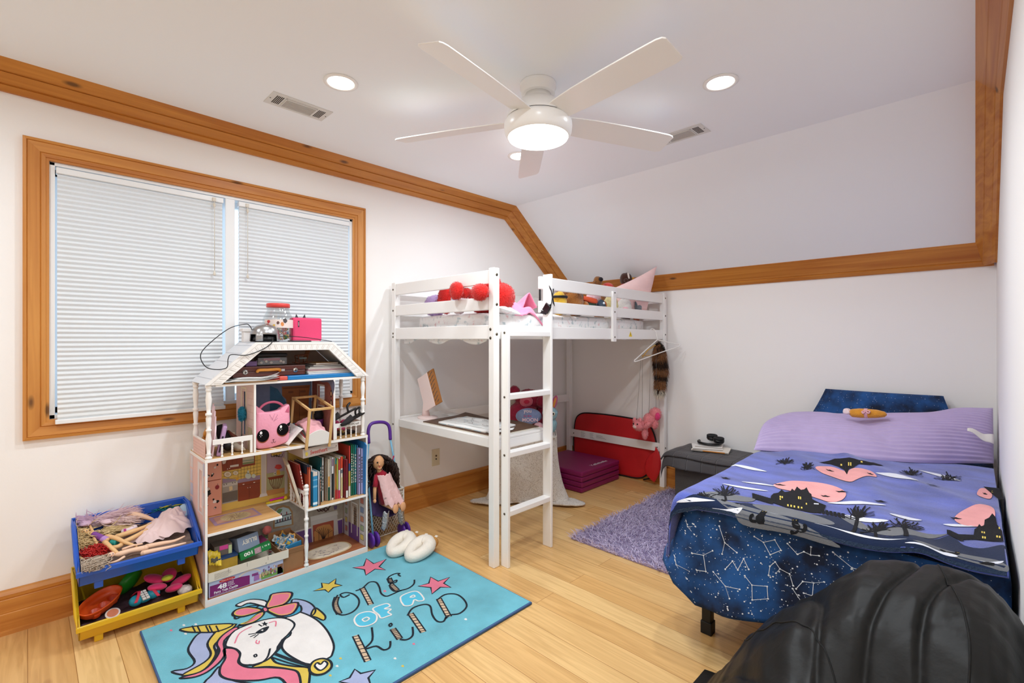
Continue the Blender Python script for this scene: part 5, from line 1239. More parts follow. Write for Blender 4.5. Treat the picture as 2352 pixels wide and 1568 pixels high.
# ---------------------------------------------------------------- doll house against the window wall
F, B, Y0, Y1 = -2.66, -2.967, .600, 1.456
dh = thing('doll_house', 'tall white and pink wooden doll house used as a shelf under the window', 'doll house', (-2.81, 1.03, 0))
DW = mat('doll_white', '#efece8', .45); DP = mat('doll_pink', '#e3bdb2', .55, var=(30, .08)); DWOOD = wood('doll_floor', '#c8955a', '#dcb27a', 1, knots=False, rough=.4); DMAH = wood('doll_mahogany', '#8b4f2f', '#a9683f', 1, knots=False)
def dbox(name, x0, x1, y0, y1, z0, z1, m=DW, par=None, bv=.0012, **k):
    mb = MB(m); mb.box(x0, x1, y0, y1, z0, z1); return part(name, mb, par or dh, bv, **k)
def slab(name, y0, y1, z0, z1, top, x0=B, x1=F):
    """floor board: white edges with a printed top"""
    mb = MB(DW); mb.box(x0, x1, y0, y1, z0, z1); mb.use(top); mb.box(x0 + .002, x1 - .003, y0 + .002, y1 - .002, z1, z1 + .0006); return mb
fnx = lambda x: (lambda y, z, l: Vector((x + .0006 * l, y, z)))        # art on a back wall (faces +x)
fny = lambda y, s=-1: (lambda x, z, l: Vector((x, y + s * .0006 * l, z)))
fnz = lambda z: (lambda x, y, l: Vector((x, y, z + .0005 * l)))
def Q(org, sc, pts, pl, val):
    out = []
    for X, Y in pts:
        px, py = org[0] + X / sc, org[1] + Y / sc
        out.append(on_x(px, py, val) if pl == 'x' else on_y(px, py, val) if pl == 'y' else on_z(px, py, val))
    return out
Z4 = ((430, 1020), 7.128); Z2 = ((420, 980), 3.563); Z2C = ((620, 860), 7.842)
# ground floor
mb = slab('floor', Y0, Y1, .001, .036, DMAH); fz = fnz(.0372)
el = [(-2.775 + .085 * math.copysign(abs(math.cos(a)) ** .75, math.cos(a)), 1.262 + .135 * math.copysign(abs(math.sin(a)) ** .75, math.sin(a))) for a in np.linspace(0, 2 * math.pi, 40, endpoint=False)]
fill2(mb, el, fz, plain('#c8ad84', .6), 1); fill2(mb, [(-2.775 + (x + 2.775) * .88, 1.262 + (y - 1.262) * .92) for x, y in el], fz, plain('#dccdb8', .6), 2)
rr = random.Random(2)
for k in range(26):
    a = rr.uniform(0, 6.28); r_ = rr.uniform(.2, .85); x, y = -2.775 + .07 * r_ * math.cos(a), 1.262 + .12 * r_ * math.sin(a)
    line2(mb, smooth2([(x, y), (x + rr.uniform(-.012, .012), y + rr.uniform(-.02, .02)), (x + rr.uniform(-.02, .02), y + rr.uniform(-.03, .03))]), .002, fz, plain(rr.choice(['#8f7a86', '#a58b78', '#6d6680'])), 3)
part('ground_floor', mb, dh, .001)
# side panels with their window openings
def panel_with_hole(name, y0, y1, z1, hx0, hx1, hz0, hz1, m, inner=None, x0=B, z0=.036, x1=None):
    x1 = F - .0005 if x1 is None else x1
    mb = MB(m)
    mb.box(x0, hx0, y0, y1, z0, z1); mb.box(hx1, x1 - .006, y0, y1, z0, z1); mb.box(hx0, hx1, y0, y1, z0, hz0); mb.box(hx0, hx1, y0, y1, hz1, z1)
    mb.use(DW); mb.box(x1 - .006, x1, y0, y1, z0, z1)
    return mb
mb = panel_with_hole('side_panel', Y0, Y0 + .010, .702, -2.765, -2.722, .47, .650, DP, z0=.0365)
# block quoins and window frame printed outside
fo = fny(Y0); 
rr = random.Random(4)
for k in range(9):
    z = .06 + k * .072
    for xa, xb in ((-2.955, -2.90), (-2.70, -2.668)):
        fill2(mb, [(xa, z), (xb - (.01 if k % 2 else 0), z), (xb - (.01 if k % 2 else 0), z + .062), (xa, z + .062)], fo, plain(rr.choice(['#cfc7cf', '#bcbccf', '#d9cfce'])), 1)
for q in ([(-2.80, .45), (-2.768, .45), (-2.768, .655), (-2.80, .655)], [(-2.719, .45), (-2.695, .45), (-2.695, .655), (-2.719, .655)], [(-2.80, .6555), (-2.695, .6555), (-2.695, .69), (-2.80, .69)], [(-2.80, .44), (-2.695, .44), (-2.695, .449), (-2.80, .449)]): fill2(mb, q, fo, plain('#ddd6d6'), 2)
part('side_panel', mb, dh, .001)
mb = panel_with_hole('side_panel', Y1 - .010, Y1, .702, -2.838, -2.776, .082, .245, mat('doll_beige', '#b9a99c', .6, var=(30, .2)), z0=.0365)
fi = fny(Y1 - .010)
V = mat('doll_violet', '#6d4a8c', .6)
fill2(mb, [(-2.966, .037), (-2.67, .037), (-2.67, .13), (-2.966, .13)], fi, V, 1)
for xa, xb in ((-2.945, -2.885), (-2.745, -2.672)):
    fill2(mb, [(xa, .037), (xb, .037), (xb, .338), (xa, .338)], fi, plain('#c9c6c8'), 2)
    for k in range(5):
        z = .062 + k * .056; fill2(mb, [(xa + .014, z), (xb - .014, z), (xb - .014, z + .038), (xa + .014, z + .038)], fi, plain('#8b8890'), 3)
        fill2(mb, [(xa + .018, z + .004), (xb - .018, z + .004), (xb - .018, z + .034), (xa + .018, z + .034)], fi, plain(['#c77a6a', '#d7c36a', '#9fae8a', '#cf8f72', '#7f8fb0'][(k + (xa > -2.8)) % 5]), 4)
for q in ([(-2.85, .07), (-2.84, .07), (-2.84, .262), (-2.85, .262)], [(-2.774, .07), (-2.764, .07), (-2.764, .262), (-2.774, .262)], [(-2.85, .2625), (-2.764, .2625), (-2.764, .272), (-2.85, .272)]): fill2(mb, q, fi, plain('#e6e2de'), 3)
part('side_panel', mb, dh, .001)
# back boards with printed rooms
mb = MB(mat('parlour_wall', '#a99d90', .65, var=(40, .25))); mb.box(B, B + .006, Y0 + .0105, Y1 - .0105, .0368, .340)
f1 = fnx(B + .006); q2 = lambda *p: Q(*Z2, p, 'x', B + .006)
fill2(mb, [(.62, .0375), (1.44, .0375), (1.44, .125), (.62, .125)], f1, V, 1); fill2(mb, [(.62, .125), (1.44, .125), (1.44, .135), (.62, .135)], f1, plain('#d9d4cf'), 1)
# arched bookshelf
bs = q2((738, 835), (742, 690), (770, 652), (820, 638), (870, 650), (897, 690), (905, 800))
fill2(mb, bs, f1, plain('#a98257'), 2)
bi = q2((750, 820), (754, 700), (780, 668), (820, 655), (865, 668), (886, 700), (890, 795)); fill2(mb, bi, f1, plain('#b9c7c9'), 3)
fill2(mb, q2((765, 690), (785, 670), (815, 672), (800, 700), (775, 712)), f1, plain('#6f8b57'), 4)
for a, b in (((752, 745), (888, 706)), ((752, 790), (888, 752))): line2(mb, q2(a, b), .006, f1, plain('#4a4a50'), 4)
for k in range(12):
    X = 756 + k * 11; Y = 742 - k * 3.1 + (45 if k % 2 else 0); fill2(mb, q2((X, Y), (X + 8, Y - 2), (X + 8, Y - 26), (X, Y - 24)), f1, plain(['#8c2f33', '#33324a', '#c9c4bd', '#7a3144'][k % 4]), 5)
# fireplace
fill2(mb, q2((1042, 735), (1262, 682), (1268, 716), (1046, 772)), f1, plain('#d8d4d0'), 3)
fill2(mb, q2((1046, 770), (1262, 716), (1275, 905), (1060, 975)), f1, plain('#cdc9c6'), 2)
fill2(mb, q2((1062, 805), (1232, 762), (1235, 920), (1066, 970)), f1, plain('#a9523c'), 4)
fill2(mb, q2((1072, 860), (1100, 818), (1150, 800), (1200, 795), (1225, 830), (1228, 925), (1072, 970)), f1, plain('#c58b52'), 5)
for k in range(9): line2(mb, smooth2(q2((1150, 950 - k * 2), (1150 + (k - 4) * 6, 880), (1150 + (k - 4) * 18, 820 + abs(k - 4) * 6))), .0025, f1, plain('#3b2a28'), 6)
for k in range(5): line2(mb, q2((1072 + k * 39, 968 - k * 11), (1072 + k * 39, 868 - k * 11 + (30 if k in (0, 4) else 0))), .003, f1, plain('#3b2a28'), 6)
line2(mb, smooth2(q2((1090, 655), (1110, 690), (1150, 672), (1170, 690), (1210, 640))), .007, f1, plain('#4a2420'), 4); line2(mb, smooth2(q2((1110, 660), (1140, 690), (1165, 660), (1195, 682))), .005, f1, plain('#4a2420'), 4)
fill2(mb, q2((1232, 648), (1262, 640), (1258, 672), (1238, 678)), f1, plain('#6d5a80'), 4)
part('parlour_back', mb, dh, .0)
mb = MB(mat('kitchen_yellow', '#dcb95a', .6)); mb.box(B, B + .010, Y0 + .0105, Y1 - .0105, .3565, .698)
f2 = fnx(B + .010); k4 = lambda *p: Q(*Z4, p, 'x', B + .010); GRD2 = plain('#6a5a3c')
for k in range(7): line2(mb, k4((830 + k * 52, 580 - k * 10), (830 + k * 52, 180)), .0016, f2, GRD2, 1)
for k in range(5): line2(mb, k4((575, 590 - k * 55), (1200, 470 - k * 55)), .0016, f2, GRD2, 1)
RBR = mat('print_cherry', '#8c3f24', .55)
fill2(mb, k4((560, 250), (1110, 165), (1110, 335), (885, 375), (885, 392), (575, 445)), f2, RBR, 2)
fill2(mb, k4((905, 222), (1092, 192), (1092, 305), (905, 335)), f2, plain('#c9bfa5'), 3); fill2(mb, k4((905, 262), (1092, 240), (1092, 262), (905, 285)), f2, plain('#8f9a86'), 4); fill2(mb, k4((905, 300), (1092, 275), (1092, 303), (905, 333)), f2, plain('#7c8a5e'), 4)
for X in (650, 735, 810): line2(mb, k4((X, 250 - (X - 560) * .16), (X, 420 - (X - 575) * .16)), .0012, f2, plain('#5e2714'), 3)
fill2(mb, k4((700, 345), (840, 322), (840, 358), (700, 378)), f2, plain('#d9cfc6'), 4); fill2(mb, k4((570, 275), (640, 265), (620, 315), (580, 325)), f2, plain('#d6ccc3'), 4)
for X, Y in ((650, 398), (685, 388)): fill2(mb, k4((X, Y), (X + 16, Y - 3), (X + 16, Y + 10), (X, Y + 13)), f2, plain('#e8e2da'), 4)
fill2(mb, k4((575, 560), (840, 575), (1195, 500), (1195, 575), (830, 638), (575, 690)), f2, plain('#9a86a0'), 2)
fill2(mb, k4((828, 635), (1192, 570), (1192, 832), (1165, 868), (832, 935)), f2, RBR, 3); line2(mb, k4((832, 690), (1190, 628)), .0014, f2, plain('#5e2714'), 4); line2(mb, k4((1012, 660), (1012, 900)), .0014, f2, plain('#5e2714'), 4)
for X, Y in ((920, 650), (1095, 618)): fill2(mb, k4((X - 14, Y), (X + 14, Y - 5), (X + 14, Y + 8), (X - 14, Y + 12)), f2, plain('#e8e2da'), 4)
for X, Y in ((990, 705), (1028, 698)): fill2(mb, k4((X - 6, Y), (X + 6, Y - 2), (X + 6, Y + 10), (X - 6, Y + 11)), f2, plain('#e8e2da'), 4)
STV = plain('#a7a39c', .35)
fill2(mb, k4((570, 640), (825, 588), (825, 920), (570, 980)), f2, STV, 4); fill2(mb, k4((575, 800), (822, 745), (822, 905), (575, 960)), f2, plain('#6f6a64', .3), 5); fill2(mb, k4((575, 655), (822, 605), (822, 655), (575, 705)), f2, plain('#c9c5be', .3), 5)
fill2(mb, k4((680, 690), (736, 678), (742, 740), (690, 765)), f2, plain('#e0cda2'), 6)
for X, Y in ((600, 660), (640, 650), (740, 630), (780, 622)): fill2(mb, k4(*[(X + 9 * math.cos(a), Y + 9 * math.sin(a)) for a in np.linspace(0, 6.28, 8, endpoint=False)]), f2, plain('#47433f'), 6)
fill2(mb, k4((640, 560), (690, 548), (685, 580), (645, 588)), f2, plain('#8f8b86', .3), 6)
for X, Y, r_ in ((660, 490, 58), (790, 468, 42)):
    fill2(mb, k4(*[(X + r_ * 1.1 * math.cos(a), Y + r_ * .85 * math.sin(a)) for a in np.linspace(0, 6.28, 20, endpoint=False)]), f2, plain('#7a6a58'), 4); fill2(mb, k4(*[(X + r_ * math.cos(a), Y + r_ * .75 * math.sin(a)) for a in np.linspace(0, 6.28, 20, endpoint=False)]), f2, plain('#dfd3bd'), 5); fill2(mb, k4(*[(X + r_ * .55 * math.cos(a), Y + r_ * .42 * math.sin(a)) for a in np.linspace(0, 6.28, 16, endpoint=False)]), f2, plain('#c9b493'), 6)
for X, Y, r_ in ((995, 515, 48), (1085, 518, 34)): fill2(mb, k4(*[(X + r_ * math.cos(a), Y + r_ * math.sin(a)) for a in np.linspace(0, 6.28, 18, endpoint=False)]), f2, plain('#c3ccc0'), 4)
fill2(mb, k4((980, 430), (1010, 425), (1010, 475), (980, 478)), f2, plain('#c3ccc0'), 4); fill2(mb, k4((790, 545), (840, 535), (835, 585), (800, 590)), f2, plain('#d8a53a'), 5)
fill2(mb, k4((1300, 120), (1620, 70), (1620, 430), (1300, 480)), f2, plain('#b09aa8'), 2); fill2(mb, k4((1300, 478), (1620, 428), (1620, 710), (1300, 760)), f2, plain('#b6b184'), 2)
for k in range(16): line2(mb, k4((1308 + k * 19, 475 - k * 3), (1308 + k * 19, 755 - k * 3)), .0012, f2, plain('#8d8a62'), 3)
fill2(mb, k4((1300, 755), (1620, 705), (1620, 775), (1300, 845)), f2, plain('#c08a4e'), 3)
fill2(mb, k4((1310, 545), (1585, 495), (1560, 545), (1345, 582)), f2, RBR, 4)
for dx in (-110, -75, -40, 0, 40, 75, 105): line2(mb, smooth2(k4((1450 + dx, 560 - dx * .18), (1450 + dx * .8, 650), (1450 + dx * .35, 728))), .003, f2, plain('#6d3a24'), 4)
fill2(mb, k4((1460, 425), (1512, 415), (1520, 492), (1465, 502)), f2, plain('#d29a3f'), 5); fill2(mb, k4(*[(1490 + 58 * math.cos(a) * (1 + .15 * math.sin(5 * a)), 368 + 40 * math.sin(a)) for a in np.linspace(0, 6.28, 24, endpoint=False)]), f2, plain('#c8453f'), 5)
fill2(mb, k4((1418, 458), (1450, 452), (1450, 492), (1418, 498)), f2, plain('#e6e2dc'), 5); fill2(mb, k4((1428, 466), (1442, 463), (1442, 486), (1428, 489)), f2, plain('#2c2a2c'), 6)
for k in range(5): line2(mb, smooth2(k4((1450, 175), (1380 + k * 40, 205), (1375 + k * 45, 160))), .003, f2, plain('#3a3326'), 4); 
fill2(mb, k4((1370, 150), (1550, 122), (1540, 158), (1450, 185), (1385, 185)), f2, plain('#c7a44a'), 3)
for X0, X1 in ((1208, 1292), (1592, 1640)):
    fill2(mb, k4((X0, 130), (X1, 118), (X1, 800), (X0, 815)), f2, plain('#d6cdc6'), 6)
    for k in range(3): line2(mb, k4((X0 + 18 + k * 22, 130), (X0 + 18 + k * 22, 800)), .0014, f2, plain('#a99f99'), 7)
fill2(mb, k4((1180, 868), (1190, 815), (1295, 795), (1315, 838)), f2, plain('#d6cdc6'), 7)
part('kitchen_back', mb, dh)
# middle floor with its stair opening
z0, z1 = .343, .355
mb = MB(DW); mb.box(B + .0002, F, Y0 + .0105, .955, z0, z1); mb.box(B + .0002, -2.905, .955, 1.085, z0, z1); mb.box(B + .0002, F, 1.085, Y1 - .0105, z0, z1)
mb.use(DWOOD); mb.box(B + .011, F - .004, Y0 + .012, .953, z1, z1 + .0006); mb.box(B + .011, -2.907, .953, 1.087, z1, z1 + .0006); mb.box(B + .011, F - .004, 1.087, Y1 - .012, z1, z1 + .0006)
fz = fnz(z1 + .0007); kz = lambda *p: Q(*Z4, p, 'z', z1)
fill2(mb, kz((345, 1212), (1080, 1045), (1228, 1152), (455, 1342)), fz, plain('#a48aa6'), 1); fill2(mb, kz((420, 1212), (1060, 1066), (1170, 1150), (500, 1312)), fz, plain('#c79a86'), 2)
fill2(mb, kz(*[(790 + 250 * math.cos(a), 1185 + 62 * math.sin(a) - 40 * math.cos(a)) for a in np.linspace(0, 6.28, 28, endpoint=False)]), fz, plain('#c9b488'), 3)
for k in range(16): a = k * .39; line2(mb, smooth2(kz((790 + 40 * math.cos(a), 1185 + 10 * math.sin(a)), (790 + 130 * math.cos(a + .2), 1185 + 34 * math.sin(a + .2) - 20 * math.cos(a)), (790 + 210 * math.cos(a), 1185 + 52 * math.sin(a) - 34 * math.cos(a)))), .0022, fz, plain('#8d6a5c'), 4)
fill2(mb, kz(*[(760 + 205 * math.cos(a), 985 + 34 * math.sin(a) - 28 * math.cos(a)) for a in np.linspace(0, 6.28, 28, endpoint=False)]), fz, plain('#5f4a5c'), 1); fill2(mb, kz(*[(755 + 180 * math.cos(a), 986 + 24 * math.sin(a) - 25 * math.cos(a)) for a in np.linspace(0, 6.28, 28, endpoint=False)]), fz, plain('#d3b15a'), 2)
part('middle_floor', mb, dh, .001)
# second floor
mb = slab('second_floor', Y0 - .001, Y1 + .001, .7022, .717, mat('doll_rug', '#c99f63', .6, var=(12, .2)))
fz = fnz(.7178); rr = random.Random(9)
for k in range(7): 
    y = .85 + k * .035; fill2(mb, [(F - .004, y), (F - .10, y - .03), (F - .10, y - .018), (F - .004, y + .013)], fz, plain(['#e6dfd2', '#b08a3a', '#ded5c4', '#d8b98f'][k % 4]), 1)
part('second_floor', mb, dh, .001)
mb = MB(DP)
def sidewall(y0, y1, hx0, hx1, hz0, hz1, m): return panel_with_hole('room_wall', y0, y1, 1.0675, hx0, hx1, hz0, hz1, m, x0=B + .008, z0=.7182)
mb = sidewall(.817, .827, -2.856, -2.800, .786, 1.021, mat('doll_siding', '#d9bdb4', .6, var=(60, .1)))
f_ = fny(.817)
for q in ([(-2.872, .77), (-2.857, .77), (-2.857, 1.035), (-2.872, 1.035)], [(-2.799, .77), (-2.784, .77), (-2.784, 1.035), (-2.799, 1.035)], [(-2.872, 1.0355), (-2.784, 1.0355), (-2.784, 1.045), (-2.872, 1.045)]): fill2(mb, q, f_, plain('#e3d6b6'), 1)
for k in range(9): line2(mb, [(-2.76, .74 + k * .036), (-2.67, .74 + k * .036)], .0012, f_, plain('#b98f88'), 1)
fill2(mb, [(-2.76, .72), (-2.69, .72), (-2.69, .84), (-2.76, .84)], f_, mat('ivy_print', '#b9a888', .7, var=(90, .5)), 2)
part('room_wall', mb, dh, .001)
mb = sidewall(1.241, 1.251, -2.868, -2.781, .905, 1.020, mat('damask_red', '#8b5248', .7, var=(70, .3)))
f_ = fny(1.241)
for q in ([(-2.882, .72), (-2.869, .72), (-2.869, 1.03), (-2.882, 1.03)], [(-2.868, 1.021), (-2.78, 1.021), (-2.78, 1.03), (-2.868, 1.03)], [(-2.8685, .897), (-2.781, .897), (-2.781, .904), (-2.869, .904)]): fill2(mb, q, f_, plain('#ded7cc'), 1)
fill2(mb, smooth2([(-2.96, 1.05), (-2.88, 1.052), (-2.80, 1.045), (-2.74, 1.05), (-2.70, 1.03), (-2.668, .98), (-2.668, 1.067), (-2.96, 1.067)], False, 3), f_, plain('#6c7088'), 1)
for z in (.93, .985): 
    for w_ in (1, .6): fill2(mb, [(-2.69 + .011 * w_ * math.cos(a), z + .022 * w_ * math.sin(a)) for a in np.linspace(0, 6.28, 16, endpoint=False)], f_, plain('#2c2422' if w_ == 1 else '#c9a27a'), 2 if w_ == 1 else 3)
part('room_wall', mb, dh, .001)
mb = MB(mat('bedroom_blue', '#6d7d9c', .7, var=(50, .18))); mb.box(B, B + .0075, .828, 1.240, .7185, 1.067)
f3 = fnx(B + .0075); kb = lambda *p: Q(*Z2C, p, 'x', B + .0075)
fill2(mb, kb((0, 760), (0, 200), (140, 260), (230, 400), (330, 560), (380, 760)), f3, mat('mural_teal', '#2f5f80', .7, var=(18, .5)), 1)
fill2(mb, kb((215, 215), (722, 185), (700, 350), (690, 855), (400, 875), (305, 560), (290, 440), (220, 380)), f3, mat('print_oak', '#8a5022', .6, var=(30, .2)), 2)
for q in ([(235, 240), (705, 210), (700, 232), (236, 262)], [(330, 300), (420, 295), (420, 330), (330, 335)], [(540, 285), (640, 280), (640, 320), (540, 325)]): fill2(mb, kb(*q), f3, plain('#6d3a16'), 3)
line2(mb, kb((530, 270), (530, 860)), .003, f3, plain('#5e3214'), 3)
part('bedroom_back', mb, dh)
# attic floor and gable roof
mb = slab('attic_floor', Y0 + .045, Y1 - .045, 1.068, 1.079, mat('attic_board', '#d8d2ca', .6)); part('attic_floor', mb, dh, .001)
mb = MB(mat('attic_wall', '#9c8374', .7, var=(20, .15))); mb.prism([(.630, 1.0815), (1.432, 1.0815), (1.229, 1.2695), (.838, 1.2695)], 'x', B, B + .006); part('attic_back', mb, dh)
SHN = mat('shingle_white', '#dcdee2', .6)
mb = MB(SHN); og = [(.603, 1.081), (.829, 1.285), (1.238, 1.285), (1.458, 1.081)]; ig = [(.625, 1.081), (.836, 1.270), (1.231, 1.270), (1.437, 1.081)]
for i in range(3): 
    mb.prism([og[i], og[i + 1], ig[i + 1], ig[i]], 'x', B, F - .012)
for k in range(5):     # shingle courses on the left slope
    f = .12 + k * .2; y = .603 + .226 * f; z = 1.081 + .204 * f; n_ = Vector((0, -.204, .226)).normalized() * .0008
    mb.use(plain('#b9bcc4')); mb.add([(x, y + n_.y + d * .226 * .008, z + n_.z + d * .204 * .008) for x, d in ((B, 0), (F - .012, 0), (F - .012, 1), (B, 1))], [(0, 1, 2, 3)])
part('roof', mb, dh, .001)
mb = MB(DW); og2 = [(.600, 1.079), (.827, 1.287), (1.240, 1.287), (1.461, 1.079)]; ig2 = [(.668, 1.079), (.852, 1.243), (1.212, 1.243), (1.384, 1.079)]
for i in range(3): mb.prism([og2[i], og2[i + 1], ig2[i + 1], ig2[i]], 'x', F - .0118, F + .006)
part('gable_fascia', mb, dh, .0015)
fd = MB(plain('#c9c1b9', .6))
for i in range(3):
    n_ = 12 if i == 1 else 9
    for k in range(n_):
        f = (k + .5) / n_; a = [og2[i][j] + (og2[i + 1][j] - og2[i][j]) * f for j in (0, 1)]; b = [ig2[i][j] + (ig2[i + 1][j] - ig2[i][j]) * f for j in (0, 1)]
        p = [a[j] + (b[j] - a[j]) * .35 for j in (0, 1)]; q = [a[j] + (b[j] - a[j]) * .85 for j in (0, 1)]
        line2(fd, [p, q], .010, lambda y, z, l: Vector((F + .0066, y, z)), fd.m, 1); line2(fd, [p, q], .006, lambda y, z, l: Vector((F + .0071, y, z)), DW, 1)
    line2(fd, [[og2[i][j] + (ig2[i][j] - og2[i][j]) * .28 for j in (0, 1)], [og2[i + 1][j] + (ig2[i + 1][j] - og2[i + 1][j]) * .28 for j in (0, 1)]], .002, lambda y, z, l: Vector((F + .0066, y, z)), fd.m, 1)
part('dentil_print', fd, dh, kind='stuff')
mb = MB(mat('chimney_white', '#e3dedb', .6)); mb.box(-2.935, -2.895, .836, .886, 1.2865, 1.345); mb.box(-2.94, -2.89, .830, .892, 1.345, 1.362); part('chimney', mb, dh, .002)
# turned posts, balcony rails
def turned(x, y, z0, z1, r, name='post', beads=(0.0, .33, .62, .9)):
    H = z1 - z0; pr = []
    for a, b in ((0, 1), (.02, 1), (.03, .72), (.05, .62), (.06, .86), (.075, .55), (.15, .62), (.26, .86), (.34, .60), (.37, .58), (.38, .82), (.395, .82), (.405, .56), (.46, .66), (.55, .80), (.58, .58), (.59, .92), (.615, .92), (.625, .58), (.68, .62), (.80, .90), (.90, .66), (.91, .60), (.92, .86), (.94, .86), (.95, .7), (.97, 1), (1, 1)): pr.append((r * b, z0 + H * a))
    mb = MB(DW); mb.lathe([(p[0], p[1]) for p in pr], (x, y, 0), 20); return part(name, mb, dh)
for x, y in ((F - .016, .618), (-2.93, .618), (F - .016, 1.432), (-2.93, 1.416)): turned(x, y, .7178, 1.079 if y > .63 else 1.079, .0155)
mb = MB(DP); mb.box(-2.915, F - .033, .604, .609, .7178, .800); mb.use(DW); mb.box(-2.915, F - .033, .603, .610, .800, .806)
for k in range(5): line2(mb, [(-2.912, .732 + k * .015), (F - .035, .732 + k * .015)], .001, fny(.604), plain('#b98f88'), 1)
part('balcony_side', mb, dh)
mb = MB(DW); mb.box(-2.915, F - .033, 1.446, 1.452, .7178, .800); part('balcony_side', mb, dh)
def baluster(x, y, z0, z1, r, par): 
    mb = MB(DW); H = z1 - z0; mb.lathe([(r * b, z0 + H * a) for a, b in ((0, 1), (.08, 1), (.1, .6), (.2, .5), (.35, .85), (.45, .6), (.5, .9), (.55, .6), (.7, .85), (.85, .5), (.9, .6), (.92, 1), (1, 1))], (x, y, 0), 12); part('baluster', mb, par)
for a, b, n_ in ((.634, .814, 3), (1.254, 1.415, 4)):
    x = F - .014
    mb = MB(DW); mb.box(x - .005, x + .005, a, b, .783, .808); mb.box(x - .005, x + .005, (b - .012) if a < 1 else a, b if a < 1 else a + .010, .7182, .783)
    if a > 1: put_text(mb, 'KidKraft', (x + .0056, 1.335, .790), (0, 1, 0), (0, 0, 1), .012, plain('#6a5a52'), bold=.01, italic=.2, fit=.07)
    rl = part('balcony_rail', mb, dh, .001)
    for k in range(n_): baluster(x, a + (b - a) * (k + 1) / (n_ + 1) - (.004 if a < 1 else -.004), .7182, .783, .006, rl)
# stair-well railing on the middle floor and the tall turned post
turned(F - .012, 1.089, .0368, .47, .0135, 'post'); mb = MB(DW); mb.ell((F - .012, 1.089, .481), .0125, None, 14, 10); part('finial', mb, dh)
turned(-2.895, 1.092, .3562, .455, .012, 'newel'); mb = MB(DW); mb.ell((-2.895, 1.092, .466), .011, None, 14, 10); part('finial', mb, dh)
mb = MB(DW); mb.box(-2.883, F - .026, 1.086, 1.097, .428, .445); rl = part('stair_rail', mb, dh, .001)
for k in range(4): baluster(-2.883 + (.197) * (k + .6) / 4.2, 1.0915, .3562, .428, .0065, rl)
# ---------------------------------------------------------------- things stored in and on the doll house
MZ, SZ, AZ, RZT = .3565, .7182, 1.0805, 1.2885       # middle floor, second floor, attic, roof top
# toy fridge
t = thing('toy_fridge', 'pink toy fridge with black stickers standing in the doll house kitchen', 'toy fridge', (-2.94, .675, MZ))
PKF = mat('fridge_pink', '#e8a58f', .5)
mb = MB(PKF); mb.box(-2.956, -2.925, .612, .737, MZ, .543); mb.box(-2.956, -2.925, .612, .737, .546, .650); part('body', mb, t, .002)
rr = random.Random(6); fk = fnx(-2.925)
mb = MB(plain('#1c1718'))
for y, z, s in ((.712, .618, .013), (.690, .580, .015), (.672, .572, .012), (.668, .618, .008), (.667, .49, .020), (.664, .465, .016), (.670, .425, .012), (.708, .44, .020), (.705, .398, .012), (.72, .52, .004)):
    for k in range(4):
        cy_, cz_ = y + rr.uniform(-.6, .6) * s, z + rr.uniform(-.8, .8) * s; r_ = s * rr.uniform(.25, .5)
        fill2(mb, [(cy_ + r_ * math.cos(a) * rr.uniform(.7, 1.2), cz_ + r_ * math.sin(a) * rr.uniform(.7, 1.2)) for a in np.linspace(0, 6.28, 9, endpoint=False)], fk, mb.m if k < 3 else plain('#e9ddd6'), 2 + k)
for y, z in ((.715, .505), (.666, .505)): fill2(mb, [(y + .010 * math.cos(a), z + .012 * math.sin(a)) for a in np.linspace(0, 6.28, 14, endpoint=False)], fk, plain('#93272f'), 2)
part('stickers', mb, t, kind='stuff')
# small plastic toys on the kitchen floor
t = thing('toy_train', 'tiny yellow and magenta plastic toy on the doll house kitchen floor', 'toy', (-2.90, 1.01, MZ))
mb = MB(pl('#d9239a')); mb.box(-2.912, -2.902, .975, 1.055, .372, .380); mb.box(-2.910, -2.904, .98, .99, MZ + .012, .373); mb.box(-2.910, -2.904, 1.04, 1.05, MZ + .012, .373); part('bar', mb, t, .001)
mb = MB(pl('#e2c11d')); mb.box(-2.912, -2.900, .955, 1.045, MZ + .0005, MZ + .012); mb.ell((-2.906, 1.062, MZ + .0125), (.010, .012, .012), None, 12, 8); part('base', mb, t, .001)

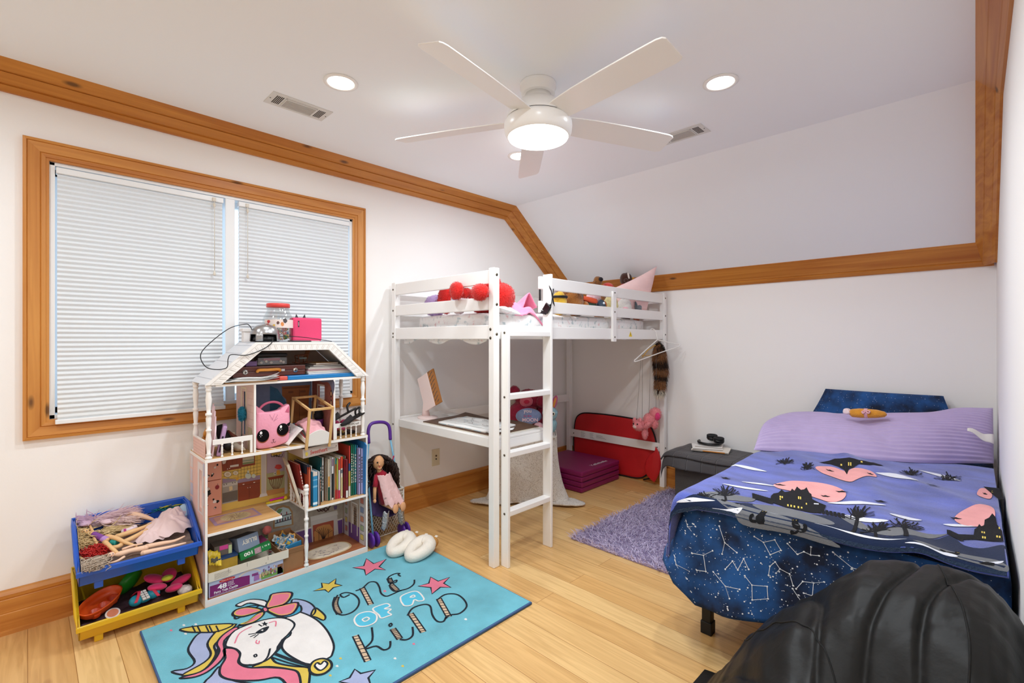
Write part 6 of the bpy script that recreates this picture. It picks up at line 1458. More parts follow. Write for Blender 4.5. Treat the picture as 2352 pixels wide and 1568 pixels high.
# books in the right half of the middle floor
def book(y0, y1, x0, x1, z1, col, lb, spine=None, lean=0, pages=True, z0=None, page_col='#e9e3d6'):
    """standing book, spine towards the room (+x); lean in degrees about its foot"""
    z0 = MZ + .0006 if z0 is None else z0
    t = thing('book', lb, 'book', (x1, (y0 + y1) / 2, z0), 'books on the doll house shelf')
    M = (Matrix.Translation((0, y1, z0)) @ Matrix.Rotation(R(lean), 4, 'X') @ Matrix.Translation((0, -y1, -z0))) if lean else None
    w_ = y1 - y0; c_ = min(.0018, w_ * .22); cov = mat('book_' + col.strip('#'), col, .45)
    mb = MB(cov); mb.M = M
    mb.box(x0, x1, y0, y0 + c_, z0, z1); mb.box(x0, x1, y1 - c_, y1, z0, z1); mb.box(x1 - .0018, x1, y0, y1, z0, z1)
    r_ = random.Random(int(y0 * 9999))
    for a, b, cc in (spine or []): mb.use(plain(cc)); mb.box(x1, x1 + .0004, y0 + w_ * .06, y1 - w_ * .06, z0 + (z1 - z0) * a, z0 + (z1 - z0) * b)
    if not spine:
        mb.use(plain('#e9e2d4' if sum(lin(col)) < 1.2 else '#4a3f3a')); z = z0 + (z1 - z0) * .25
        while z < z1 - .05:
            hh = r_.uniform(.006, .016)
            if w_ > .008: mb.box(x1, x1 + .0004, y0 + w_ * .3, y1 - w_ * .3, z, z + hh)
            z += hh + r_.uniform(.003, .010)
    part('cover', mb, t)
    mb = MB(plain(page_col, .8)); mb.M = M; mb.box(x0 + .003, x1 - .0025, y0 + c_, y1 - c_, z0 + .002, z1 - .004); part('pages', mb, t)
    return t
def yb(X, x=-2.69): return on_x(640 + X / 8.709, 1000 + 800 / 8.709, x)[0]
def zt(X, Y, x=-2.69): return on_x(640 + X / 8.709, 1000 + Y / 8.709, x)[1]
BK = [  # X0, X1, top Y, x-front, colour, label, bands
 (598, 640, 640, -2.685, '#a5432c', 'rust red dotted book, front left of the row behind the small railing', [(.05, .95, '#c0603f')]),
 (642, 672, 610, -2.70, '#d9d5cd', 'thin cream book beside the rust dotted one', None),
 (790, 822, 720, -2.68, '#e4e2e2', 'white book beside the bright blue spine', [(.02, .97, '#d2d4da')]),
 (824, 845, 870, -2.675, '#7d4634', 'short thin brown book right of the bright blue spine', None),
 (832, 862, 450, -2.72, '#1f5e63', 'thin dark teal book in the middle of the row', None),
 (864, 905, 440, -2.72, '#cfcdc9', 'thin light grey book after the dark teal one', None),
 (907, 930, 440, -2.73, '#7e5d45', 'thin brown book recessed in the row', None),
 (932, 955, 445, -2.725, '#b7ab9b', 'thin tan book in the row', None),
 (957, 984, 440, -2.72, '#ab9c8a', 'taupe book left of the spine with orange middle and green foot', None),
 (986, 1028, 470, -2.712, '#e3d9c6', 'cream spine with orange middle and dark green foot', [(0, .32, '#2e5747'), (.34, .58, '#d9a35a')]),
 (1030, 1058, 440, -2.712, '#e8e5de', 'plain white spine with tiny dark letters', None),
 (1060, 1104, 440, -2.708, '#dfdcdd', 'white spine with a long black title band', [(.05, .62, '#1d1d22'), (.80, .97, '#8c7384')]),
 (1106, 1128, 440, -2.715, '#dcd8d0', 'thin off-white spine after the black title band', None),
 (1130, 1160, 450, -2.708, '#b9783a', 'spine with teal top and red foot', [(0, .22, '#b73838'), (.25, .62, '#b9783a'), (.85, 1, '#2f7f7a')]),
 (1162, 1190, 450, -2.708, '#a9b04a', 'yellow-green spine with red foot', [(0, .22, '#c23a43'), (.24, .95, '#a9b04a')]),
 (1194, 1236, 445, -2.705, '#e2d3d8', 'white and pink spine with a red title at the top', [(0, .2, '#c2314f'), (.7, .98, '#b8392f')]),
 (1238, 1288, 420, -2.702, '#dfd6c4', 'cream spine with orange-red top block and grey diamond', [(.72, 1, '#d0472c'), (.60, .68, '#6e7780'), (.05, .5, '#cdbf8e')]),
 (1290, 1316, 430, -2.712, '#7f8f4d', 'thin olive green book in the row', None),
 (1318, 1345, 410, -2.712, '#8d8478', 'thin grey-brown book in the row', None),
 (1347, 1390, 480, -2.672, '#7a2230', 'dark red library book with a white label, pulled forward', [(.02, .2, '#e2ddd6')]),
 (1396, 1440, 205, -2.70, '#b5392f', 'tall red picture book with multicoloured lower spine', [(0, .2, '#ddd8cc'), (.2, .5, '#b9a04a'), (.5, .65, '#2e4a7a')]),
 (1444, 1486, 190, -2.70, '#1f6b52', 'tall dark green picture book', None),
 (1488, 1516, 190, -2.70, '#2d8a76', 'tall sea-green picture book', None),
 (1518, 1556, 190, -2.70, '#1d7f86', 'tall teal picture book with light lettering', None),
 (1558, 1588, 195, -2.705, '#3a7fb0', 'tall thin blue picture book', None),
 (1592, 1640, 255, -2.685, '#a49cc9', 'lilac binder with a white label, left of two', None),
 (1642, 1690, 260, -2.685, '#b4aed6', 'lilac binder beside its twin', None),
 (1693, 1722, 320, -2.685, '#2c4d86', 'thin navy book after the lilac binders', None),
 (1725, 1752, 330, -2.683, '#6e6a6c', 'thin grey book at the right end of the row', None)]
for a, b, Y, xf, col, lb, sp in BK:
    y0, y1 = yb(a, xf), yb(b, xf) - .0006
    book(y0, y1, xf - .16 if xf < -2.68 else xf - .20, xf, min(zt((a + b) / 2, Y, xf), .695), col, lb, sp)
book(yb(682, -2.672), yb(786, -2.672) - .001, -2.88, -2.672, zt(730, 725, -2.672), '#2f86b5', 'wide bright blue spined book pulled forward near the railing', [(.05, .12, '#d7e6ee'), (.55, .6, '#7fb6d4'), (.75, .78, '#7fb6d4'), (.88, 1, '#cfc4ba')])
# leaning board books at the railing
book(1.108, 1.120, -2.88, -2.73, .60, '#a83a34', 'red book leaning towards the kitchen beside the cream board book', None, lean=10)
book(1.122, 1.138, -2.88, -2.705, .595, '#34384a', 'dark slate book leaning slightly behind the railing', None, lean=5)
t = thing('board_book', 'cream board book with an oval picture leaning on the doll house railing', 'book', (-2.80, 1.10, MZ + .0006))
M = Matrix.Translation((0, 1.108, MZ + .0006)) @ Matrix.Rotation(R(16), 4, 'X') @ Matrix.Rotation(R(-12), 4, 'Z')
mb = MB(plain('#d9cdbb', .5)); mb.M = M; mb.box(-2.89 + 2.80, -2.73 + 2.80, -.016, -.002, .0, .262); mb.M = Matrix.Translation((-2.80, 0, 0)) @ M; mb.v = []; mb.f = []; mb.mi = []; mb.sm = []
mb.box(-.095, .065, -.015, -.001, .0, .262); part('cover', mb, t, .0015)
mb = MB(plain('#7a4a36')); mb.M = Matrix.Translation((-2.80, 0, 0)) @ M
for w_, cc in ((1, '#6a4034'), (.84, '#b5503f'), (.5, '#d9a08a')): mb.use(plain(cc)); mb.add([(-.015 + .05 * w_ * math.cos(a), -.0152 - .0003 * (2 - w_), .150 + .09 * w_ * math.sin(a)) for a in np.linspace(0, 6.28, 24, endpoint=False)], [list(range(24))[::-1]])
part('oval_picture', mb, t)
t = thing('document_folder', 'large bright blue folder standing behind the lilac binders', 'folder', (-2.72, 1.44, MZ + .001))
mb = MB(mat('blue_folder', '#2f78b8', .4)); mb.prism([(-2.95, MZ + .001), (-2.665, MZ + .001), (-2.645, .66), (-2.665, .672), (-2.95, .69)], 'y', 1.437, 1.4425); part('cover', mb, t)
# boxed book laid on top of the row
t = thing('boxed_book', 'flat grey-pink box lettered Sweetheart lying on top of the book row', 'book', (-2.80, 1.22, .634))
a, b = yb(500, -2.66), yb(1205, -2.66)
Mx = Matrix.Translation((-2.665, a, .640)) @ Matrix.Rotation(R(3.5), 4, 'X')
mb = MB(mat('box_greige', '#b3a59c', .55)); mb.M = Mx; mb.box(-.215, 0, 0, b - a, 0, .052); part('box', mb, t, .001)
mb = MB(plain('#b23a34')); mb.M = Mx; put_text(mb, 'Sweetheart', (.0008, .04, .014), (0, 1, 0), (0, 0, 1), .022, plain('#b23a34'), bold=.015, italic=.15, fit=.098); put_text(mb, 'and friends', (.0008, .145, .020), (0, 1, 0), (0, 0, 1), .007, plain('#7d6a60'), fit=.045)
mb.use(plain('#c9b14a')).add([(.0008, .02 + .008 * math.cos(q), .022 + .012 * math.sin(q)) for q in np.linspace(0, 6.28, 10, endpoint=False)], [list(range(10))])
mb.use(plain('#2a2422')).add([(.0008, b - a - .012 + .003 * math.cos(q), .03 + .003 * math.sin(q)) for q in np.linspace(0, 6.28, 8, endpoint=False)], [list(range(8))]); part('lettering', mb, t)
mb = MB(mat('box_lid_print', '#6a4f4a', .5, var=(40, .4))); mb.M = Mx; mb.box(-.212, -.004, .004, b - a - .004, .0522, .0530); part('lid_print', mb, t)

# second floor: cat bag, canopy bed, things on the balconies
t = thing('cat_bag', 'pink cat-face handbag with big black eyes inside the doll house bedroom', 'bag', (-2.72, .915, SZ))
CPK = mat('bag_pink', '#e79ab0', .5, bump=(90, .15)); CRO = plain('#c9607f', .5)
body = smooth2([(.842, .735), (.836, .80), (.838, .88), (.845, .908), (.862, .915), (.91, .912), (.955, .918), (.972, .930), (1.008, .944), (1.012, .90), (1.012, .80), (1.005, .752), (.985, .734), (.93, .722), (.87, .7195)], True, 3)
mb = MB(CPK); n = len(body); rings = []
cy0, cz0 = .925, .82
for x, s in ((-2.752, .90), (-2.748, .97), (-2.738, 1.0), (-2.712, 1.0), (-2.702, .97), (-2.699, .92)): rings.append([(x, cy0 + (p[0] - cy0) * s, cz0 + (p[1] - cz0) * s) for p in body])
vs = [p for r_ in rings for p in r_]; fs = [(i * n + k, i * n + (k + 1) % n, (i + 1) * n + (k + 1) % n, (i + 1) * n + k) for i in range(5) for k in range(n)]; fs += [list(range(n))[::-1], [5 * n + k for k in range(n)]]
mb.add(vs, fs, True)
part('body', mb, t)
mb = MB(CPK); mb.prism([(.845, .90), (.842, .952), (.885, .914)], 'x', -2.742, -2.708); part('ear', mb, t, .004)
mb = MB(CRO); mb.tube([(-2.725, .925 + .068 * math.cos(a), .905 + .058 * math.sin(a)) for a in np.linspace(.1, math.pi - .1, 20)], .0065, 10); part('handle', mb, t)
fe = lambda y, z, l: Vector((-2.6985 + .0008 * l, y, z))
def disc2(mb, cy_, cz_, ry, rz, m, l, n_=28): fill2(mb, [(cy_ + ry * math.cos(a), cz_ + rz * math.sin(a)) for a in np.linspace(0, 2 * math.pi, n_, endpoint=False)], fe, m, l)
for cy_, cz_, sg in ((.872, .792, 1), (.972, .812, 1)):
    mb = MB(plain('#8a4a2c')); disc2(mb, cy_, cz_ - .004, .031, .035, plain('#8a4a2c', .3), 1); disc2(mb, cy_, cz_, .030, .033, plain('#120d0f', .2), 2); disc2(mb, cy_ - .010, cz_ + .016, .006, .008, plain('#f4f2f2', .3), 3)
    for q in ((-.016, .004), (-.006, .002), (-.012, -.004)): disc2(mb, cy_ + q[0], cz_ + q[1], .002, .002, plain('#f4f2f2', .3), 3, 8)
    if cy_ > .9:
        fill2(mb, [(cy_ + .020, cz_ + .026), (cy_ + .044, cz_ + .040), (cy_ + .032, cz_ + .010)], fe, plain('#120d0f', .2), 2)
        for k in range(4): line2(mb, [(cy_ + .028, cz_ + .006 - k * .008), (cy_ + .040, cz_ + .006 - k * .009)], .003, fe, plain('#120d0f', .2), 2)
    part('eye', mb, t)
mb = MB(plain('#5a2a34')); line2(mb, smooth2([(.912, .752), (.918, .746), (.924, .752), (.930, .746), (.936, .754)]), .002, fe, mb.m, 2); line2(mb, [(.924, .752), (.924, .760)], .002, fe, mb.m, 2); fill2(mb, [(.918, .764), (.930, .766), (.924, .758)], fe, mb.m, 2); part('mouth', mb, t)
mb = MB(CRO); fill2(mb, [(.984, .905), (1.004, .938), (1.006, .900)], fe, CRO, 1); part('inner_ear', mb, t)
mb = MB(plain('#7d4a66'));
for q in ([(.915, .885), (.926, .86), (.945, .895)], [(.905, .90), (.918, .868), (.93, .90)], [(.93, .865), (.945, .875)]): line2(mb, q, .0012, fe, mb.m, 2)
part('scribble', mb, t, kind='stuff')
# canopy bed that has slid forward over the floor edge
t = thing('toy_canopy_bed', 'wooden toy canopy bed tipping over the edge of the doll house floor', 'toy bed', (-2.76, 1.14, SZ))
PIN = wood('toy_pine', '#cfa468', '#e0bd86', 2, knots=False); Mb = Matrix.Translation((-2.645, 1.145, .688)) @ Matrix.Rotation(R(11.5), 4, 'Y')
def cb(name, x0, x1, y0, y1, z0, z1, m=PIN, bv=.001):
    mb = MB(m); mb.M = Mb; mb.box(x0, x1, y0, y1, z0, z1); return part(name, mb, t, bv)
for x in (-.012, -.247):
    for y in (-.072, .058): cb('leg', x, x + .013, y, y + .013, .0 if x > -.1 else .0, .236)
for y in (-.071, .060): cb('top_rail', -.234, -.012, y, y + .011, .224, .236)
for x in (-.011, -.246): cb('top_rail', x, x + .011, -.059, .058, .224, .236)
for y in (-.0705, .0595): cb('side_rail', -.234, -.012, y, y + .010, .035, .06, DW)
mb = MB(DW); mb.M = Mb; pts = [(-.058, .022), (.057, .022)] + [(.057 - .115 * k / 12, .085 + .022 * math.sin(math.pi * k / 12)) for k in range(13)]; mb.prism(pts, 'x', -.009, -.002); part('footboard', mb, t, .001)
cb('base', -.234, -.012, -.060, .059, .035, .043, DW)
t2 = thing('doll_bedding', 'white and pink doll bedding rumpled inside the toy canopy bed', 'bedding', (-2.76, 1.13, .75))
mb = MB(mat('doll_sheet', '#ded8d4', .9, bump=(60, .3))); mb.M = Mb
mb.sheet(lambda u, v: (-.225 + .20 * u, -.055 + .11 * v, .052 + .045 * math.sin(math.pi * (.15 + .7 * v)) * (1 - .4 * u) + .022 * math.sin(math.pi * u) + .006 * noise.noise((u * 6, v * 6, 2))), 22, 18, .006)
mb.M = None
mb.sheet(lambda u, v: (-2.86 + .18 * u, 1.075 - .075 * v * (1 + .3 * math.sin(u * 3)), .812 - .012 * u - (.092 - .01 * u) * v ** 1.2 + .008 * math.sin(u * 9) * v), 20, 14, .004); part('sheet', mb, t2)
mb = MB(mat('doll_quilt', '#e5a9b0', .9, bump=(60, .3), var=(30, .2))); mb.M = Mb
mb.sheet(lambda u, v: (-.205 + .185 * u, -.060 + .112 * v, .066 + .046 * math.sin(math.pi * (.12 + .75 * v)) * (1 - .35 * u) + .022 * math.sin(math.pi * u) + .010 * noise.noise((u * 7, v * 5, 7))), 22, 18, .008); part('quilt', mb, t2)
mb = MB(plain('#c93a50')); mb.M = Mb; mb.tube(smooth2([(-.20, -.058, .085), (-.14, -.066, .086), (-.08, -.064, .07), (-.03, -.064, .058)], False, 3), .0025, 6); part('red_trim', mb, t2)
# left balcony
t = thing('toy_tablet', 'lilac handheld plastic toy book leaning in the left doll house balcony', 'toy', (-2.70, .68, SZ))
Mt = Matrix.Translation((-2.70, .655, SZ + .002)) @ Matrix.Rotation(R(-12), 4, 'X') @ Matrix.Rotation(R(-14), 4, 'Z')
mb = MB(pl('#b08fb8')); mb.M = Mt; mb.box(-.16, .0, .0, .020, .0, .150); part('case', mb, t, .006)
mb = MB(plain('#2a2030')); mb.M = Mt; mb.box(.0, .0012, .006, .014, .02, .10); part('spine_slot', mb, t)
t = thing('toy_castle', 'pale pink scalloped toy panel leaning behind the lilac toy on the left balcony', 'toy', (-2.76, .655, SZ))
mb = MB(pl('#e2c6cf')); mb.M = Matrix.Translation((-2.70, .637, SZ + .003)) @ Matrix.Rotation(R(-7), 4, 'X') @ Matrix.Rotation(R(-6), 4, 'Z')
mb.prism(smooth2([(-.20, 0), (-.20, .20), (-.19, .245), (-.17, .215), (-.15, .235), (-.13, .205), (-.11, .215), (-.09, .185), (-.07, .19), (-.05, .16), (-.03, .15), (-.005, .10), (-.003, 0)], False, 2), 'y', .0, .006); part('panel', mb, t)
t = thing('toy_horse', 'orange-brown plastic toy animal at the back of the left balcony', 'toy', (-2.86, .655, SZ))
mb = MB(pl('#c07f2a')); mb.ell((-2.86, .648, .775), (.040, .020, .030)); mb.ell((-2.828, .642, .815), (.016, .014, .026), (0, 30, 0)); mb.ell((-2.812, .642, .832), (.022, .010, .011), (0, 20, 0))
for x in (-2.885, -2.84): mb.tube([(x, .648, .765), (x - .005, .646, SZ + .001)], [.010, .008], 8)
part('body', mb, t)
t = thing('ankle_boot', 'black and beige boot lying in the left doll house balcony', 'boot', (-2.76, .74, SZ))
SUE = plain('#b9aa96', .85)
mb = MB(SUE); mb.tube(smooth2([(-2.83, .755, .80), (-2.80, .755, .755), (-2.76, .765, .738), (-2.715, .775, .737), (-2.685, .782, .734)], False, 3), [.022, .022, .023, .024, .024, .023, .022, .022, .021, .021, .020, .018, .018, .018, .017, .016, .015, .013, .012, .011, .009, .008, .006, .004, .003][:25], 14); part('upper', mb, t)
mb = MB(plain('#191618', .6)); mb.tube(smooth2([(-2.86, .712, .845), (-2.83, .718, .80), (-2.79, .725, .765), (-2.745, .722, .745)], False, 3), [.018 + .012 * math.sin(k / 18 * 3.1) for k in range(19)], 12); part('shaft', mb, t)
mb = MB(plain('#6a3422', .6)); mb.tube([(-2.80, .735, .825), (-2.775, .75, .80), (-2.77, .77, .79)], [.004, .009, .004], 8); part('strap', mb, t)
t = thing('pom_pom', 'blue tulle pompom at the window of the left doll house room wall', 'pompom', (-2.815, .805, .905))
mb = MB(mat('teal_tulle', '#2f8fae', .9)); src = MB(mb.m); src.ell((-2.80, .801, .905), (.026, .013, .035)); mb.v = list(src.v); mb.f = list(src.f); mb.mi = list(src.mi); mb.sm = list(src.sm); mb.mats = list(src.mats); mb.fur(src, 900, .010, .004, .3, .8, 5); part('tulle', mb, t)
mb = MB(plain('#4a6a74')); mb.tube([(-2.81, .804, .90), (-2.83, .808, .84), (-2.835, .808, SZ + .001)], .0025, 6); part('stick', mb, t)
# right balcony and room
t = thing('doll_cup', 'black and purple toy cup standing beside the canopy bed', 'toy cup', (-2.83, 1.225, SZ))
mb = MB(plain('#6a2a78')); mb.lathe([(.0, 0), (.022, 0), (.026, .06), (.026, .062), (.022, .060), (0, .058)], (-2.80, 1.214, .765), 20); part('cup', mb, t)
mb = MB(plain('#131014', .9)); src = MB(mb.m); src.ell((-2.80, 1.213, .852), (.025, .024, .032)); mb.v = list(src.v); mb.f = list(src.f); mb.mi = list(src.mi); mb.sm = list(src.sm); mb.mats = list(src.mats); mb.fur(src, 500, .006, .002, .1, .5, 8); part('fluffy_lid', mb, t)
mb = MB(plain('#d9cfc4')); mb.box(-2.826, -2.774, 1.19, 1.238, SZ + .0006, .765); part('stand', mb, t, .003)
def shoe(nm, lb, p, L_, rz, tilt, col, strap, seed):
    t = thing(nm, lb, 'shoe', p); M = Matrix.Translation(p) @ Euler((0, R(tilt), R(rz))).to_matrix().to_4x4()
    mb = MB(plain('#1a1718', .5)); mb.M = M
    ot = smooth2([(-.5, .09), (-.48, -.09), (-.3, -.12), (0, -.10), (.25, -.15), (.42, -.13), (.5, 0), (.42, .13), (.25, .15), (0, .10), (-.3, .12)], True, 2)
    mb.prism([(a * L_, b * L_) for a, b in ot], 'z', 0, .008); part('sole', mb, t, .002)
    mb = MB(mat('shoe_' + col.strip('#'), col, .5, bump=(400, .6), var=(220, .9))); mb.M = M
    mb.sheet(lambda u, v: ((.02 + .46 * u) * L_, (v - .5) * .26 * L_ * (1 - .7 * max(0, u - .6) / .4), .008 + .16 * L_ * math.sin(math.pi * v) * (1 - u * .75)), 14, 12, .003); part('upper', mb, t)
    mb = MB(plain(strap, .4)); mb.M = M; mb.tube(smooth2([(-.25 * L_, -.11 * L_, .008), (-.30 * L_, -.10 * L_, .20 * L_), (-.42 * L_, 0, .26 * L_), (-.30 * L_, .10 * L_, .20 * L_), (-.25 * L_, .11 * L_, .008)], False, 3), .006, 8); part('strap', mb, t)
    return t
shoe('toy_sandal', 'black glittery child sandal tipped over the right doll house rail', (-2.735, 1.325, .835), .19, -115, 28, '#3a3634', '#141213', 1)
shoe('toy_sandal', 'black sandal with a long dark strap lying over the lettered rail', (-2.665, 1.36, .823), .17, -78, 20, '#1d1a1c', '#141213', 2)
shoe('toy_sandal', 'dark shoe with gold trim lying low on the right doll house balcony', (-2.78, 1.30, .722), .13, 80, 0, '#5a4630', '#b08a3a', 3)
shoe('toy_sandal', 'dark shoe with gold trim nearest the right post of the doll house', (-2.775, 1.375, .722), .12, 95, 0, '#4a3a3a', '#9a7a3a', 4)
t = thing('pink_bow', 'pink fabric bow among the shoes on the right doll house balcony', 'bow', (-2.80, 1.34, .77))
mb = MB(fab('#c94a78'))
for sg in (-1, 1): mb.ell((-2.80, 1.345 + sg * .022, .792), (.014, .020, .014), (20 * sg, 0, 0))
mb.ell((-2.80, 1.345, .76), (.035, .05, .028)); part('bow', mb, t)
# attic
t = thing('art_case', 'dark wooden art case with silver clasps and orange handle in the doll house attic', 'case', (-2.80, .92, AZ))
CASE = wood('case_wood', '#4f2218', '#6e3324', 1, knots=False, rough=.4)
mb = MB(CASE); mb.box(-2.90, -2.72, .735, 1.103, 1.104, 1.131); mb.box(-2.90, -2.72, .735, 1.103, 1.132, 1.158); part('body', mb, t, .003)
for y in (.793, 1.048):
    mb = MB(mat('clasp_silver', '#cfcac2', .25, metal=.9)); mb.lathe([(0, 0), (.015, 0), (.014, .003), (0, .003)], (-2.7195, y, 1.131), 6, (1, 0, 0)); c_ = part('clasp', mb, t); mb = MB(plain('#3a302a')); mb.box(-2.7165, -2.7155, y - .002, y + .002, 1.122, 1.140); mb.box(-2.7165, -2.7155, y - .007, y + .007, 1.129, 1.132); part('latch', mb, c_)
mb = MB(pl('#c9822c')); mb.tube(smooth2([(-2.712, .848, 1.130), (-2.706, .855, 1.139), (-2.706, .905, 1.139), (-2.706, .955, 1.139), (-2.712, .962, 1.130)], False, 2), .008, 8); part('handle', mb, t)
mb = MB(mat('clasp_silver', '#cfcac2', .25, metal=.9)); mb.box(-2.7195, -2.7175, .972, .990, 1.128, 1.140); part('hinge', mb, t)
t = thing('pencil_case', 'clear plastic pencil case with black lid on the wooden art case', 'case', (-2.80, .945, 1.1585))
CLR = glass_mat('clear_plastic', (.78, .76, .78, 1), .12)
mb = MB(CLR); mb.box(-2.86, -2.765, .868, 1.020, 1.159, 1.205); part('tray', mb, t, .004)
mb = MB(plain('#18151a', .35)); mb.box(-2.863, -2.762, .865, 1.023, 1.2055, 1.226); part('lid', mb, t, .008)
mb = MB(plain('#c7556a')); mb.box(-2.84, -2.775, .90, .985, 1.185, 1.198); part('eraser', mb, t)
for k, y in enumerate((.885, .91, .935, .985, 1.0)): 
    mb = MB(plain('#e9e4de', .4)); mb.lathe([(0, 0), (.0075, 0), (.0075, .004), (0, .004)], (-2.7665, y, 1.175 + (.006 if k % 2 else 0)), 16, (1, 0, 0)); part('paint_pot', mb, t)
t = thing('plastic_box', 'small lilac plastic box at the left end of the doll house attic', 'box', (-2.80, .83, 1.1585))
mb = MB(pl('#8a6aa0')); mb.box(-2.84, -2.755, .805, .862, 1.1587, 1.185); part('body', mb, t, .004)
# toy rocking chair
t = thing('toy_rocking_chair', 'tiny brown wooden rocking chair at the back of the doll house attic', 'toy chair', (-2.83, 1.13, 1.157))
RC2 = plain('#7a4226', .5); zc = 1.1595
def rod(nm, pts, r=.0028, m=RC2): mb = MB(m); mb.tube(pts, r, 8); part(nm, mb, t)
for x in (-2.865, -2.815): rod('rocker', smooth2([(x, 1.085, zc + .010), (x, 1.11, zc + .003), (x, 1.14, zc + .003), (x, 1.175, zc + .010)]))
for x in (-2.865, -2.815):
    for y in (1.105, 1.150): rod('leg', [(x, y, zc + .004), (x, y, zc + .030)])
    rod('back_post', [(x, 1.152, zc + .030), (x, 1.168, zc + .082)]); rod('arm', [(x, 1.100, zc + .048), (x, 1.158, zc + .052)]); rod('arm_post', [(x, 1.103, zc + .028), (x, 1.100, zc + .048)])
rod('top_bar', [(-2.865, 1.168, zc + .080), (-2.815, 1.168, zc + .080)]); rod('seat_bar', [(-2.865, 1.105, zc + .030), (-2.815, 1.105, zc + .030)])
mb = MB(fab('#8fa0a0')); mb.cbox((-2.84, 1.128, zc + .032), (.048, .048, .007)); part('cushion', mb, t, .002)
mb = MB(plain('#a0663c')); mb.cbox((-2.84, 1.161, zc + .058), (.048, .003, .04), (-17, 0, 0)); part('back_panel', mb, t)
# pile of books and papers on the right of the attic
def flat(nm, lb, y0, y1, x0, x1, z, th, col, edge=None, grp='books in the doll house attic', cat='book'):
    t = thing(nm, lb, cat, ((x0 + x1) / 2, (y0 + y1) / 2, z), grp)
    mb = MB(plain(col, .5)); mb.box(x0, x1, y0, y1, z, z + th * .14); mb.box(x0, x1, y0, y1, z + th * .86, z + th); mb.box(x0, x0 + .002, y0, y1, z + th * .14, z + th * .86); part('cover', mb, t)
    mb = MB(plain(edge or '#e2ddd4', .8)); mb.box(x0 + .002, x1 - .002, y0 + .002, y1 - .002, z + th * .14, z + th * .86); part('pages', mb, t)
z = 1.1035
for i, (a, b, x0, x1, th, c_, e, lb) in enumerate([
    (1.112, 1.374, -2.92, -2.70, .010, '#e9e5df', None, 'white magazine at the bottom of the attic pile'), (1.108, 1.365, -2.92, -2.705, .008, '#c9c2b8', None, 'beige workbook in the attic pile, second from bottom'),
    (1.112, 1.35, -2.92, -2.71, .007, '#8c3348', '#d9b7bd', 'maroon edged notebook in the attic pile'), (1.118, 1.335, -2.92, -2.715, .008, '#e6e2dc', None, 'white notebook above the maroon one in the attic pile'),
    (1.128, 1.325, -2.92, -2.72, .008, '#2c2a30', '#d8d4cc', 'black covered book in the attic pile'), (1.15, 1.318, -2.92, -2.725, .008, '#141318', '#e5e1da', 'black book second from the top of the attic pile'), (1.17, 1.305, -2.92, -2.735, .009, '#b88a52', '#e8e4de', 'tan covered book topmost of the attic pile')]):
    flat('book', lb, a, b, x0, x1, z, th, c_, e); z += th + .0006
t = thing('pencil_box', 'long blue pencil-shaped box with red end lying in the attic front', 'box', (-2.70, 1.17, 1.0805))
mb = MB(pl('#1c76b5')); mb.box(-2.80, -2.672, .990, 1.378, 1.081, 1.1025); part('body', mb, t, .003)
mb = MB(pl('#d0574a')); mb.box(-2.80, -2.672, .946, .9895, 1.081, 1.1022); part('eraser_end', mb, t, .004)
mb = MB(pl('#dcc02c')); mb.prism([(1.3785, 1.081), (1.3785, 1.1025), (1.398, 1.094), (1.398, 1.085)], 'x', -2.80, -2.672); part('tip', mb, t, .002)
t = thing('paper_stack', 'loose stack of white papers curling at the left of the doll house attic', 'papers', (-2.76, .82, 1.0805))
for k in range(7):
    mb = MB(PAPER); z = 1.0895 + k * .0024; a, b = .70 + k * .006 - (.02 if k == 0 else 0), .935 - (k % 3) * .008
    mb.sheet(lambda u, v: (-2.72 + .075 * u - .02 * (k % 2) * 0, a + (b - a) * v, z + (.016 + .003 * k) * max(0, v - .45) ** 1.5 * 1.6 * u + .002 * math.sin(v * 7 + k)), 10, 16, .0012); part('sheet', mb, t)
t = thing('card_folder', 'tan card folder under the loose papers in the doll house attic', 'folder', (-2.75, .80, 1.0805))
mb = MB(plain('#c49a72', .7)); mb.box(-2.86, -2.655, .685, .93, 1.0806, 1.084); mb.use(plain('#d9c49c', .7)); mb.box(-2.86, -2.658, .73, .94, 1.0842, 1.0865); part('cover', mb, t)
mb = MB(plain('#b5433f', .7)); mb.box(-2.86, -2.656, .88, .945, 1.0867, 1.0885); part('red_sheet', mb, t)

# on the roof: candy jar, nail lamp, speaker
t = thing('candy_jar', 'clear plastic jar with red lid half full of bright sweets on the doll house roof', 'jar', (-2.83, .995, RZT))
JG = glass_mat('jar_plastic', (.93, .94, .94, 1), .10)
mb = MB(JG); mb.lathe([(.0, .002), (.070, .002), (.078, .010), (.080, .03), (.080, .115), (.077, .135), (.068, .155), (.060, .172), (.058, .178), (.058, .192), (.055, .192), (.055, .178), (.058, .168), (.066, .152), (.0745, .132), (.0775, .115), (.0775, .03), (.075, .012), (.068, .005), (0, .005)], (-2.83, .995, RZT), 40); part('jar_body', mb, t)
mb = MB(mat('lid_red', '#d8433f', .35)); mb.lathe([(0, .216), (.058, .216), (.061, .212), (.061, .194), (.0585, .193)], (-2.83, .995, RZT), 40); part('lid', mb, t)
mb = MB(plain('#e6d6cf', .6)); arc = np.linspace(R(-75), R(62), 16)
vs = [(-2.83 + .0805 * math.cos(a), .995 + .0805 * math.sin(a), RZT + z) for a in arc for z in (.078, .124)]
mb.add(vs, [(2 * i, 2 * i + 2, 2 * i + 3, 2 * i + 1) for i in range(15)], True)
rr = random.Random(8)
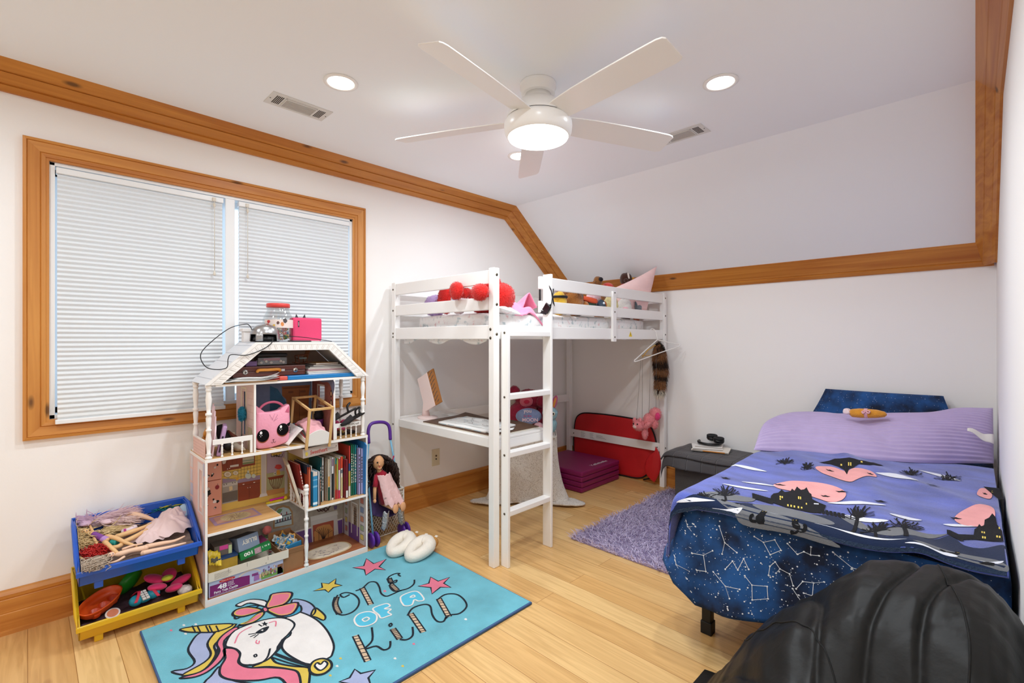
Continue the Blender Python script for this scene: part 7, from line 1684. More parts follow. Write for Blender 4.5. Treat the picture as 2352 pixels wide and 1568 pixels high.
for a0, z_, r_, c_ in ((-55, .112, .012, '#c23a3a'), (-20, .105, .010, '#6a4a44'), (5, .118, .014, '#4a4446'), (-5, .098, .012, '#d98a4a'), (-35, .09, .008, '#e0b43a')):
    mb.use(plain(c_)); a0 = R(a0); mb.add([(-2.83 + .0809 * math.cos(a0 + q[0]), .995 + .0809 * math.sin(a0 + q[0]), RZT + z_ + q[1]) for q in [(r_ / .08 * math.cos(k) * rr.uniform(.6, 1.1), r_ * math.sin(k) * rr.uniform(.6, 1.1)) for k in np.linspace(0, 6.28, 9, endpoint=False)]], [list(range(9))])
part('label', mb, t, label='printed paper label')
cols = ['#e02f2b', '#f0c02e', '#e8742c', '#3f8fc9', '#f2e6d6', '#d63a6a', '#5aa74a', '#e9b13a']
swe = 0
for k in range(95):
    a = rr.uniform(0, 6.28); r_ = .058 * math.sqrt(rr.random()); z_ = .018 + .082 * (k / 95) ; 
    if k > 70: r_ *= .8
    mb = MB(pl(cols[k % 8])); c_ = (-2.83 + r_ * math.cos(a), .995 + r_ * math.sin(a), RZT + z_)
    mb.ell(c_, (rr.uniform(.006, .010), rr.uniform(.005, .008), rr.uniform(.005, .009)), (rr.uniform(0, 90), rr.uniform(0, 90), 0), 8, 6); mb.lathe([(.0, -.012), (.005, -.012), (.002, -.005), (.002, .005), (.005, .012), (0, .012)], c_, 6, (rr.uniform(-1, 1), rr.uniform(-1, 1), rr.uniform(-1, 1)))
    tag(solo('wrapped_sweet', mb, 'small bright wrapped sweet inside the red-lidded jar', 'sweet', 'sweets in the candy jar'))
t = thing('nail_lamp', 'silver dome-shaped nail lamp with dark openings on the doll house roof', 'nail lamp', (-2.745, .90, RZT))
SLV = mat('lamp_silver', '#a9a8a8', .28, metal=.85)
mb = MB(SLV)
def dome(u, v):
    a = 2 * math.pi * u; r_ = math.cos(v * math.pi / 2) ** .62; z_ = .090 * math.sin(v * math.pi / 2) ** .8
    op = 1 if (.0 < z_ < .04) else 0
    return (-2.75 + .062 * r_ * math.cos(a), .899 + .075 * r_ * math.sin(a), RZT + .004 + z_)
nu, nv = 48, 14; vs = [dome(i / nu, j / nv) for i in range(nu) for j in range(nv + 1)]; fs = []
for i in range(nu):
    for j in range(nv):
        a = 360 * (i + .5) / nu; a = (a + 180) % 360 - 180
        if j < 3 and (-22 < a < 40 or -95 < a < -55): continue
        i2 = (i + 1) % nu; fs.append((i * (nv + 1) + j, i2 * (nv + 1) + j, i2 * (nv + 1) + j + 1, i * (nv + 1) + j + 1))
mb.add(vs, fs, True); o = part('shell', mb, t); sm_ = o.modifiers.new('shell', 'SOLIDIFY'); sm_.thickness = .005
mb = MB(plain('#141416', .4)); mb.lathe([(0, 0), (.060, 0), (.058, .005), (0, .006)], (-2.75, .899, RZT), 40, sy=1.2); mb.ell((-2.752, .899, RZT + .015), (.050, .062, .028)); part('interior', mb, t, label='dark interior')
mb = MB(mat('lamp_chrome', '#d9dade', .12, metal=1)); mb.lathe([(.0, .0), (.026, 0), (.024, .004), (0, .006)], (-2.74, .90, RZT + .091), 28, (.25, 0, 1)); part('button_panel', mb, t)
mb = MB(plain('#e8e8ea')); put_text(mb, 'SUN', (-2.7005, .842, RZT + .034), (.45, .9, 0), (-.35, .1, 1), .010, mb.m, bold=.02); part('lettering', mb, t)
t = thing('bluetooth_speaker', 'hot pink fabric speaker box on the doll house roof', 'speaker', (-2.80, 1.138, RZT))
HP = mat('speaker_pink', '#e0436f', .75, bump=(400, .2))
mb = MB(HP); mb.box(-2.84, -2.775, 1.055, 1.225, RZT + .0025, RZT + .139); part('body', mb, t, .012)
mb = MB(plain('#3a2a30')); mb.box(-2.7745, -2.7735, 1.083, 1.091, RZT + .085, RZT + .120); mb.use(plain('#c9a9b2')); mb.box(-2.7735, -2.7732, 1.0855, 1.0885, RZT + .092, RZT + .113); part('side_badge', mb, t, .0)
mb = MB(plain('#8a3a58')); mb.box(-2.835, -2.78, 1.075, 1.205, RZT, RZT + .0024); part('foot', mb, t)
t = thing('cat_headband', 'dark cat-ear band standing behind the pink speaker', 'headband', (-2.88, 1.135, RZT))
mb = MB(plain('#2d2a33', .6)); mb.tube([(-2.88, 1.135 + .05 * math.cos(a), RZT + .004 + .135 * math.sin(a)) for a in np.linspace(0, math.pi, 22)], .004, 8); part('band', mb, t)
for y in (1.118, 1.158):
    mb = MB(plain('#2d2a33', .6)); mb.add([(-2.885, y - .012, RZT + .132), (-2.875, y - .012, RZT + .132), (-2.875, y + .012, RZT + .132), (-2.885, y + .012, RZT + .132), (-2.88, y + (-.004 if y < 1.13 else .006), RZT + .166)], [(0, 1, 4), (1, 2, 4), (2, 3, 4), (3, 0, 4), (3, 2, 1, 0)]); part('ear', mb, t)
t = thing('phone', 'flat black device lying at the front edge of the doll house roof', 'phone', (-2.70, 1.06, RZT))
mb = MB(plain('#151417', .25)); mb.box(-2.735, -2.672, 1.01, 1.115, RZT, RZT + .008); part('case', mb, t, .003)
mb = MB(plain('#c9c2bc', .4)); mb.box(-2.70, -2.672, 1.118, 1.165, RZT, RZT + .006); solo('card_holder', mb, 'small pale object beside the flat black device on the roof', 'card', bevel=.002)
mb = MB(plain('#17161a', .5))
cp = [(-2.735, .975, 1.318), (-2.70, 1.03, 1.318), (-2.70, 1.10, 1.312), (-2.69, 1.17, 1.302), (-2.672, 1.235, 1.2905)]
mb.tube(smooth2(cp, False, 4), .0022, 6)
loop = [(-2.78, .845, 1.345), (-2.72, .815, 1.372), (-2.69, .783, 1.380), (-2.69, .71, 1.356), (-2.69, .623, 1.280), (-2.68, .585, 1.225), (-2.66, .600, 1.172), (-2.65, .64, 1.155), (-2.650, .689, 1.152 + .01), (-2.648, .695, 1.205), (-2.648, .71, 1.226), (-2.648, .778, 1.222), (-2.648, .85, 1.248), (-2.65, .893, 1.277), (-2.66, .908, 1.300), (-2.675, .905, 1.312), (-2.69, .893, 1.315)]
mb.tube(smooth2(loop, False, 4), .0022, 6)
mb.tube(smooth2([(-2.69, .893, 1.315), (-2.735, .91, 1.312), (-2.735, .975, 1.318)], False, 3), .0022, 6)
solo('power_cord', mb, 'thin black cord looping from the silver nail lamp in front of the roof', 'cord')
# bottom left: puzzle boxes
t = thing('puzzle_box', 'puzzle box lettered 48 piece floor puzzle Fairy Tale Castle on the ground floor', 'puzzle box', (-2.80, .78, .0375))
mb = MB(mat('puzzle_print', '#b7bcd6', .4)); mb.box(-2.90, -2.672, .618, .965, .0376, .118); part('box', mb, t, .001)
fb = lambda y, z, l: Vector((-2.672 + .0006 * l, y, z))
mb = MB(plain('#7d1e66', .4))
mb.add([fb(.622, .042, 1), fb(.80, .042, 1), fb(.80, .088, 1), (fb(.76, .094, 1)), fb(.622, .096, 1)], [(0, 1, 2, 3, 4)])
put_text(mb, '48', (-2.6706, .655, .068), (0, 1, 0), (0, 0, 1), .022, plain('#f2eef0'), bold=.03, fit=.040)
for i, s in enumerate(('PIECE', 'FLOOR', 'PUZZLE')): put_text(mb, s, (-2.6706, .700, .084 - i * .008), (0, 1, 0), (0, 0, 1), .0055, plain('#e6cfe0'), bold=.02, fit=.026 if i < 2 else .030)
put_text(mb, 'Fairy Tale Castle', (-2.6706, .640, .052), (0, 1, 0), (0, 0, 1), .011, plain('#f2eef0'), bold=.02, fit=.105)
put_text(mb, 'Casse-tete de 48 pieces', (-2.6706, .640, .0445), (0, 1, 0), (0, 0, 1), .004, plain('#e2c9dc'), fit=.10)
mb.use(plain('#c9302c')); mb.add([fb(.697 + .036 * math.cos(a), .1035 + .008 * math.sin(a), 2) for a in np.linspace(0, 6.28, 20, endpoint=False)], [list(range(20))]); put_text(mb, 'Melissa & Doug', (-2.6703, .672, .1015), (0, 1, 0), (0, 0, 1), .005, plain('#f3ebe6'), fit=.05)
rr = random.Random(11)
mb.use(plain('#e0cbb4')); mb.add([fb(.80 + .055 * math.cos(a), .085 + .030 * math.sin(a), 1) for a in np.linspace(.2, 2.9, 12)] + [fb(.80 + .047 * math.cos(a), .085 + .024 * math.sin(a), 1) for a in np.linspace(2.9, .2, 12)], [list(range(24))])
for y, z, w_, h_, c_ in ((.82, .05, .025, .03, '#a06aa8'), (.81, .078, .03, .012, '#8a3a7c'), (.845, .055, .012, .02, '#d9b48a'), (.855, .045, .11, .018, '#6f9a4a'), (.855, .062, .10, .020, '#a9a77a'), (.935, .045, .028, .05, '#8a5a3a'), (.943, .045, .018, .028, '#b06a9a')): mb.use(plain(c_)).add([fb(y, z, 2), fb(y + w_, z, 2), fb(y + w_, z + h_, 2), fb(y, z + h_, 2)], [(0, 1, 2, 3)])
for k in range(40): y, z = rr.uniform(.858, .925), rr.uniform(.055, .095); c_ = rr.choice(['#a9523c', '#e6dcd0', '#5a7a3a', '#7a5a8a', '#c99a6a', '#6a3a2a']); w_ = rr.uniform(.003, .008); mb.use(plain(c_)).add([fb(y, z, 3 + k * .02), fb(y + w_, z, 3 + k * .02), fb(y + w_ * .8, z + w_ * 1.8, 3 + k * .02), fb(y, z + w_ * 1.4, 3 + k * .02)], [(0, 1, 2, 3)])
part('front_print', mb, t)
t = thing('box_lid', 'shallow cream box lid used as a tray on the puzzle box, holding small boxes', 'tray', (-2.79, .78, .119))
CRM = plain('#d8cebd', .7)
for nm, a in (('base', (-2.905, -2.664, .613, .990, .1190, .1215)), ('side', (-2.667, -2.664, .613, .990, .1215, .162)), ('side', (-2.905, -2.902, .613, .990, .1215, .162)), ('side', (-2.902, -2.667, .613, .616, .1215, .162)), ('side', (-2.902, -2.667, .987, .990, .1215, .162))):
    mb = MB(CRM); mb.box(*a); part(nm, mb, t)
mb = MB(plain('#5a5650'))
for k in range(6): mb.box(-2.664, -2.6636, .64, .72 - rr.uniform(0, .02), .150 - k * .005, .1508 - k * .005)
for y in (.70, .785, .885): mb.box(-2.664, -2.6634, y, y + .0012, .140, .160)
part('fine_print', mb, t, kind='stuff')
t = thing('card_box', 'yellow-fronted box with blue top inside the cream tray', 'box', (-2.78, .685, .122))
mb = MB(mat('box_yellow', '#b09034', .5, var=(25, .3))); mb.box(-2.87, -2.700, .620, .752, .122, .196); part('front', mb, t, .001); mb = MB(plain('#22406e', .5)); mb.box(-2.872, -2.698, .618, .754, .1965, .206); part('lid', mb, t, .001)
t = thing('card_packs', 'dark open card pack with a pink flap on the yellow box', 'box', (-2.75, .70, .2065))
mb = MB(plain('#6e6258', .6)); mb.box(-2.81, -2.73, .655, .735, .2065, .258); part('sleeve', mb, t, .001); mb = MB(plain('#d9479a', .5)); mb.box(-2.7295, -2.7285, .678, .716, .235, .256); part('flap', mb, t); mb = MB(plain('#c2cf9a', .5)); mb.box(-2.7295, -2.7285, .718, .733, .208, .25); part('side_flap', mb, t)
t = thing('crumpled_wrapper', 'crumpled bright yellow wrapper at the left of the cream tray', 'wrapper', (-2.70, .645, .2065))
mb = MB(mat('wrapper_yellow', '#d9b92c', .35)); mb.sheet(lambda u, v: (-2.72 + .035 * v + .012 * noise.noise((u * 5, v * 5, 1)), .622 + .055 * u, .255 - .060 * v + .014 * noise.noise((u * 6, v * 6, 4)) - .02 * u), 9, 9, .0015); mb.use(plain('#4a463a')); mb.sheet(lambda u, v: (-2.6805 + .004 * v, .628 + .03 * u, .225 - .02 * v + .004 * math.sin(u * 9)), 6, 4, .001); part('foil', mb, t)
t = thing('game_box', 'grey-blue box lettered BLUEY lying upside down on the green box', 'game box', (-2.76, .81, .20))
Mg = Matrix.Translation((-2.705, .760, .206)) @ Matrix.Rotation(R(5), 4, 'X') @ Matrix.Rotation(R(-14), 4, 'Y') @ Matrix.Rotation(R(8), 4, 'Z')
mb = MB(mat('game_grey', '#7f8ea6', .5)); mb.M = Mg; mb.box(-.12, 0, 0, .105, 0, .070); part('box', mb, t, .001)
mb = MB(plain('#d9d3c6')); mb.M = Mg; put_text(mb, 'BLUEY', (.0008, .095, .050), (0, -1, 0), (0, 0, -1), .020, mb.m, bold=.03, fit=.075); part('lettering', mb, t)
mb = MB(plain('#3d3436', .5)); mb.M = Mg; mb.box(-.118, -.002, .002, .103, .0702, .0708); part('lid_print', mb, t)
t = thing('card_game', 'green box lettered 100 lying tilted in the cream tray', 'game box', (-2.74, .84, .165))
Mg = Matrix.Translation((-2.690, .764, .166)) @ Matrix.Rotation(R(8), 4, 'X')
mb = MB(mat('game_green', '#1c7a3c', .45)); mb.M = Mg; mb.box(-.13, 0, 0, .148, 0, .036); part('box', mb, t, .001)
mb = MB(plain('#f0efe9')); mb.M = Mg; put_text(mb, '100', (.0008, .058, .031), (0, -1, 0), (0, 0, -1), .017, mb.m, bold=.03, fit=.04); put_text(mb, '6 in 1', (.0008, .142, .030), (0, -1, 0), (0, 0, -1), .009, mb.m, bold=.02, fit=.035)
mb.use(mat('photo_print', '#b08f9a', .5, var=(80, .8))).add([(.0007, .068, .004), (.0007, .10, .004), (.0007, .10, .034), (.0007, .068, .034)], [(0, 1, 2, 3)]); part('lettering', mb, t)
mb = MB(plain('#7a2456')); mb.M = Mg; mb.box(-.128, -.03, .09, .146, .0362, .037); part('lid_print', mb, t)
rr = random.Random(31)
for k in range(46):       # loose puzzle pieces in the tray
    x, y = rr.uniform(-2.86, -2.675), rr.uniform(.80, .98)
    if y < .915 and x < -2.69: x = rr.uniform(-2.686, -2.674)
    mb = MB(plain(rr.choice(['#4a5a4e', '#7a3f4a', '#8f9a9c', '#39443c', '#5d6a7a', '#a9a79c']), .6)); a = rr.uniform(0, 90); z_ = .1222 + .0022 * (k % 9)
    mb.cbox((x, y, z_ + .0015), (.015, .014, .002), (rr.uniform(-8, 8), rr.uniform(-8, 8), a)); mb.ell((x + .009 * math.cos(R(a)), y + .009 * math.sin(R(a)), z_ + .0015), (.004, .004, .001), None, 8, 4)
    solo('puzzle_piece', mb, 'small loose jigsaw piece scattered in the cream tray', 'puzzle piece', 'jigsaw pieces in the tray')
t = thing('cardboard_box', 'brown open cardboard box full of large puzzle pieces on the doll house ground floor', 'box', (-2.76, 1.02, .0375))
KR = mat('kraft', '#9a6b45', .8, var=(30, .08))
for nm, a in (('side', (-2.683, -2.680, .955, 1.078, .0376, .158)), ('side', (-2.87, -2.867, .955, 1.078, .0376, .20)), ('side', (-2.867, -2.683, .955, .958, .0376, .158)), ('side', (-2.867, -2.683, 1.075, 1.078, .0376, .19)), ('base', (-2.867, -2.683, .958, 1.075, .0376, .041))):
    mb = MB(KR); mb.box(*a); part(nm, mb, t)
mb = MB(KR); mb.cbox((-2.674, 1.0165, .146), (.003, .123, .026), (0, 14, 0)); part('flap', mb, t)
rr = random.Random(17)
mb = MB(plain('#2f7fae')); mb.cbox((-2.70, 1.03, .150), (.006, .085, .05), (8, 10, 0)); solo('puzzle_board', mb, 'blue puzzle board edge standing at the front of the cardboard box', 'puzzle piece')
for k in range(16):
    mb = MB(plain(['#dcd6cc', '#3f86b5', '#c9d3d6', '#d9a24a', '#e3ded6', '#8a97a0'][k % 6], .6)); y = .972 + .092 * ((k * 7) % 16) / 16; x = -2.715 - .14 * (k / 16); z_ = .165 + rr.uniform(-.01, .015); rt = (rr.uniform(-35, 35), rr.uniform(-35, 20), rr.uniform(-30, 30))
    M = Matrix.Translation((x, y, z_)) @ Euler([R(q) for q in rt]).to_matrix().to_4x4(); mb.M = M
    ol = []
    for q in range(28): a = q / 28 * 2 * math.pi; r_ = .017 * (1 + .28 * math.cos(4 * a)); ol.append((r_ * math.cos(a), r_ * 1.25 * math.sin(a)))
    mb.prism(ol, 'x', -.0015, .0015); mb.use(plain(['#3f6f9a', '#d3b24a', '#b9c4c9'][k % 3], .6)).add([(.0018, p[0] * .55, p[1] * .5) for p in ol], [list(range(28))])
    solo('puzzle_piece', mb, 'large cardboard puzzle piece sticking up in the brown box', 'puzzle piece', 'puzzle pieces in the brown box')
t = thing('toy_flower', 'small coral pink round toy behind the cardboard box', 'toy', (-2.93, .93, .0375))
mb = MB(fab('#d9716a')); mb.lathe([(0, -.006), (.024, -.004), (.024, .004), (0, .006)], (-2.905, .96, .208), 20, (1, 0, .2)); part('head', mb, t); mb = MB(plain('#6a8a4a')); mb.tube([(-2.908, .96, .19), (-2.93, .955, .10), (-2.93, .95, .038)], .003, 6); part('stem', mb, t)
# ---------------------------------------------------------------- unicorn rug
RZ = .0135
t = thing('unicorn_rug', 'turquoise rug with a unicorn and lettering One of a Kind before the doll house', 'rug', (-2.1, 1.04, 0))
TUR = mat('rug_turquoise', '#66b5c6', .95, bump=(350, .5), var=(7, .38), sheen=.3); RIM = mat('rug_edge', '#3d5a86', .9)
rx0, rx1, ry0, ry1 = -2.643, -1.556, .346, 1.733
mb = MB(RIM); mb.box(rx0, rx1, ry0, ry1, .0008, .0125); part('edge', mb, t, .003)
mb = MB(TUR); mb.box(rx0 + .006, rx1 - .008, ry0 + .006, ry1 - .006, .0126, RZ)
fr = lambda x, y, l: Vector((x, y, RZ + .00035 * l))
def rg(*pts): return [on_z(320 + X / 2.5565, 1220 + Y / 2.5565, RZ) for X, Y in pts]
def yn(nm, c): return mat('yarn_' + nm, c, .95, bump=(350, .5), var=(14, .12))
K_, W_, P_, Yw, LI, TE, BE, BL = yn('black', '#17202b'), yn('white', '#e6e2df'), yn('pink', '#e0788f'), yn('yellow', '#d8bd52'), yn('lilac', '#a3aed0'), yn('teal', '#3b9cc0'), yn('beige', '#d3b89a'), yn('sky', '#58bfdc')
def shp(pts, m, l, w_=.009, lm=None, it=2, out=True):
    q = smooth2(rg(*pts), True, it) if it else rg(*pts)
    fill2(mb, q, fr, m, l)
    if out: line2(mb, q, w_, fr, lm or K_, l + .5, True)
def ln(pts, w_=.009, m=None, l=8, it=2): line2(mb, smooth2(rg(*pts), False, it), w_, fr, m or K_, l)
shp([(430, 590), (350, 600), (300, 660), (288, 705), (325, 765), (280, 805), (190, 822), (250, 842), (340, 835), (410, 790), (450, 720), (470, 640)], LI, 1)
shp([(440, 600), (480, 570), (570, 545), (490, 620), (440, 670), (450, 720), (405, 790), (340, 832), (250, 845), (380, 770), (420, 720), (400, 660)], Yw, 2)
shp([(560, 565), (490, 610), (455, 660), (470, 705), (430, 770), (360, 825), (235, 862), (330, 855), (420, 812), (500, 730), (500, 640), (580, 575)], P_, 3)
shp([(420, 850), (480, 790), (540, 870), (700, 900), (900, 940), (380, 940), (385, 885)], LI, 1)
shp([(900, 400), (965, 405), (1015, 430), (1035, 465), (1010, 495), (950, 480), (900, 440)], LI, 1); shp([(1030, 450), (1060, 465), (1092, 498), (1082, 522), (1040, 505), (1008, 492)], Yw, 1.2)
shp([(770, 740), (805, 772), (900, 792), (990, 800), (1002, 830), (985, 930), (930, 930), (930, 835), (880, 810), (760, 795), (660, 800), (730, 765)], Yw, 2)
shp([(498, 692), (560, 690), (592, 722), (582, 770), (640, 800), (760, 800), (880, 810), (935, 835), (945, 930), (890, 930), (820, 860), (700, 875), (560, 875), (480, 850), (475, 800), (505, 745)], P_, 3)
shp([(860, 515), (890, 470), (960, 480), (1040, 520), (1100, 580), (1140, 660), (1135, 715), (1110, 745), (1000, 782), (900, 742), (840, 690), (850, 640), (890, 600)], W_, 4)
shp([(505, 668), (560, 585), (700, 530), (800, 510), (870, 516), (912, 548), (880, 600), (840, 640), (815, 690), (760, 750), (690, 780), (640, 787), (600, 782), (585, 760), (592, 720), (570, 695), (540, 684)], W_, 5)
fill2(mb, rg((838, 632), (846, 660), (830, 690), (800, 722), (806, 680)), fr, K_, 6.5)
shp([(240, 576), (320, 560), (430, 548), (545, 545), (520, 568), (440, 592), (330, 594), (270, 590)], Yw, 5)
for a in (310, 340, 390, 410, 450): ln([(a, 556), (a + 18, 592)], .006, l=6.5)
shp([(570, 432), (650, 402), (740, 410), (748, 445), (650, 422), (595, 442)], W_, 6, it=2)
shp([(560, 505), (590, 460), (650, 440), (700, 440), (640, 470), (580, 512)], TE, 6); shp([(790, 490), (850, 498), (905, 478), (940, 435), (950, 470), (890, 500), (830, 505)], TE, 6)
for q in ([(745, 452), (765, 400), (785, 368), (892, 360), (880, 405), (830, 440)], [(750, 460), (820, 440), (930, 420), (905, 480), (830, 500), (775, 482)], [(720, 462), (640, 447), (570, 462), (548, 492), (600, 503), (680, 482)], [(732, 472), (690, 490), (640, 530), (580, 555), (660, 540), (720, 500)]):
    shp(q, P_, 7, .011, K_); c = [sum(p[i] for p in q) / len(q) for i in (0, 1)]; line2(mb, smooth2(rg(*[(c[0] + (p[0] - c[0]) * .84, c[1] + (p[1] - c[1]) * .80) for p in q]), True, 2), .005, fr, Yw, 8, True)
shp([(725, 455), (745, 450), (755, 465), (735, 474)], P_, 8, .006)
fill2(mb, smooth2(rg((682, 598), (720, 572), (762, 560), (745, 588), (710, 602)), True), fr, K_, 7); fill2(mb, rg((712, 584), (728, 578), (726, 588)), fr, W_, 8)
for a, b in (((690, 600), (640, 608)), ((685, 608), (650, 622)), ((700, 606), (672, 628)), ((720, 560), (700, 548))): ln([a, b], .005)
fill2(mb, rg((735, 530), (742, 540), (756, 540), (746, 548), (750, 558), (736, 552), (724, 558), (728, 546), (716, 540), (730, 540)), fr, K_, 7)
ln([(560, 660), (590, 600), (660, 560)], .006, P_, 7); ln([(690, 640), (685, 655), (700, 662), (705, 645)], .005, P_, 7); ln([(760, 540), (800, 530), (800, 560)], .006, P_, 7)
ln([(640, 786), (700, 782), (750, 745), (768, 690)], .008, l=7); ln([(672, 730), (684, 724), (690, 734), (680, 740), (672, 730)], .006, l=7)
ln([(800, 722), (900, 760), (1000, 790)], .013, l=7); ln([(770, 738), (880, 775), (990, 802)], .006, l=7)
shp([(1000, 800), (1025, 765), (1075, 750), (1120, 765), (1128, 800), (1090, 835), (1040, 845), (1005, 830)], Yw, 8, .010); shp([(1060, 820), (1030, 795), (1045, 775), (1065, 785), (1085, 765), (1105, 780), (1090, 805)], W_, 9, .008)
for q, m in (([(1253, 213), (1318, 203), (1333, 160), (1376, 190), (1450, 163), (1408, 208), (1446, 227), (1384, 222), (1330, 258), (1322, 225)], P_), ([(1637, 322), (1700, 305), (1710, 268), (1755, 293), (1822, 270), (1787, 305), (1830, 330), (1768, 328), (1718, 368), (1712, 330)], P_), ([(1022, 350), (1075, 330), (1070, 303), (1112, 308), (1155, 278), (1150, 308), (1190, 318), (1140, 330), (1110, 358), (1090, 343)], Yw), ([(1175, 883), (1235, 860), (1265, 810), (1300, 835), (1385, 815), (1345, 860), (1360, 910), (1290, 900), (1220, 935), (1230, 895)], LI)): shp(q, m, 2, .009, it=0)
def thick(pts):
    q = smooth2(rg(*pts), False, 2); line2(mb, q, .030, fr, K_, 3); line2(mb, q, .017, fr, BE, 3.6)
    for i in range(0, len(q) - 1): 
        a, b = q[i], q[i + 1]
        for f in (.1, .6): c = (a[0] + (b[0] - a[0]) * f, a[1] + (b[1] - a[1]) * f); d = (b[0] - a[0], b[1] - a[1]); l_ = math.hypot(*d) or 1; nx, ny = -d[1] / l_ * .011, d[0] / l_ * .011; line2(mb, [(c[0] - nx, c[1] - ny), (c[0] + nx + d[0] / l_ * .006, c[1] + ny + d[1] / l_ * .006)], .005, fr, K_, 4)
ln([(1165, 375), (1140, 425), (1150, 470), (1190, 492), (1245, 478), (1282, 445), (1290, 405), (1262, 372), (1215, 360), (1180, 372), (1200, 388), (1235, 372)], l=5); thick([(1160, 385), (1150, 430), (1175, 485)])
ln([(1270, 350), (1310, 335), (1350, 300), (1390, 300), (1410, 330), (1420, 365), (1450, 382), (1490, 368), (1530, 350), (1580, 335), (1612, 310), (1615, 285)], l=5); thick([(1308, 332), (1360, 430)])
ln([(1535, 265), (1520, 255), (1530, 248), (1500, 250), (1462, 272), (1470, 305), (1505, 300), (1512, 288), (1498, 292), (1470, 318), (1495, 352), (1540, 348)], l=5); thick([(1466, 275), (1478, 302)]); thick([(1478, 312), (1515, 348)])
thick([(1268, 612), (1342, 762)]); ln([(1365, 565), (1368, 640), (1325, 690), (1390, 675), (1435, 697), (1470, 682), (1474, 645)], l=5)
thick([(1488, 572), (1530, 632)]); ln([(1530, 635), (1570, 637), (1605, 612), (1604, 562)], l=5); ln([(1465, 550), (1478, 542), (1484, 552), (1472, 560), (1465, 550)], .007)
thick([(1592, 482), (1668, 592)]); ln([(1575, 495), (1605, 452), (1670, 430), (1708, 440), (1720, 490), (1748, 528), (1785, 530), (1800, 505)], l=5)
thick([(1758, 395), (1818, 502)]); ln([(1748, 405), (1795, 372), (1860, 370), (1905, 400), (1922, 442), (1882, 482), (1825, 492), (1800, 512)], l=5)
def bub(pts, hole=None):
    q = smooth2(rg(*pts), True, 2); fill2(mb, q, fr, BL, 3); line2(mb, q, .008, fr, W_, 4, True)
    if hole: h = smooth2(rg(*hole), True, 2); fill2(mb, h, fr, TUR, 4); line2(mb, h, .007, fr, W_, 4.5, True)
bub([(1262, 520), (1290, 485), (1350, 472), (1392, 490), (1388, 530), (1340, 555), (1285, 556)], [(1310, 518), (1335, 505), (1350, 515), (1325, 530)])
bub([(1375, 465), (1380, 448), (1450, 425), (1472, 440), (1440, 455), (1478, 458), (1460, 475), (1480, 490), (1455, 500), (1420, 510), (1405, 490)])
bub([(1535, 405), (1540, 380), (1600, 355), (1640, 358), (1672, 400), (1640, 410), (1615, 402), (1600, 432), (1560, 438), (1545, 425)], [(1590, 388), (1610, 375), (1618, 385)])
rr = random.Random(14)
for X, Y in ((185, 580), (270, 600), (330, 545), (1160, 790), (1500, 745), (1610, 660), (1545, 790), (1915, 515), (1120, 845), (1180, 745), (260, 550), (1440, 350)): shp([(X - 8, Y), (X + 4, Y - 6), (X + 10, Y + 4), (X, Y + 6)], rr.choice([P_, Yw, W_]), 1, out=False)
part('pile', mb, t)

# slippers on the rug corner
FLE = mat('slipper_fleece', '#e9e2d6', .95, bump=(120, .3), sheen=.3); TAN = mat('slipper_tan', '#c8924f', .95, bump=(120, .3))
def slipper(hx, hy, tx, ty, lb, g):
    L_ = math.hypot(tx - hx, ty - hy); a = math.atan2(ty - hy, tx - hx); z0 = .0135 if tx > -2.5 else .0135
    M = Matrix.Translation((hx, hy, z0)) @ Matrix.Rotation(a, 4, 'Z'); t = thing('slipper', lb, 'slipper', (hx, hy, z0), 'pair of puppy slippers')
    mb = MB(FLE); mb.M = M; n_ = 28
    pts = [(L_ * .40 + L_ * .42 * math.cos(q) * (1 if math.cos(q) > 0 else .95), .044 * math.sin(q) * (1 + .15 * math.cos(q)), .040 + .012 * math.cos(q)) for q in np.linspace(0, 2 * math.pi, n_, endpoint=False)]
    mb.tube(pts, [.036 + .006 * math.cos(q) for q in np.linspace(0, 2 * math.pi, n_, endpoint=False)], 14, closed=True); mb.ell((L_ * .45, 0, .014), (L_ * .5, .062, .014)); part('body', mb, t)
    mb = MB(TAN); mb.M = M
    for sg in (-1, 1): mb.ell((L_ * .86, sg * .030, .048), (.050, .034, .036), (0, 12, sg * 12))
    part('toe_cap', mb, t)
    mb = MB(FLE); mb.M = M; mb.ell((L_ * .83, 0, .060), (.055, .016, .032), (0, 14, 0)); mb.ell((L_ * .72, 0, .070), (.020, .024, .016)); part('muzzle', mb, t)
    mb = MB(PEYE); mb.M = M; mb.ell((L_ * .70, 0, .086), (.007, .008, .005)); part('nose', mb, t)
    for sg in (-1, 1):
        mb = MB(PEYE); mb.M = M; mb.ell((L_ * .80, sg * .030, .083), (.005, .005, .005)); part('eye', mb, t)
        mb = MB(FLE); mb.M = M; mb.cbox((L_ * 1.04, sg * .034, .068), (.032, .020, .006), (0, -20, sg * 18)); part('ear', mb, t, .003)
slipper(-2.468, 1.515, -2.550, 1.69, 'left one of the white and tan puppy slippers, nearer the doll stroller', 1)
slipper(-2.338, 1.555, -2.412, 1.74, 'right one of the white and tan puppy slippers, nearer the ladder', 2)

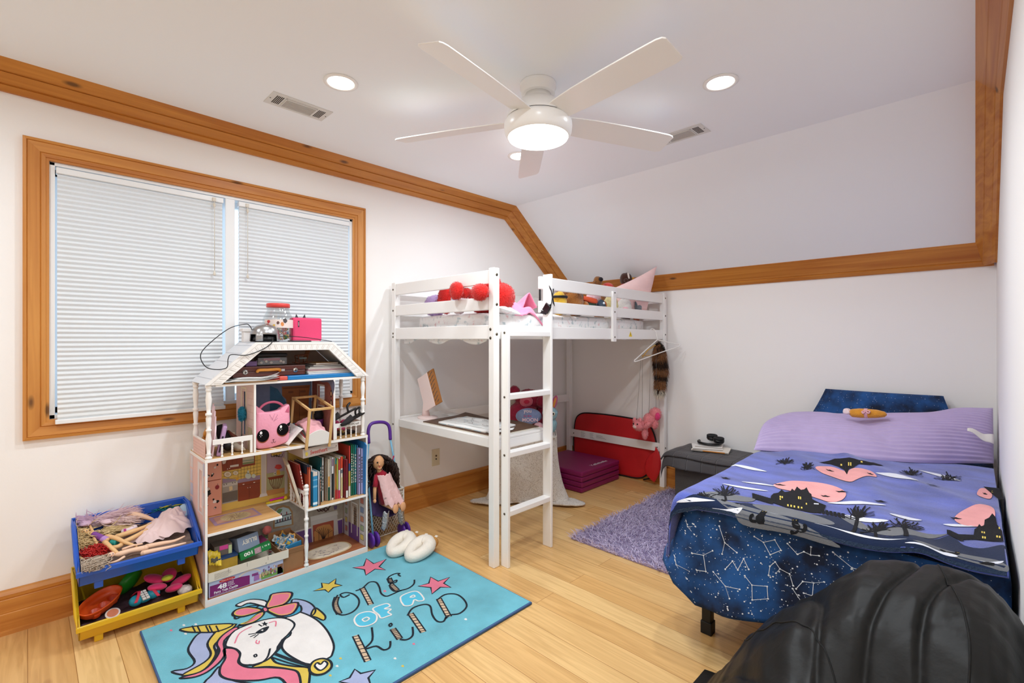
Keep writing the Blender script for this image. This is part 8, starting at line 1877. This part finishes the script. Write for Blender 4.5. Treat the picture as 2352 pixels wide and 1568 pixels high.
# ---------------------------------------------------------------- toy bins with their contents
def bin_(dz, col, lb, nm):
    t = thing(nm, lb, 'storage bin', (-2.84, .365, dz)); m = mat('bin_' + nm + col.strip('#'), col, .28, spec=.6)
    y0, y1, xb, xf = .150, .578, -3.015, -2.675; fz_, lz, bz = dz + .030, dz + .092, dz + .228
    side = [(xb, fz_), (xb - .01, bz), (xb + .10, bz), (xb + .16, bz - .03), (xf - .05, lz + .035), (xf, lz), (xf - .025, fz_)]
    mb = MB(m); mb.box(xb, xf - .025, y0, y1, fz_, fz_ + .004)
    for a in (y0, y1 - .004): mb.prism(side, 'y', a, a + .004)
    mb.box(xb - .006, xb, y0, y1, fz_, bz); mb.prism([(xf - .029, fz_), (xf - .004, lz), (xf, lz), (xf - .025, fz_)], 'y', y0, y1); part('tub', mb, t, .001)
    mb = MB(m)     # rolled rim along the open top
    path = [(xf, y0 - .006, lz), (xf - .05, y0 - .006, lz + .035), (xb + .16, y0 - .006, bz - .03), (xb + .10, y0 - .006, bz), (xb - .008, y0 - .006, bz), (xb - .008, y1 + .006, bz), (xb + .10, y1 + .006, bz), (xb + .16, y1 + .006, bz - .03), (xf - .05, y1 + .006, lz + .035), (xf, y1 + .006, lz)]
    mb.tube(path, .0085, 8, closed=True); mb.box(xf - .006, xf + .012, y0 - .010, y1 + .010, lz - .012, lz + .006); part('rim', mb, t, .002)
    for x in (xf - .055, xb + .02):
        for y in (y0 + .05, y1 - .08): mb = MB(m); mb.box(x, x + .025, y, y + .03, dz, fz_); part('foot', mb, t, .003)
bin_(.0, '#d9ae1e', 'yellow plastic toy bin on the floor at the bottom of the stack', 'toy_bin')
bin_(.229, '#1d55b8', 'blue plastic bin full of dolls stacked on the yellow bin', 'toy_bin')
def pz(org, sc, z, k=0):
    def f(X, Y, dz=0):      # sight line onto the (sloping) top of the heap
        d = ray(org[0] + X / sc, org[1] + Y / sc); t = (z + dz - 2.69 * k - EYE) / (d.z + k * d.x); return Vector((d.x * t, d.y * t, EYE + d.z * t))
    return f
b7 = pz((150, 1130), 7.587, .330, .26)
SK1, SK2 = mat('doll_skin', '#e0b57f', .4), mat('doll_skin_pale', '#e6bfa2', .4)
def hair(mb, c, d, n_, L_, r_, sd, wav=.012, flat_=.4):
    rr = random.Random(sd); d = Vector(d); n_ = int(n_ * 5.5); q = Vector(c) + d.normalized() * L_ * .25; q.y = min(max(q.y, .185), .54); q.x = max(q.x, -2.98)
    mb.ell(q + Vector((0, 0, -.004)), (r_ * 1.25, r_ * 1.25, .012), None, 14, 8, .3, sd)
    for _ in range(n_):
        p = Vector(c) + Vector((rr.gauss(0, r_), rr.gauss(0, r_), rr.gauss(0, r_ * flat_))); q = d + Vector((rr.gauss(0, .30), rr.gauss(0, .30), rr.gauss(0, .06))); q.normalize(); ph = rr.uniform(0, 6); s_ = q.cross(Vector((0, 0, 1)))
        pts = [p + q * L_ * k / 11 + s_ * wav * math.sin(ph + k * .62) * min(1, k / 4) + Vector((0, 0, wav * .4 * math.cos(ph + k * .5))) for k in range(12)]
        for v in pts: v.x = max(v.x, -3.004); v.y = min(max(v.y, .158), .570)
        mb.tube(pts, [.0012] + [.0018] * 8 + [.0015, .0011, .0005], 4)
def doll(lb, skin, head, limbs, hairs, tops=(), sd=1):
    """a small fashion doll: one body mesh, hair and clothes as parts"""
    h = b7(*head); t = thing('fashion_doll', lb, 'doll', (h.x, h.y, h.z - .02), 'dolls in the blue bin')
    mb = MB(skin); 
    if len(head) == 3 and head[2] >= 0: mb.ell(h, (.0125, .0145, .012)); mb.ell(h + Vector((.010, .002, .001)), (.003, .002, .002))
    for pts, rs in limbs:
        q = [b7(*p) for p in pts]; mb.tube(smooth2([tuple(p) for p in q], False, 2), list(np.interp(np.linspace(0, 1, (len(q) - 1) * 4 + 1), np.linspace(0, 1, len(rs)), rs)), 10); mb.ell(q[0], rs[0] * .98, None, 10, 8); mb.ell(q[-1], rs[-1] * .98, None, 10, 8)
    part('body', mb, t)
    if head[2] >= 0:
        mb = MB(plain('#3a4a7a')); 
        for sg in (-1, 1): mb.ell(h + Vector((.0095, sg * .005, .006)), (.002, .0022, .002))
        part('eyes', mb, t); mb = MB(plain('#b8485a')); mb.ell(h + Vector((.0115, .001, -.003)), (.0018, .003, .001)); part('lips', mb, t)
    for c, d, n_, L_, r_, col in hairs: mb = MB(mat('hair_' + col.strip('#'), col, .45, var=(200, .25))); hair(mb, b7(*c), d, n_, L_, r_, sd + n_); part('hair', mb, t)
    for pts, rs, col, nm in tops: mb = MB(mat('dollwear_' + col.strip('#'), col, .5)); mb.tube(smooth2([tuple(b7(*p)) for p in pts], False, 2), list(np.interp(np.linspace(0, 1, (len(pts) - 1) * 4 + 1), np.linspace(0, 1, len(rs)), rs)), 12); part(nm, mb, t)
doll('blonde doll in a purple top lying on the pile in the blue bin', SK1, (345, 690, .02), [([(380, 700, .018), (470, 735, .016), (590, 775, .016), (710, 830, .014)], [.005, .012, .011, .014]), ([(480, 690, .016), (430, 590, .022), (398, 505, .03)], [.006, .005, .004]), ([(500, 800, .016), (560, 910, .012), (605, 1000, .008)], [.006, .005, .004]), ([(720, 770, .014), (880, 800, .022), (1060, 880, .014), (1240, 940, .006)], [.011, .010, .008, .005]), ([(690, 870, .014), (790, 960, .018), (930, 1075, .006)], [.011, .009, .006])],
     [((270, 700, .008), (.1, -.5, 0), 70, .085, .018, '#d9c08f'), ((240, 860, .0), (.9, .1, -.05), 40, .07, .018, '#cfb483')], [([(490, 735, .018), (600, 780, .018), (650, 810, .017)], [.0135, .013, .014], '#7b3f92', 'top'), ([(650, 810, .016), (720, 840, .014)], [.0145, .0155], '#b58ac8', 'shorts')], 1)
doll('bare doll with silver-blonde hair at the front lip of the blue bin', SK2, (800, 1090, .004), [([(860, 1095, .004), (960, 1075, .006), (1140, 1020, .006), (1390, 975, .004)], [.005, .013, .011, .014]), ([(1020, 1130, .004), (900, 1200, .0), (745, 1240, -.004)], [.006, .005, .004]), ([(1010, 990, .008), (1180, 930, .012), (1340, 900, .012)], [.006, .005, .003]), ([(1420, 950, .004), (1700, 890, .010), (1900, 850, .010), (2075, 770, .012)], [.012, .010, .007, .004]), ([(1360, 1060, .0), (1530, 1020, .006), (1800, 960, .006), (2090, 885, .006)], [.012, .010, .007, .004])],
     [((650, 1140, -.004), (.8, -.75, -.05), 70, .10, .012, '#b7a694')], [], 2)
doll('doll with pale pink hair along the back of the blue bin', SK2, (640, 540, -1), [([(1090, 400, .016), (1200, 395, .02), (1380, 430, .014), (1540, 480, .006)], [.016, .016, .012, .006])], [((560, 480, .006), (-.25, .9, .1), 80, .13, .022, '#d8bcc4'), ((420, 470, .02), (-.3, -.7, .1), 45, .08, .018, '#c9a9c2'), ((800, 520, .004), (.2, .9, 0), 50, .10, .020, '#e0c6c0')], [], 3)
doll('doll in white and magenta shorts in the middle of the blue bin', SK1, (900, 760, -1), [([(900, 775, .006), (1150, 690, .014), (1360, 610, .012), (1530, 530, .008)], [.012, .011, .008, .005]), ([(1000, 880, .002), (1200, 780, .010), (1420, 650, .008)], [.012, .010, .006]), ([(640, 960, .0), (880, 960, .004), (1000, 900, .004)], [.008, .010, .010])], [((700, 690, .0), (-.2, .9, 0), 30, .09, .014, '#d9c08f')], [([(985, 690, .006), (1100, 660, .010), (1230, 600, .010)], [.011, .012, .011], '#e2d3dc', 'shorts'), ([(1030, 680, .009), (1070, 668, .011)], [.0125, .0125], '#b03a92', 'belt'), ([(800, 880, .0), (900, 880, .004)], [.015, .015], '#1f8f86', 'swimsuit')], 4)
doll('red-haired doll face down at the left of the blue bin', SK1, (480, 1010, -1), [([(250, 1130, .0), (330, 1190, .002), (430, 1250, -.004)], [.006, .005, .004])], [((460, 1010, .004), (.3, .5, -.1), 90, .035, .018, '#b8201c')], [], 5)
TUL = mat('tulle_pink', '#e9cfcd', .9, alpha=.86)
mb = MB(TUL)
for sd, (X, Y, rx_, ry_, hh) in enumerate(((1780, 640, .10, .115, .062), (1880, 520, .07, .085, .07), (1500, 770, .075, .085, .035))):
    c = b7(X, Y, -.02)
    def tul(u, v): 
        a = 2 * math.pi * u; r_ = v; k = 1 + .22 * noise.noise((math.cos(a) * 3, math.sin(a) * 3, sd)); return (c.x + rx_ * r_ * math.cos(a) * k, c.y + ry_ * r_ * math.sin(a) * k, c.z + hh * (1 - r_ * r_) * (1 + .3 * noise.noise((math.cos(a) * 4 * r_, math.sin(a) * 4 * r_, sd + 3))) + .006 * math.sin(a * 11) * r_)
    mb.grid(tul, 60, 14, wrapu=True)
tt = thing('tulle_skirt', 'pale pink tulle doll skirt bunched at the right of the blue bin', 'doll skirt', (-2.82, .5, .32)); part('tulle', mb, tt)
mb = MB(mat('tulle_blue', '#b9d3e2', .9, alpha=.8)); c = b7(2080, 380, .0); mb.sheet(lambda u, v: (c.x - .05 + .09 * u, c.y - .05 + .10 * v, c.z + .05 * math.sin(math.pi * u) * math.sin(math.pi * v) + .008 * noise.noise((u * 7, v * 7, 2))), 14, 14, .001); part('blue_layer', mb, tt)
mb = MB(plain('#1c7f86', .8)); rr = random.Random(3); c = b7(1680, 310, .004)
pts = [c + Vector((rr.gauss(0, .014), rr.gauss(0, .026), .012 * rr.random())) for _ in range(60)]; mb.tube(pts, .0022, 5); mb.use(plain('#c9c23a', .7)); mb.tube([p + Vector((.004, .003, .006)) for p in pts[::3]], .0018, 5); solo('toy_net', mb, 'teal and yellow tangled toy net at the back of the blue bin', 'net')
mb = MB(SK2); mb.cbox(b7(1410, 320), (.02, .035, .03), (0, 20, 30)); solo('doll_shoe_box', mb, 'small translucent beige piece by the teal net in the blue bin', 'toy', bevel=.004)
# a filling layer of mixed small toys below
def filler(z, m, nm, lb, x0, x1, k=0):
    mb = MB(m); mb.grid(lambda u, v: (x0 + (x1 - x0) * u, .158 + .410 * v, z + k * (1 - u) + .016 * noise.noise((u * 6, v * 8, z * 9)) - .02 * (u > .93)), 30, 40); solo(nm, mb, lb, 'toys', kind='stuff')
filler(.300, mat('toy_mix_pale', '#8a7468', .8, var=(45, .8)), 'small_toys', 'mixed small doll things filling the blue bin below the dolls', -3.005, -2.705, .07)
filler(.072, mat('toy_mix_dark', '#4a3038', .7, var=(50, .9)), 'small_toys', 'mixed small toys filling the bottom of the yellow bin', -3.005, -2.705)
b8 = pz((150, 1270), 7.35, .105)
# orange play tray
t = thing('toy_tray', 'orange plastic toy tray with round cups sticking out of the yellow bin', 'toy', b8(600, 900, -.03))
p0, p1 = b8(250, 1120, .0), b8(900, 600, .035); ax_ = (p1 - p0); L_ = ax_.length; ax_.normalize(); sd_ = Vector((0, 0, 1)).cross(ax_).normalized(); up_ = ax_.cross(sd_); Mo = Matrix((( ax_.x, sd_.x, up_.x, (p0.x + p1.x) / 2), (ax_.y, sd_.y, up_.y, (p0.y + p1.y) / 2), (ax_.z, sd_.z, up_.z, (p0.z + p1.z) / 2), (0, 0, 0, 1)))
mb = MB(pl('#e0561a')); mb.M = Mo @ Matrix.Rotation(R(12), 4, 'X'); pr = [(.0, -.018), (.70, -.018), (.86, .0), (.93, .020), (1.0, .022), (.97, .014), (.90, -.008), (.72, -.024), (0, -.024)]
mb.grid(lambda u, v: (lambda k, a: (L_ * .5 * k[0] * math.cos(a), .052 * k[0] * math.copysign(abs(math.sin(a)) ** .8, math.sin(a)), k[1]))(pr[min(int(round(v * 8)), 8)], 2 * math.pi * u), 44, 8, wrapu=True); part('tray', mb, t)
for k in (-.55, -.05, .45):
    mb = MB(pl('#c8400f')); mb.M = Mo @ Matrix.Rotation(R(12), 4, 'X'); mb.lathe([(0, -.017), (.016, -.016), (.021, .004), (.023, .004), (.018, -.019)], (L_ * .45 * k, -.022, 0), 20, cap=False); part('cup', mb, t)
mb = MB(pl('#2f9a2a')); mb.M = Matrix.Translation(b8(1100, 480, .01)) @ Euler((R(60), 0, R(-35))).to_matrix().to_4x4(); mb.lathe([(.0, -.02), (.05, -.012), (.08, .02), (.083, .02), (.053, -.016), (0, -.025)], (0, 0, 0), 32); solo('toy_bowl', mb, 'green plastic bowl on edge in the middle of the yellow bin', 'toy bowl')
t = thing('plush_flower', 'hot pink plush flower with a yellow centre in the yellow bin', 'plush toy', b8(1700, 500, -.03)); c = b8(1720, 460, .03)
FP = mat('flower_pink', '#dc2f6a', .8, bump=(60, .2), sheen=.3)
for k in range(5):
    a = R(20 + 72 * k); mb = MB(FP); mb.ell(c + Vector((.048 * math.cos(a), .055 * math.sin(a), -.006 + .022 * math.cos(a + 2.4))), (.046, .032, .016), (0, -18, math.degrees(a)), 16, 10); part('petal', mb, t)
mb = MB(fab('#c9cb3a')); mb.ell(c + Vector((.004, 0, .014)), (.022, .024, .012)); part('centre', mb, t)
t = thing('plush_creature', 'teal plush with a white checked belly and red straps in the yellow bin', 'plush toy', b8(1300, 780, -.04)); c = b8(1330, 760, .0)
mb = MB(pl('#2a9cb8')); mb.ell(c + Vector((.0, -.030, .0)), (.026, .026, .024)); mb.ell(c + Vector((-.01, .036, .006)), (.028, .026, .024)); mb.ell(c + Vector((-.004, 0, 0)), (.026, .03, .02)); part('body', mb, t)
mb = MB(plain('#e6e2da')); mb.M = Matrix.Translation(c + Vector((.008, 0, .018))) @ Euler((0, R(30), R(15))).to_matrix().to_4x4(); mb.cbox((0, 0, 0), (.05, .026, .006)); mb.use(plain('#1c1c20'))
for k in (-1, 0, 1): mb.cbox((k * .0125, 0, .0032), (.0016, .026, .0008))
mb.cbox((0, 0, .0032), (.05, .0016, .0008)); part('checked_belly', mb, t)
for sg in (-1, 1): mb = MB(plain('#c92a46')); mb.sheet(lambda u, v: c + Vector((-.04 + .085 * u, sg * .045 + .012 * v - .02 * math.sin(u * 3) * sg, .010 + .03 * math.sin(math.pi * u))), 10, 3, .002); part('strap', mb, t)
mb = MB(plain('#d9c9c2', .5)); mb.lathe([(0, 0), (.026, .001), (.026, .004), (0, .005)], b8(800, 1020, .0), 24, (.5, 0, 1)); mb.use(plain('#b86a4a')).lathe([(0, .0052), (.020, .0054)], b8(800, 1020, .0), 20, (.5, 0, 1), cap=False); solo('toy_badge', mb, 'round printed toy badge at the front of the yellow bin', 'toy')
mb = MB(mat('spotted_fabric', '#b9aca6', .9, var=(70, .6))); mb.ell(b8(2020, 620, -.01), (.03, .03, .022), None, 16, 10, .2); solo('fabric_toy', mb, 'grey spotted fabric toy at the right end of the yellow bin', 'toy')

# ---------------------------------------------------------------- laundry basket, doll stroller and doll
t = thing('laundry_basket', 'white plastic lattice basket behind the doll stroller', 'basket', (-2.9, 1.665, 0)); BW = mat('basket_white', '#e4ded4', .45)
bx0, bx1, by0, by1, bh = -3.0, -2.80, 1.53, 1.80, .285
mb = MB(BW)
def lat(a, b, n_):       # diagonal lattice on one wall between corner points a,b on the floor
    a, b = Vector(a), Vector(b); f = lambda s, z: a + (b - a) * s + Vector((0, 0, z))
    for k in range(-8, n_):
        for sg in (1, -1):
            s0, s1 = k / n_, (k + 8) / n_; z0_, z1_ = .01, bh - .02; q0, q1 = max(0, s0), min(1, s1)
            if q0 >= q1: continue
            za, zb = z0_ + (z1_ - z0_) * (q0 - s0) / (s1 - s0), z0_ + (z1_ - z0_) * (q1 - s0) / (s1 - s0)
            if sg < 0: q0, q1 = 1 - q0, 1 - q1
            mb.tube([f(q0, za), f(q1, zb)], .0024, 5)
lat((bx1, by0, 0), (bx1, by1, 0), 13); lat((bx0, by0, 0), (bx1, by0, 0), 10); lat((bx0, by1, 0), (bx1, by1, 0), 10)
part('lattice', mb, t)
mb = MB(BW); c4 = [(bx0, by0), (bx1, by0), (bx1, by1), (bx0, by1)]
for z, r_ in ((.006, .005), (bh, .008), (bh - .022, .004)): mb.tube([(x, y, z) for x, y in c4], r_, 8, closed=True)
for x, y in c4: mb.tube([(x, y, 0.003), (x, y, bh)], .005, 8)
part('rim', mb, t)
mb = MB(mat('laundry_mix', '#a58f7c', .95, var=(22, .7))); mb.ell((-2.90, 1.665, .12), (.085, .12, .11), None, 20, 12, .2); solo('laundry', mb, 'mixed soft things inside the white lattice basket', 'laundry', kind='stuff')
t = thing('doll_stroller', 'purple and blue doll stroller beside the doll house', 'stroller', (-2.75, 1.63, 0)); LB = pl('#7fb8d6'); PU = pl('#5a2c93'); MG = pl('#b8345f')
mb = MB(LB)
for y in (1.515, 1.735): mb.tube([(-2.70, y, .05), (-2.745, y + (.005 if y < 1.6 else -.005), .27), (-2.80, y + (.01 if y < 1.6 else -.01), .50), (-2.845, 1.565 if y < 1.6 else 1.725, .625)], .0065, 8)
part('frame', mb, t)
mb = MB(PU); mb.tube(smooth2([(-2.845, 1.565, .62), (-2.855, 1.567, .70), (-2.86, 1.59, .742), (-2.86, 1.645, .748), (-2.86, 1.70, .735), (-2.855, 1.724, .70), (-2.845, 1.725, .62)], False, 3), .011, 10); part('handle', mb, t)
mb = MB(MG); mb.tube(smooth2([(-2.80, 1.725, .52), (-2.80, 1.705, .47), (-2.80, 1.66, .455), (-2.80, 1.58, .46), (-2.80, 1.53, .47)], False, 3), .005, 8); part('back_bar', mb, t)
mb = MB(mat('stroller_cloth', '#3c2a55', .85, var=(30, .4))); mb.sheet(lambda u, v: (-2.73 - .09 * max(0, v - .4) / .6 * 1.3, 1.53 + .19 * u, .19 + .012 * math.sin(u * 6) - .03 * math.sin(math.pi * u) + (.26 * max(0, v - .4) / .6)) if v > .4 else (-2.68 - .05 * v / .4, 1.53 + .19 * u, .20 - .01 * v / .4 - .03 * math.sin(math.pi * u)), 12, 14, .004); part('seat', mb, t)
for y in (1.50, 1.535, 1.722, 1.757):
    mb = MB(PU); mb.lathe([(0, -.008), (.040, -.008), (.046, -.004), (.046, .004), (.040, .008), (0, .008)], (-2.70, y, .0465), 28, (0, 1, 0)); part('wheel', mb, t)
t = thing('baby_doll', 'brown-haired doll in a pink dress sitting in the doll stroller', 'doll', (-2.72, 1.62, .20)); DS = mat('vinyl_skin', '#dba578', .45)
hc = Vector((-2.735, 1.572, .515))
mb = MB(DS); mb.ell(hc, (.036, .037, .046), (0, 12, -12)); mb.ell(hc + Vector((.034, -.012, -.008)), (.008, .007, .007)); mb.ell(hc + Vector((.024, -.006, -.03)), (.014, .016, .012)); mb.tube([hc + Vector((-.005, 0, -.03)), (-2.74, 1.585, .44), (-2.745, 1.60, .40), (-2.735, 1.625, .25)], [.014, .016, .036, .04], 12)
mb.tube([(-2.735, 1.565, .43), (-2.715, 1.535, .36), (-2.70, 1.525, .30)], [.014, .012, .010], 10); mb.ell((-2.697, 1.524, .288), (.012, .010, .014))
for y in (1.605, 1.66): mb.tube([(-2.73, y, .25), (-2.66, y + .02, .235), (-2.645, y + .03, .225)], [.022, .018, .016], 10); mb.ell((-2.636, y + .032, .225), (.010, .020, .030))
part('body', mb, t)
mb = MB(PEYE); 
for q in (-.018, .010): mb.ell(hc + Vector((.031, q - .006, .008)), (.004, .006, .0055))
part('eyes', mb, t); mb = MB(plain('#b5474a')); mb.ell(hc + Vector((.034, -.010, -.022)), (.004, .008, .003)); part('lips', mb, t)
mb = MB(mat('doll_hair_dark', '#2e1a14', .5, var=(120, .4))); rr = random.Random(9)
for k in range(260):
    a = rr.uniform(-.5, 3.6) + 1.2; el_ = rr.uniform(-.2, 1.5); d = Vector((math.cos(a) * math.cos(el_), math.sin(a) * math.cos(el_), math.sin(el_)))
    if d.x > .55 and d.z < .55 and d.y < .55: continue
    p = hc + Vector((d.x * .036, d.y * .039, d.z * .047)); ph = rr.uniform(0, 6); pts = []
    L_ = rr.uniform(.09, .20)
    for j in range(19): f = j / 18; pts.append(p + Vector((d.x * .04 * math.sin(f * 2) + .009 * math.sin(ph + f * 26) - .01 * f, d.y * (.055 * math.sin(f * 2)) + .055 * f * (1 if d.y > 0 else -.2) + .009 * math.cos(ph + f * 26), d.z * .012 * f - L_ * f * f * 1.0 - .01 * f)))
    mb.tube(pts, .0030, 5)
part('hair', mb, t)
mb = MB(fab('#a81f35')); mb.tube([(-2.738, 1.58, .455), (-2.74, 1.59, .43), (-2.735, 1.605, .37), (-2.732, 1.625, .25)], [.022, .040, .043, .046], 14); mb.tube([(-2.733, 1.562, .435), (-2.712, 1.534, .37)], [.018, .016], 10); part('shirt', mb, t)
mb = MB(mat('doll_dress', '#ecc4c4', .85, bump=(50, .4)))
mb.sheet(lambda u, v: (-2.70 + .012 * math.sin(u * 9) * v + .03 * math.sin(math.pi * u) + .03 * v, 1.545 + .085 * u + .055 * v + (.05 * (u - .3)) * v, .445 - .20 * v + .012 * noise.noise((u * 6, v * 6, 2)) + (.010 * math.sin(u * 24) if v > .75 else 0)), 30, 26, .003); part('dress', mb, t)
mb = MB(mat('silver_fabric', '#b9bcc0', .25, metal=.85, bump=(90, .8)))
for y in (1.585, 1.685): mb.sheet(lambda u, v: (-2.665 + .02 * math.sin(math.pi * u) - .01 * v, y - .02 + .045 * u + .02 * v * (1 if y > 1.6 else -.5), .215 - .11 * v + .008 * math.sin(u * 12 + v * 8)), 14, 14, .002); part('silver_leg', mb, t); mb = MB(mat('silver_fabric', '#b9bcc0', .25, metal=.85, bump=(90, .8)))
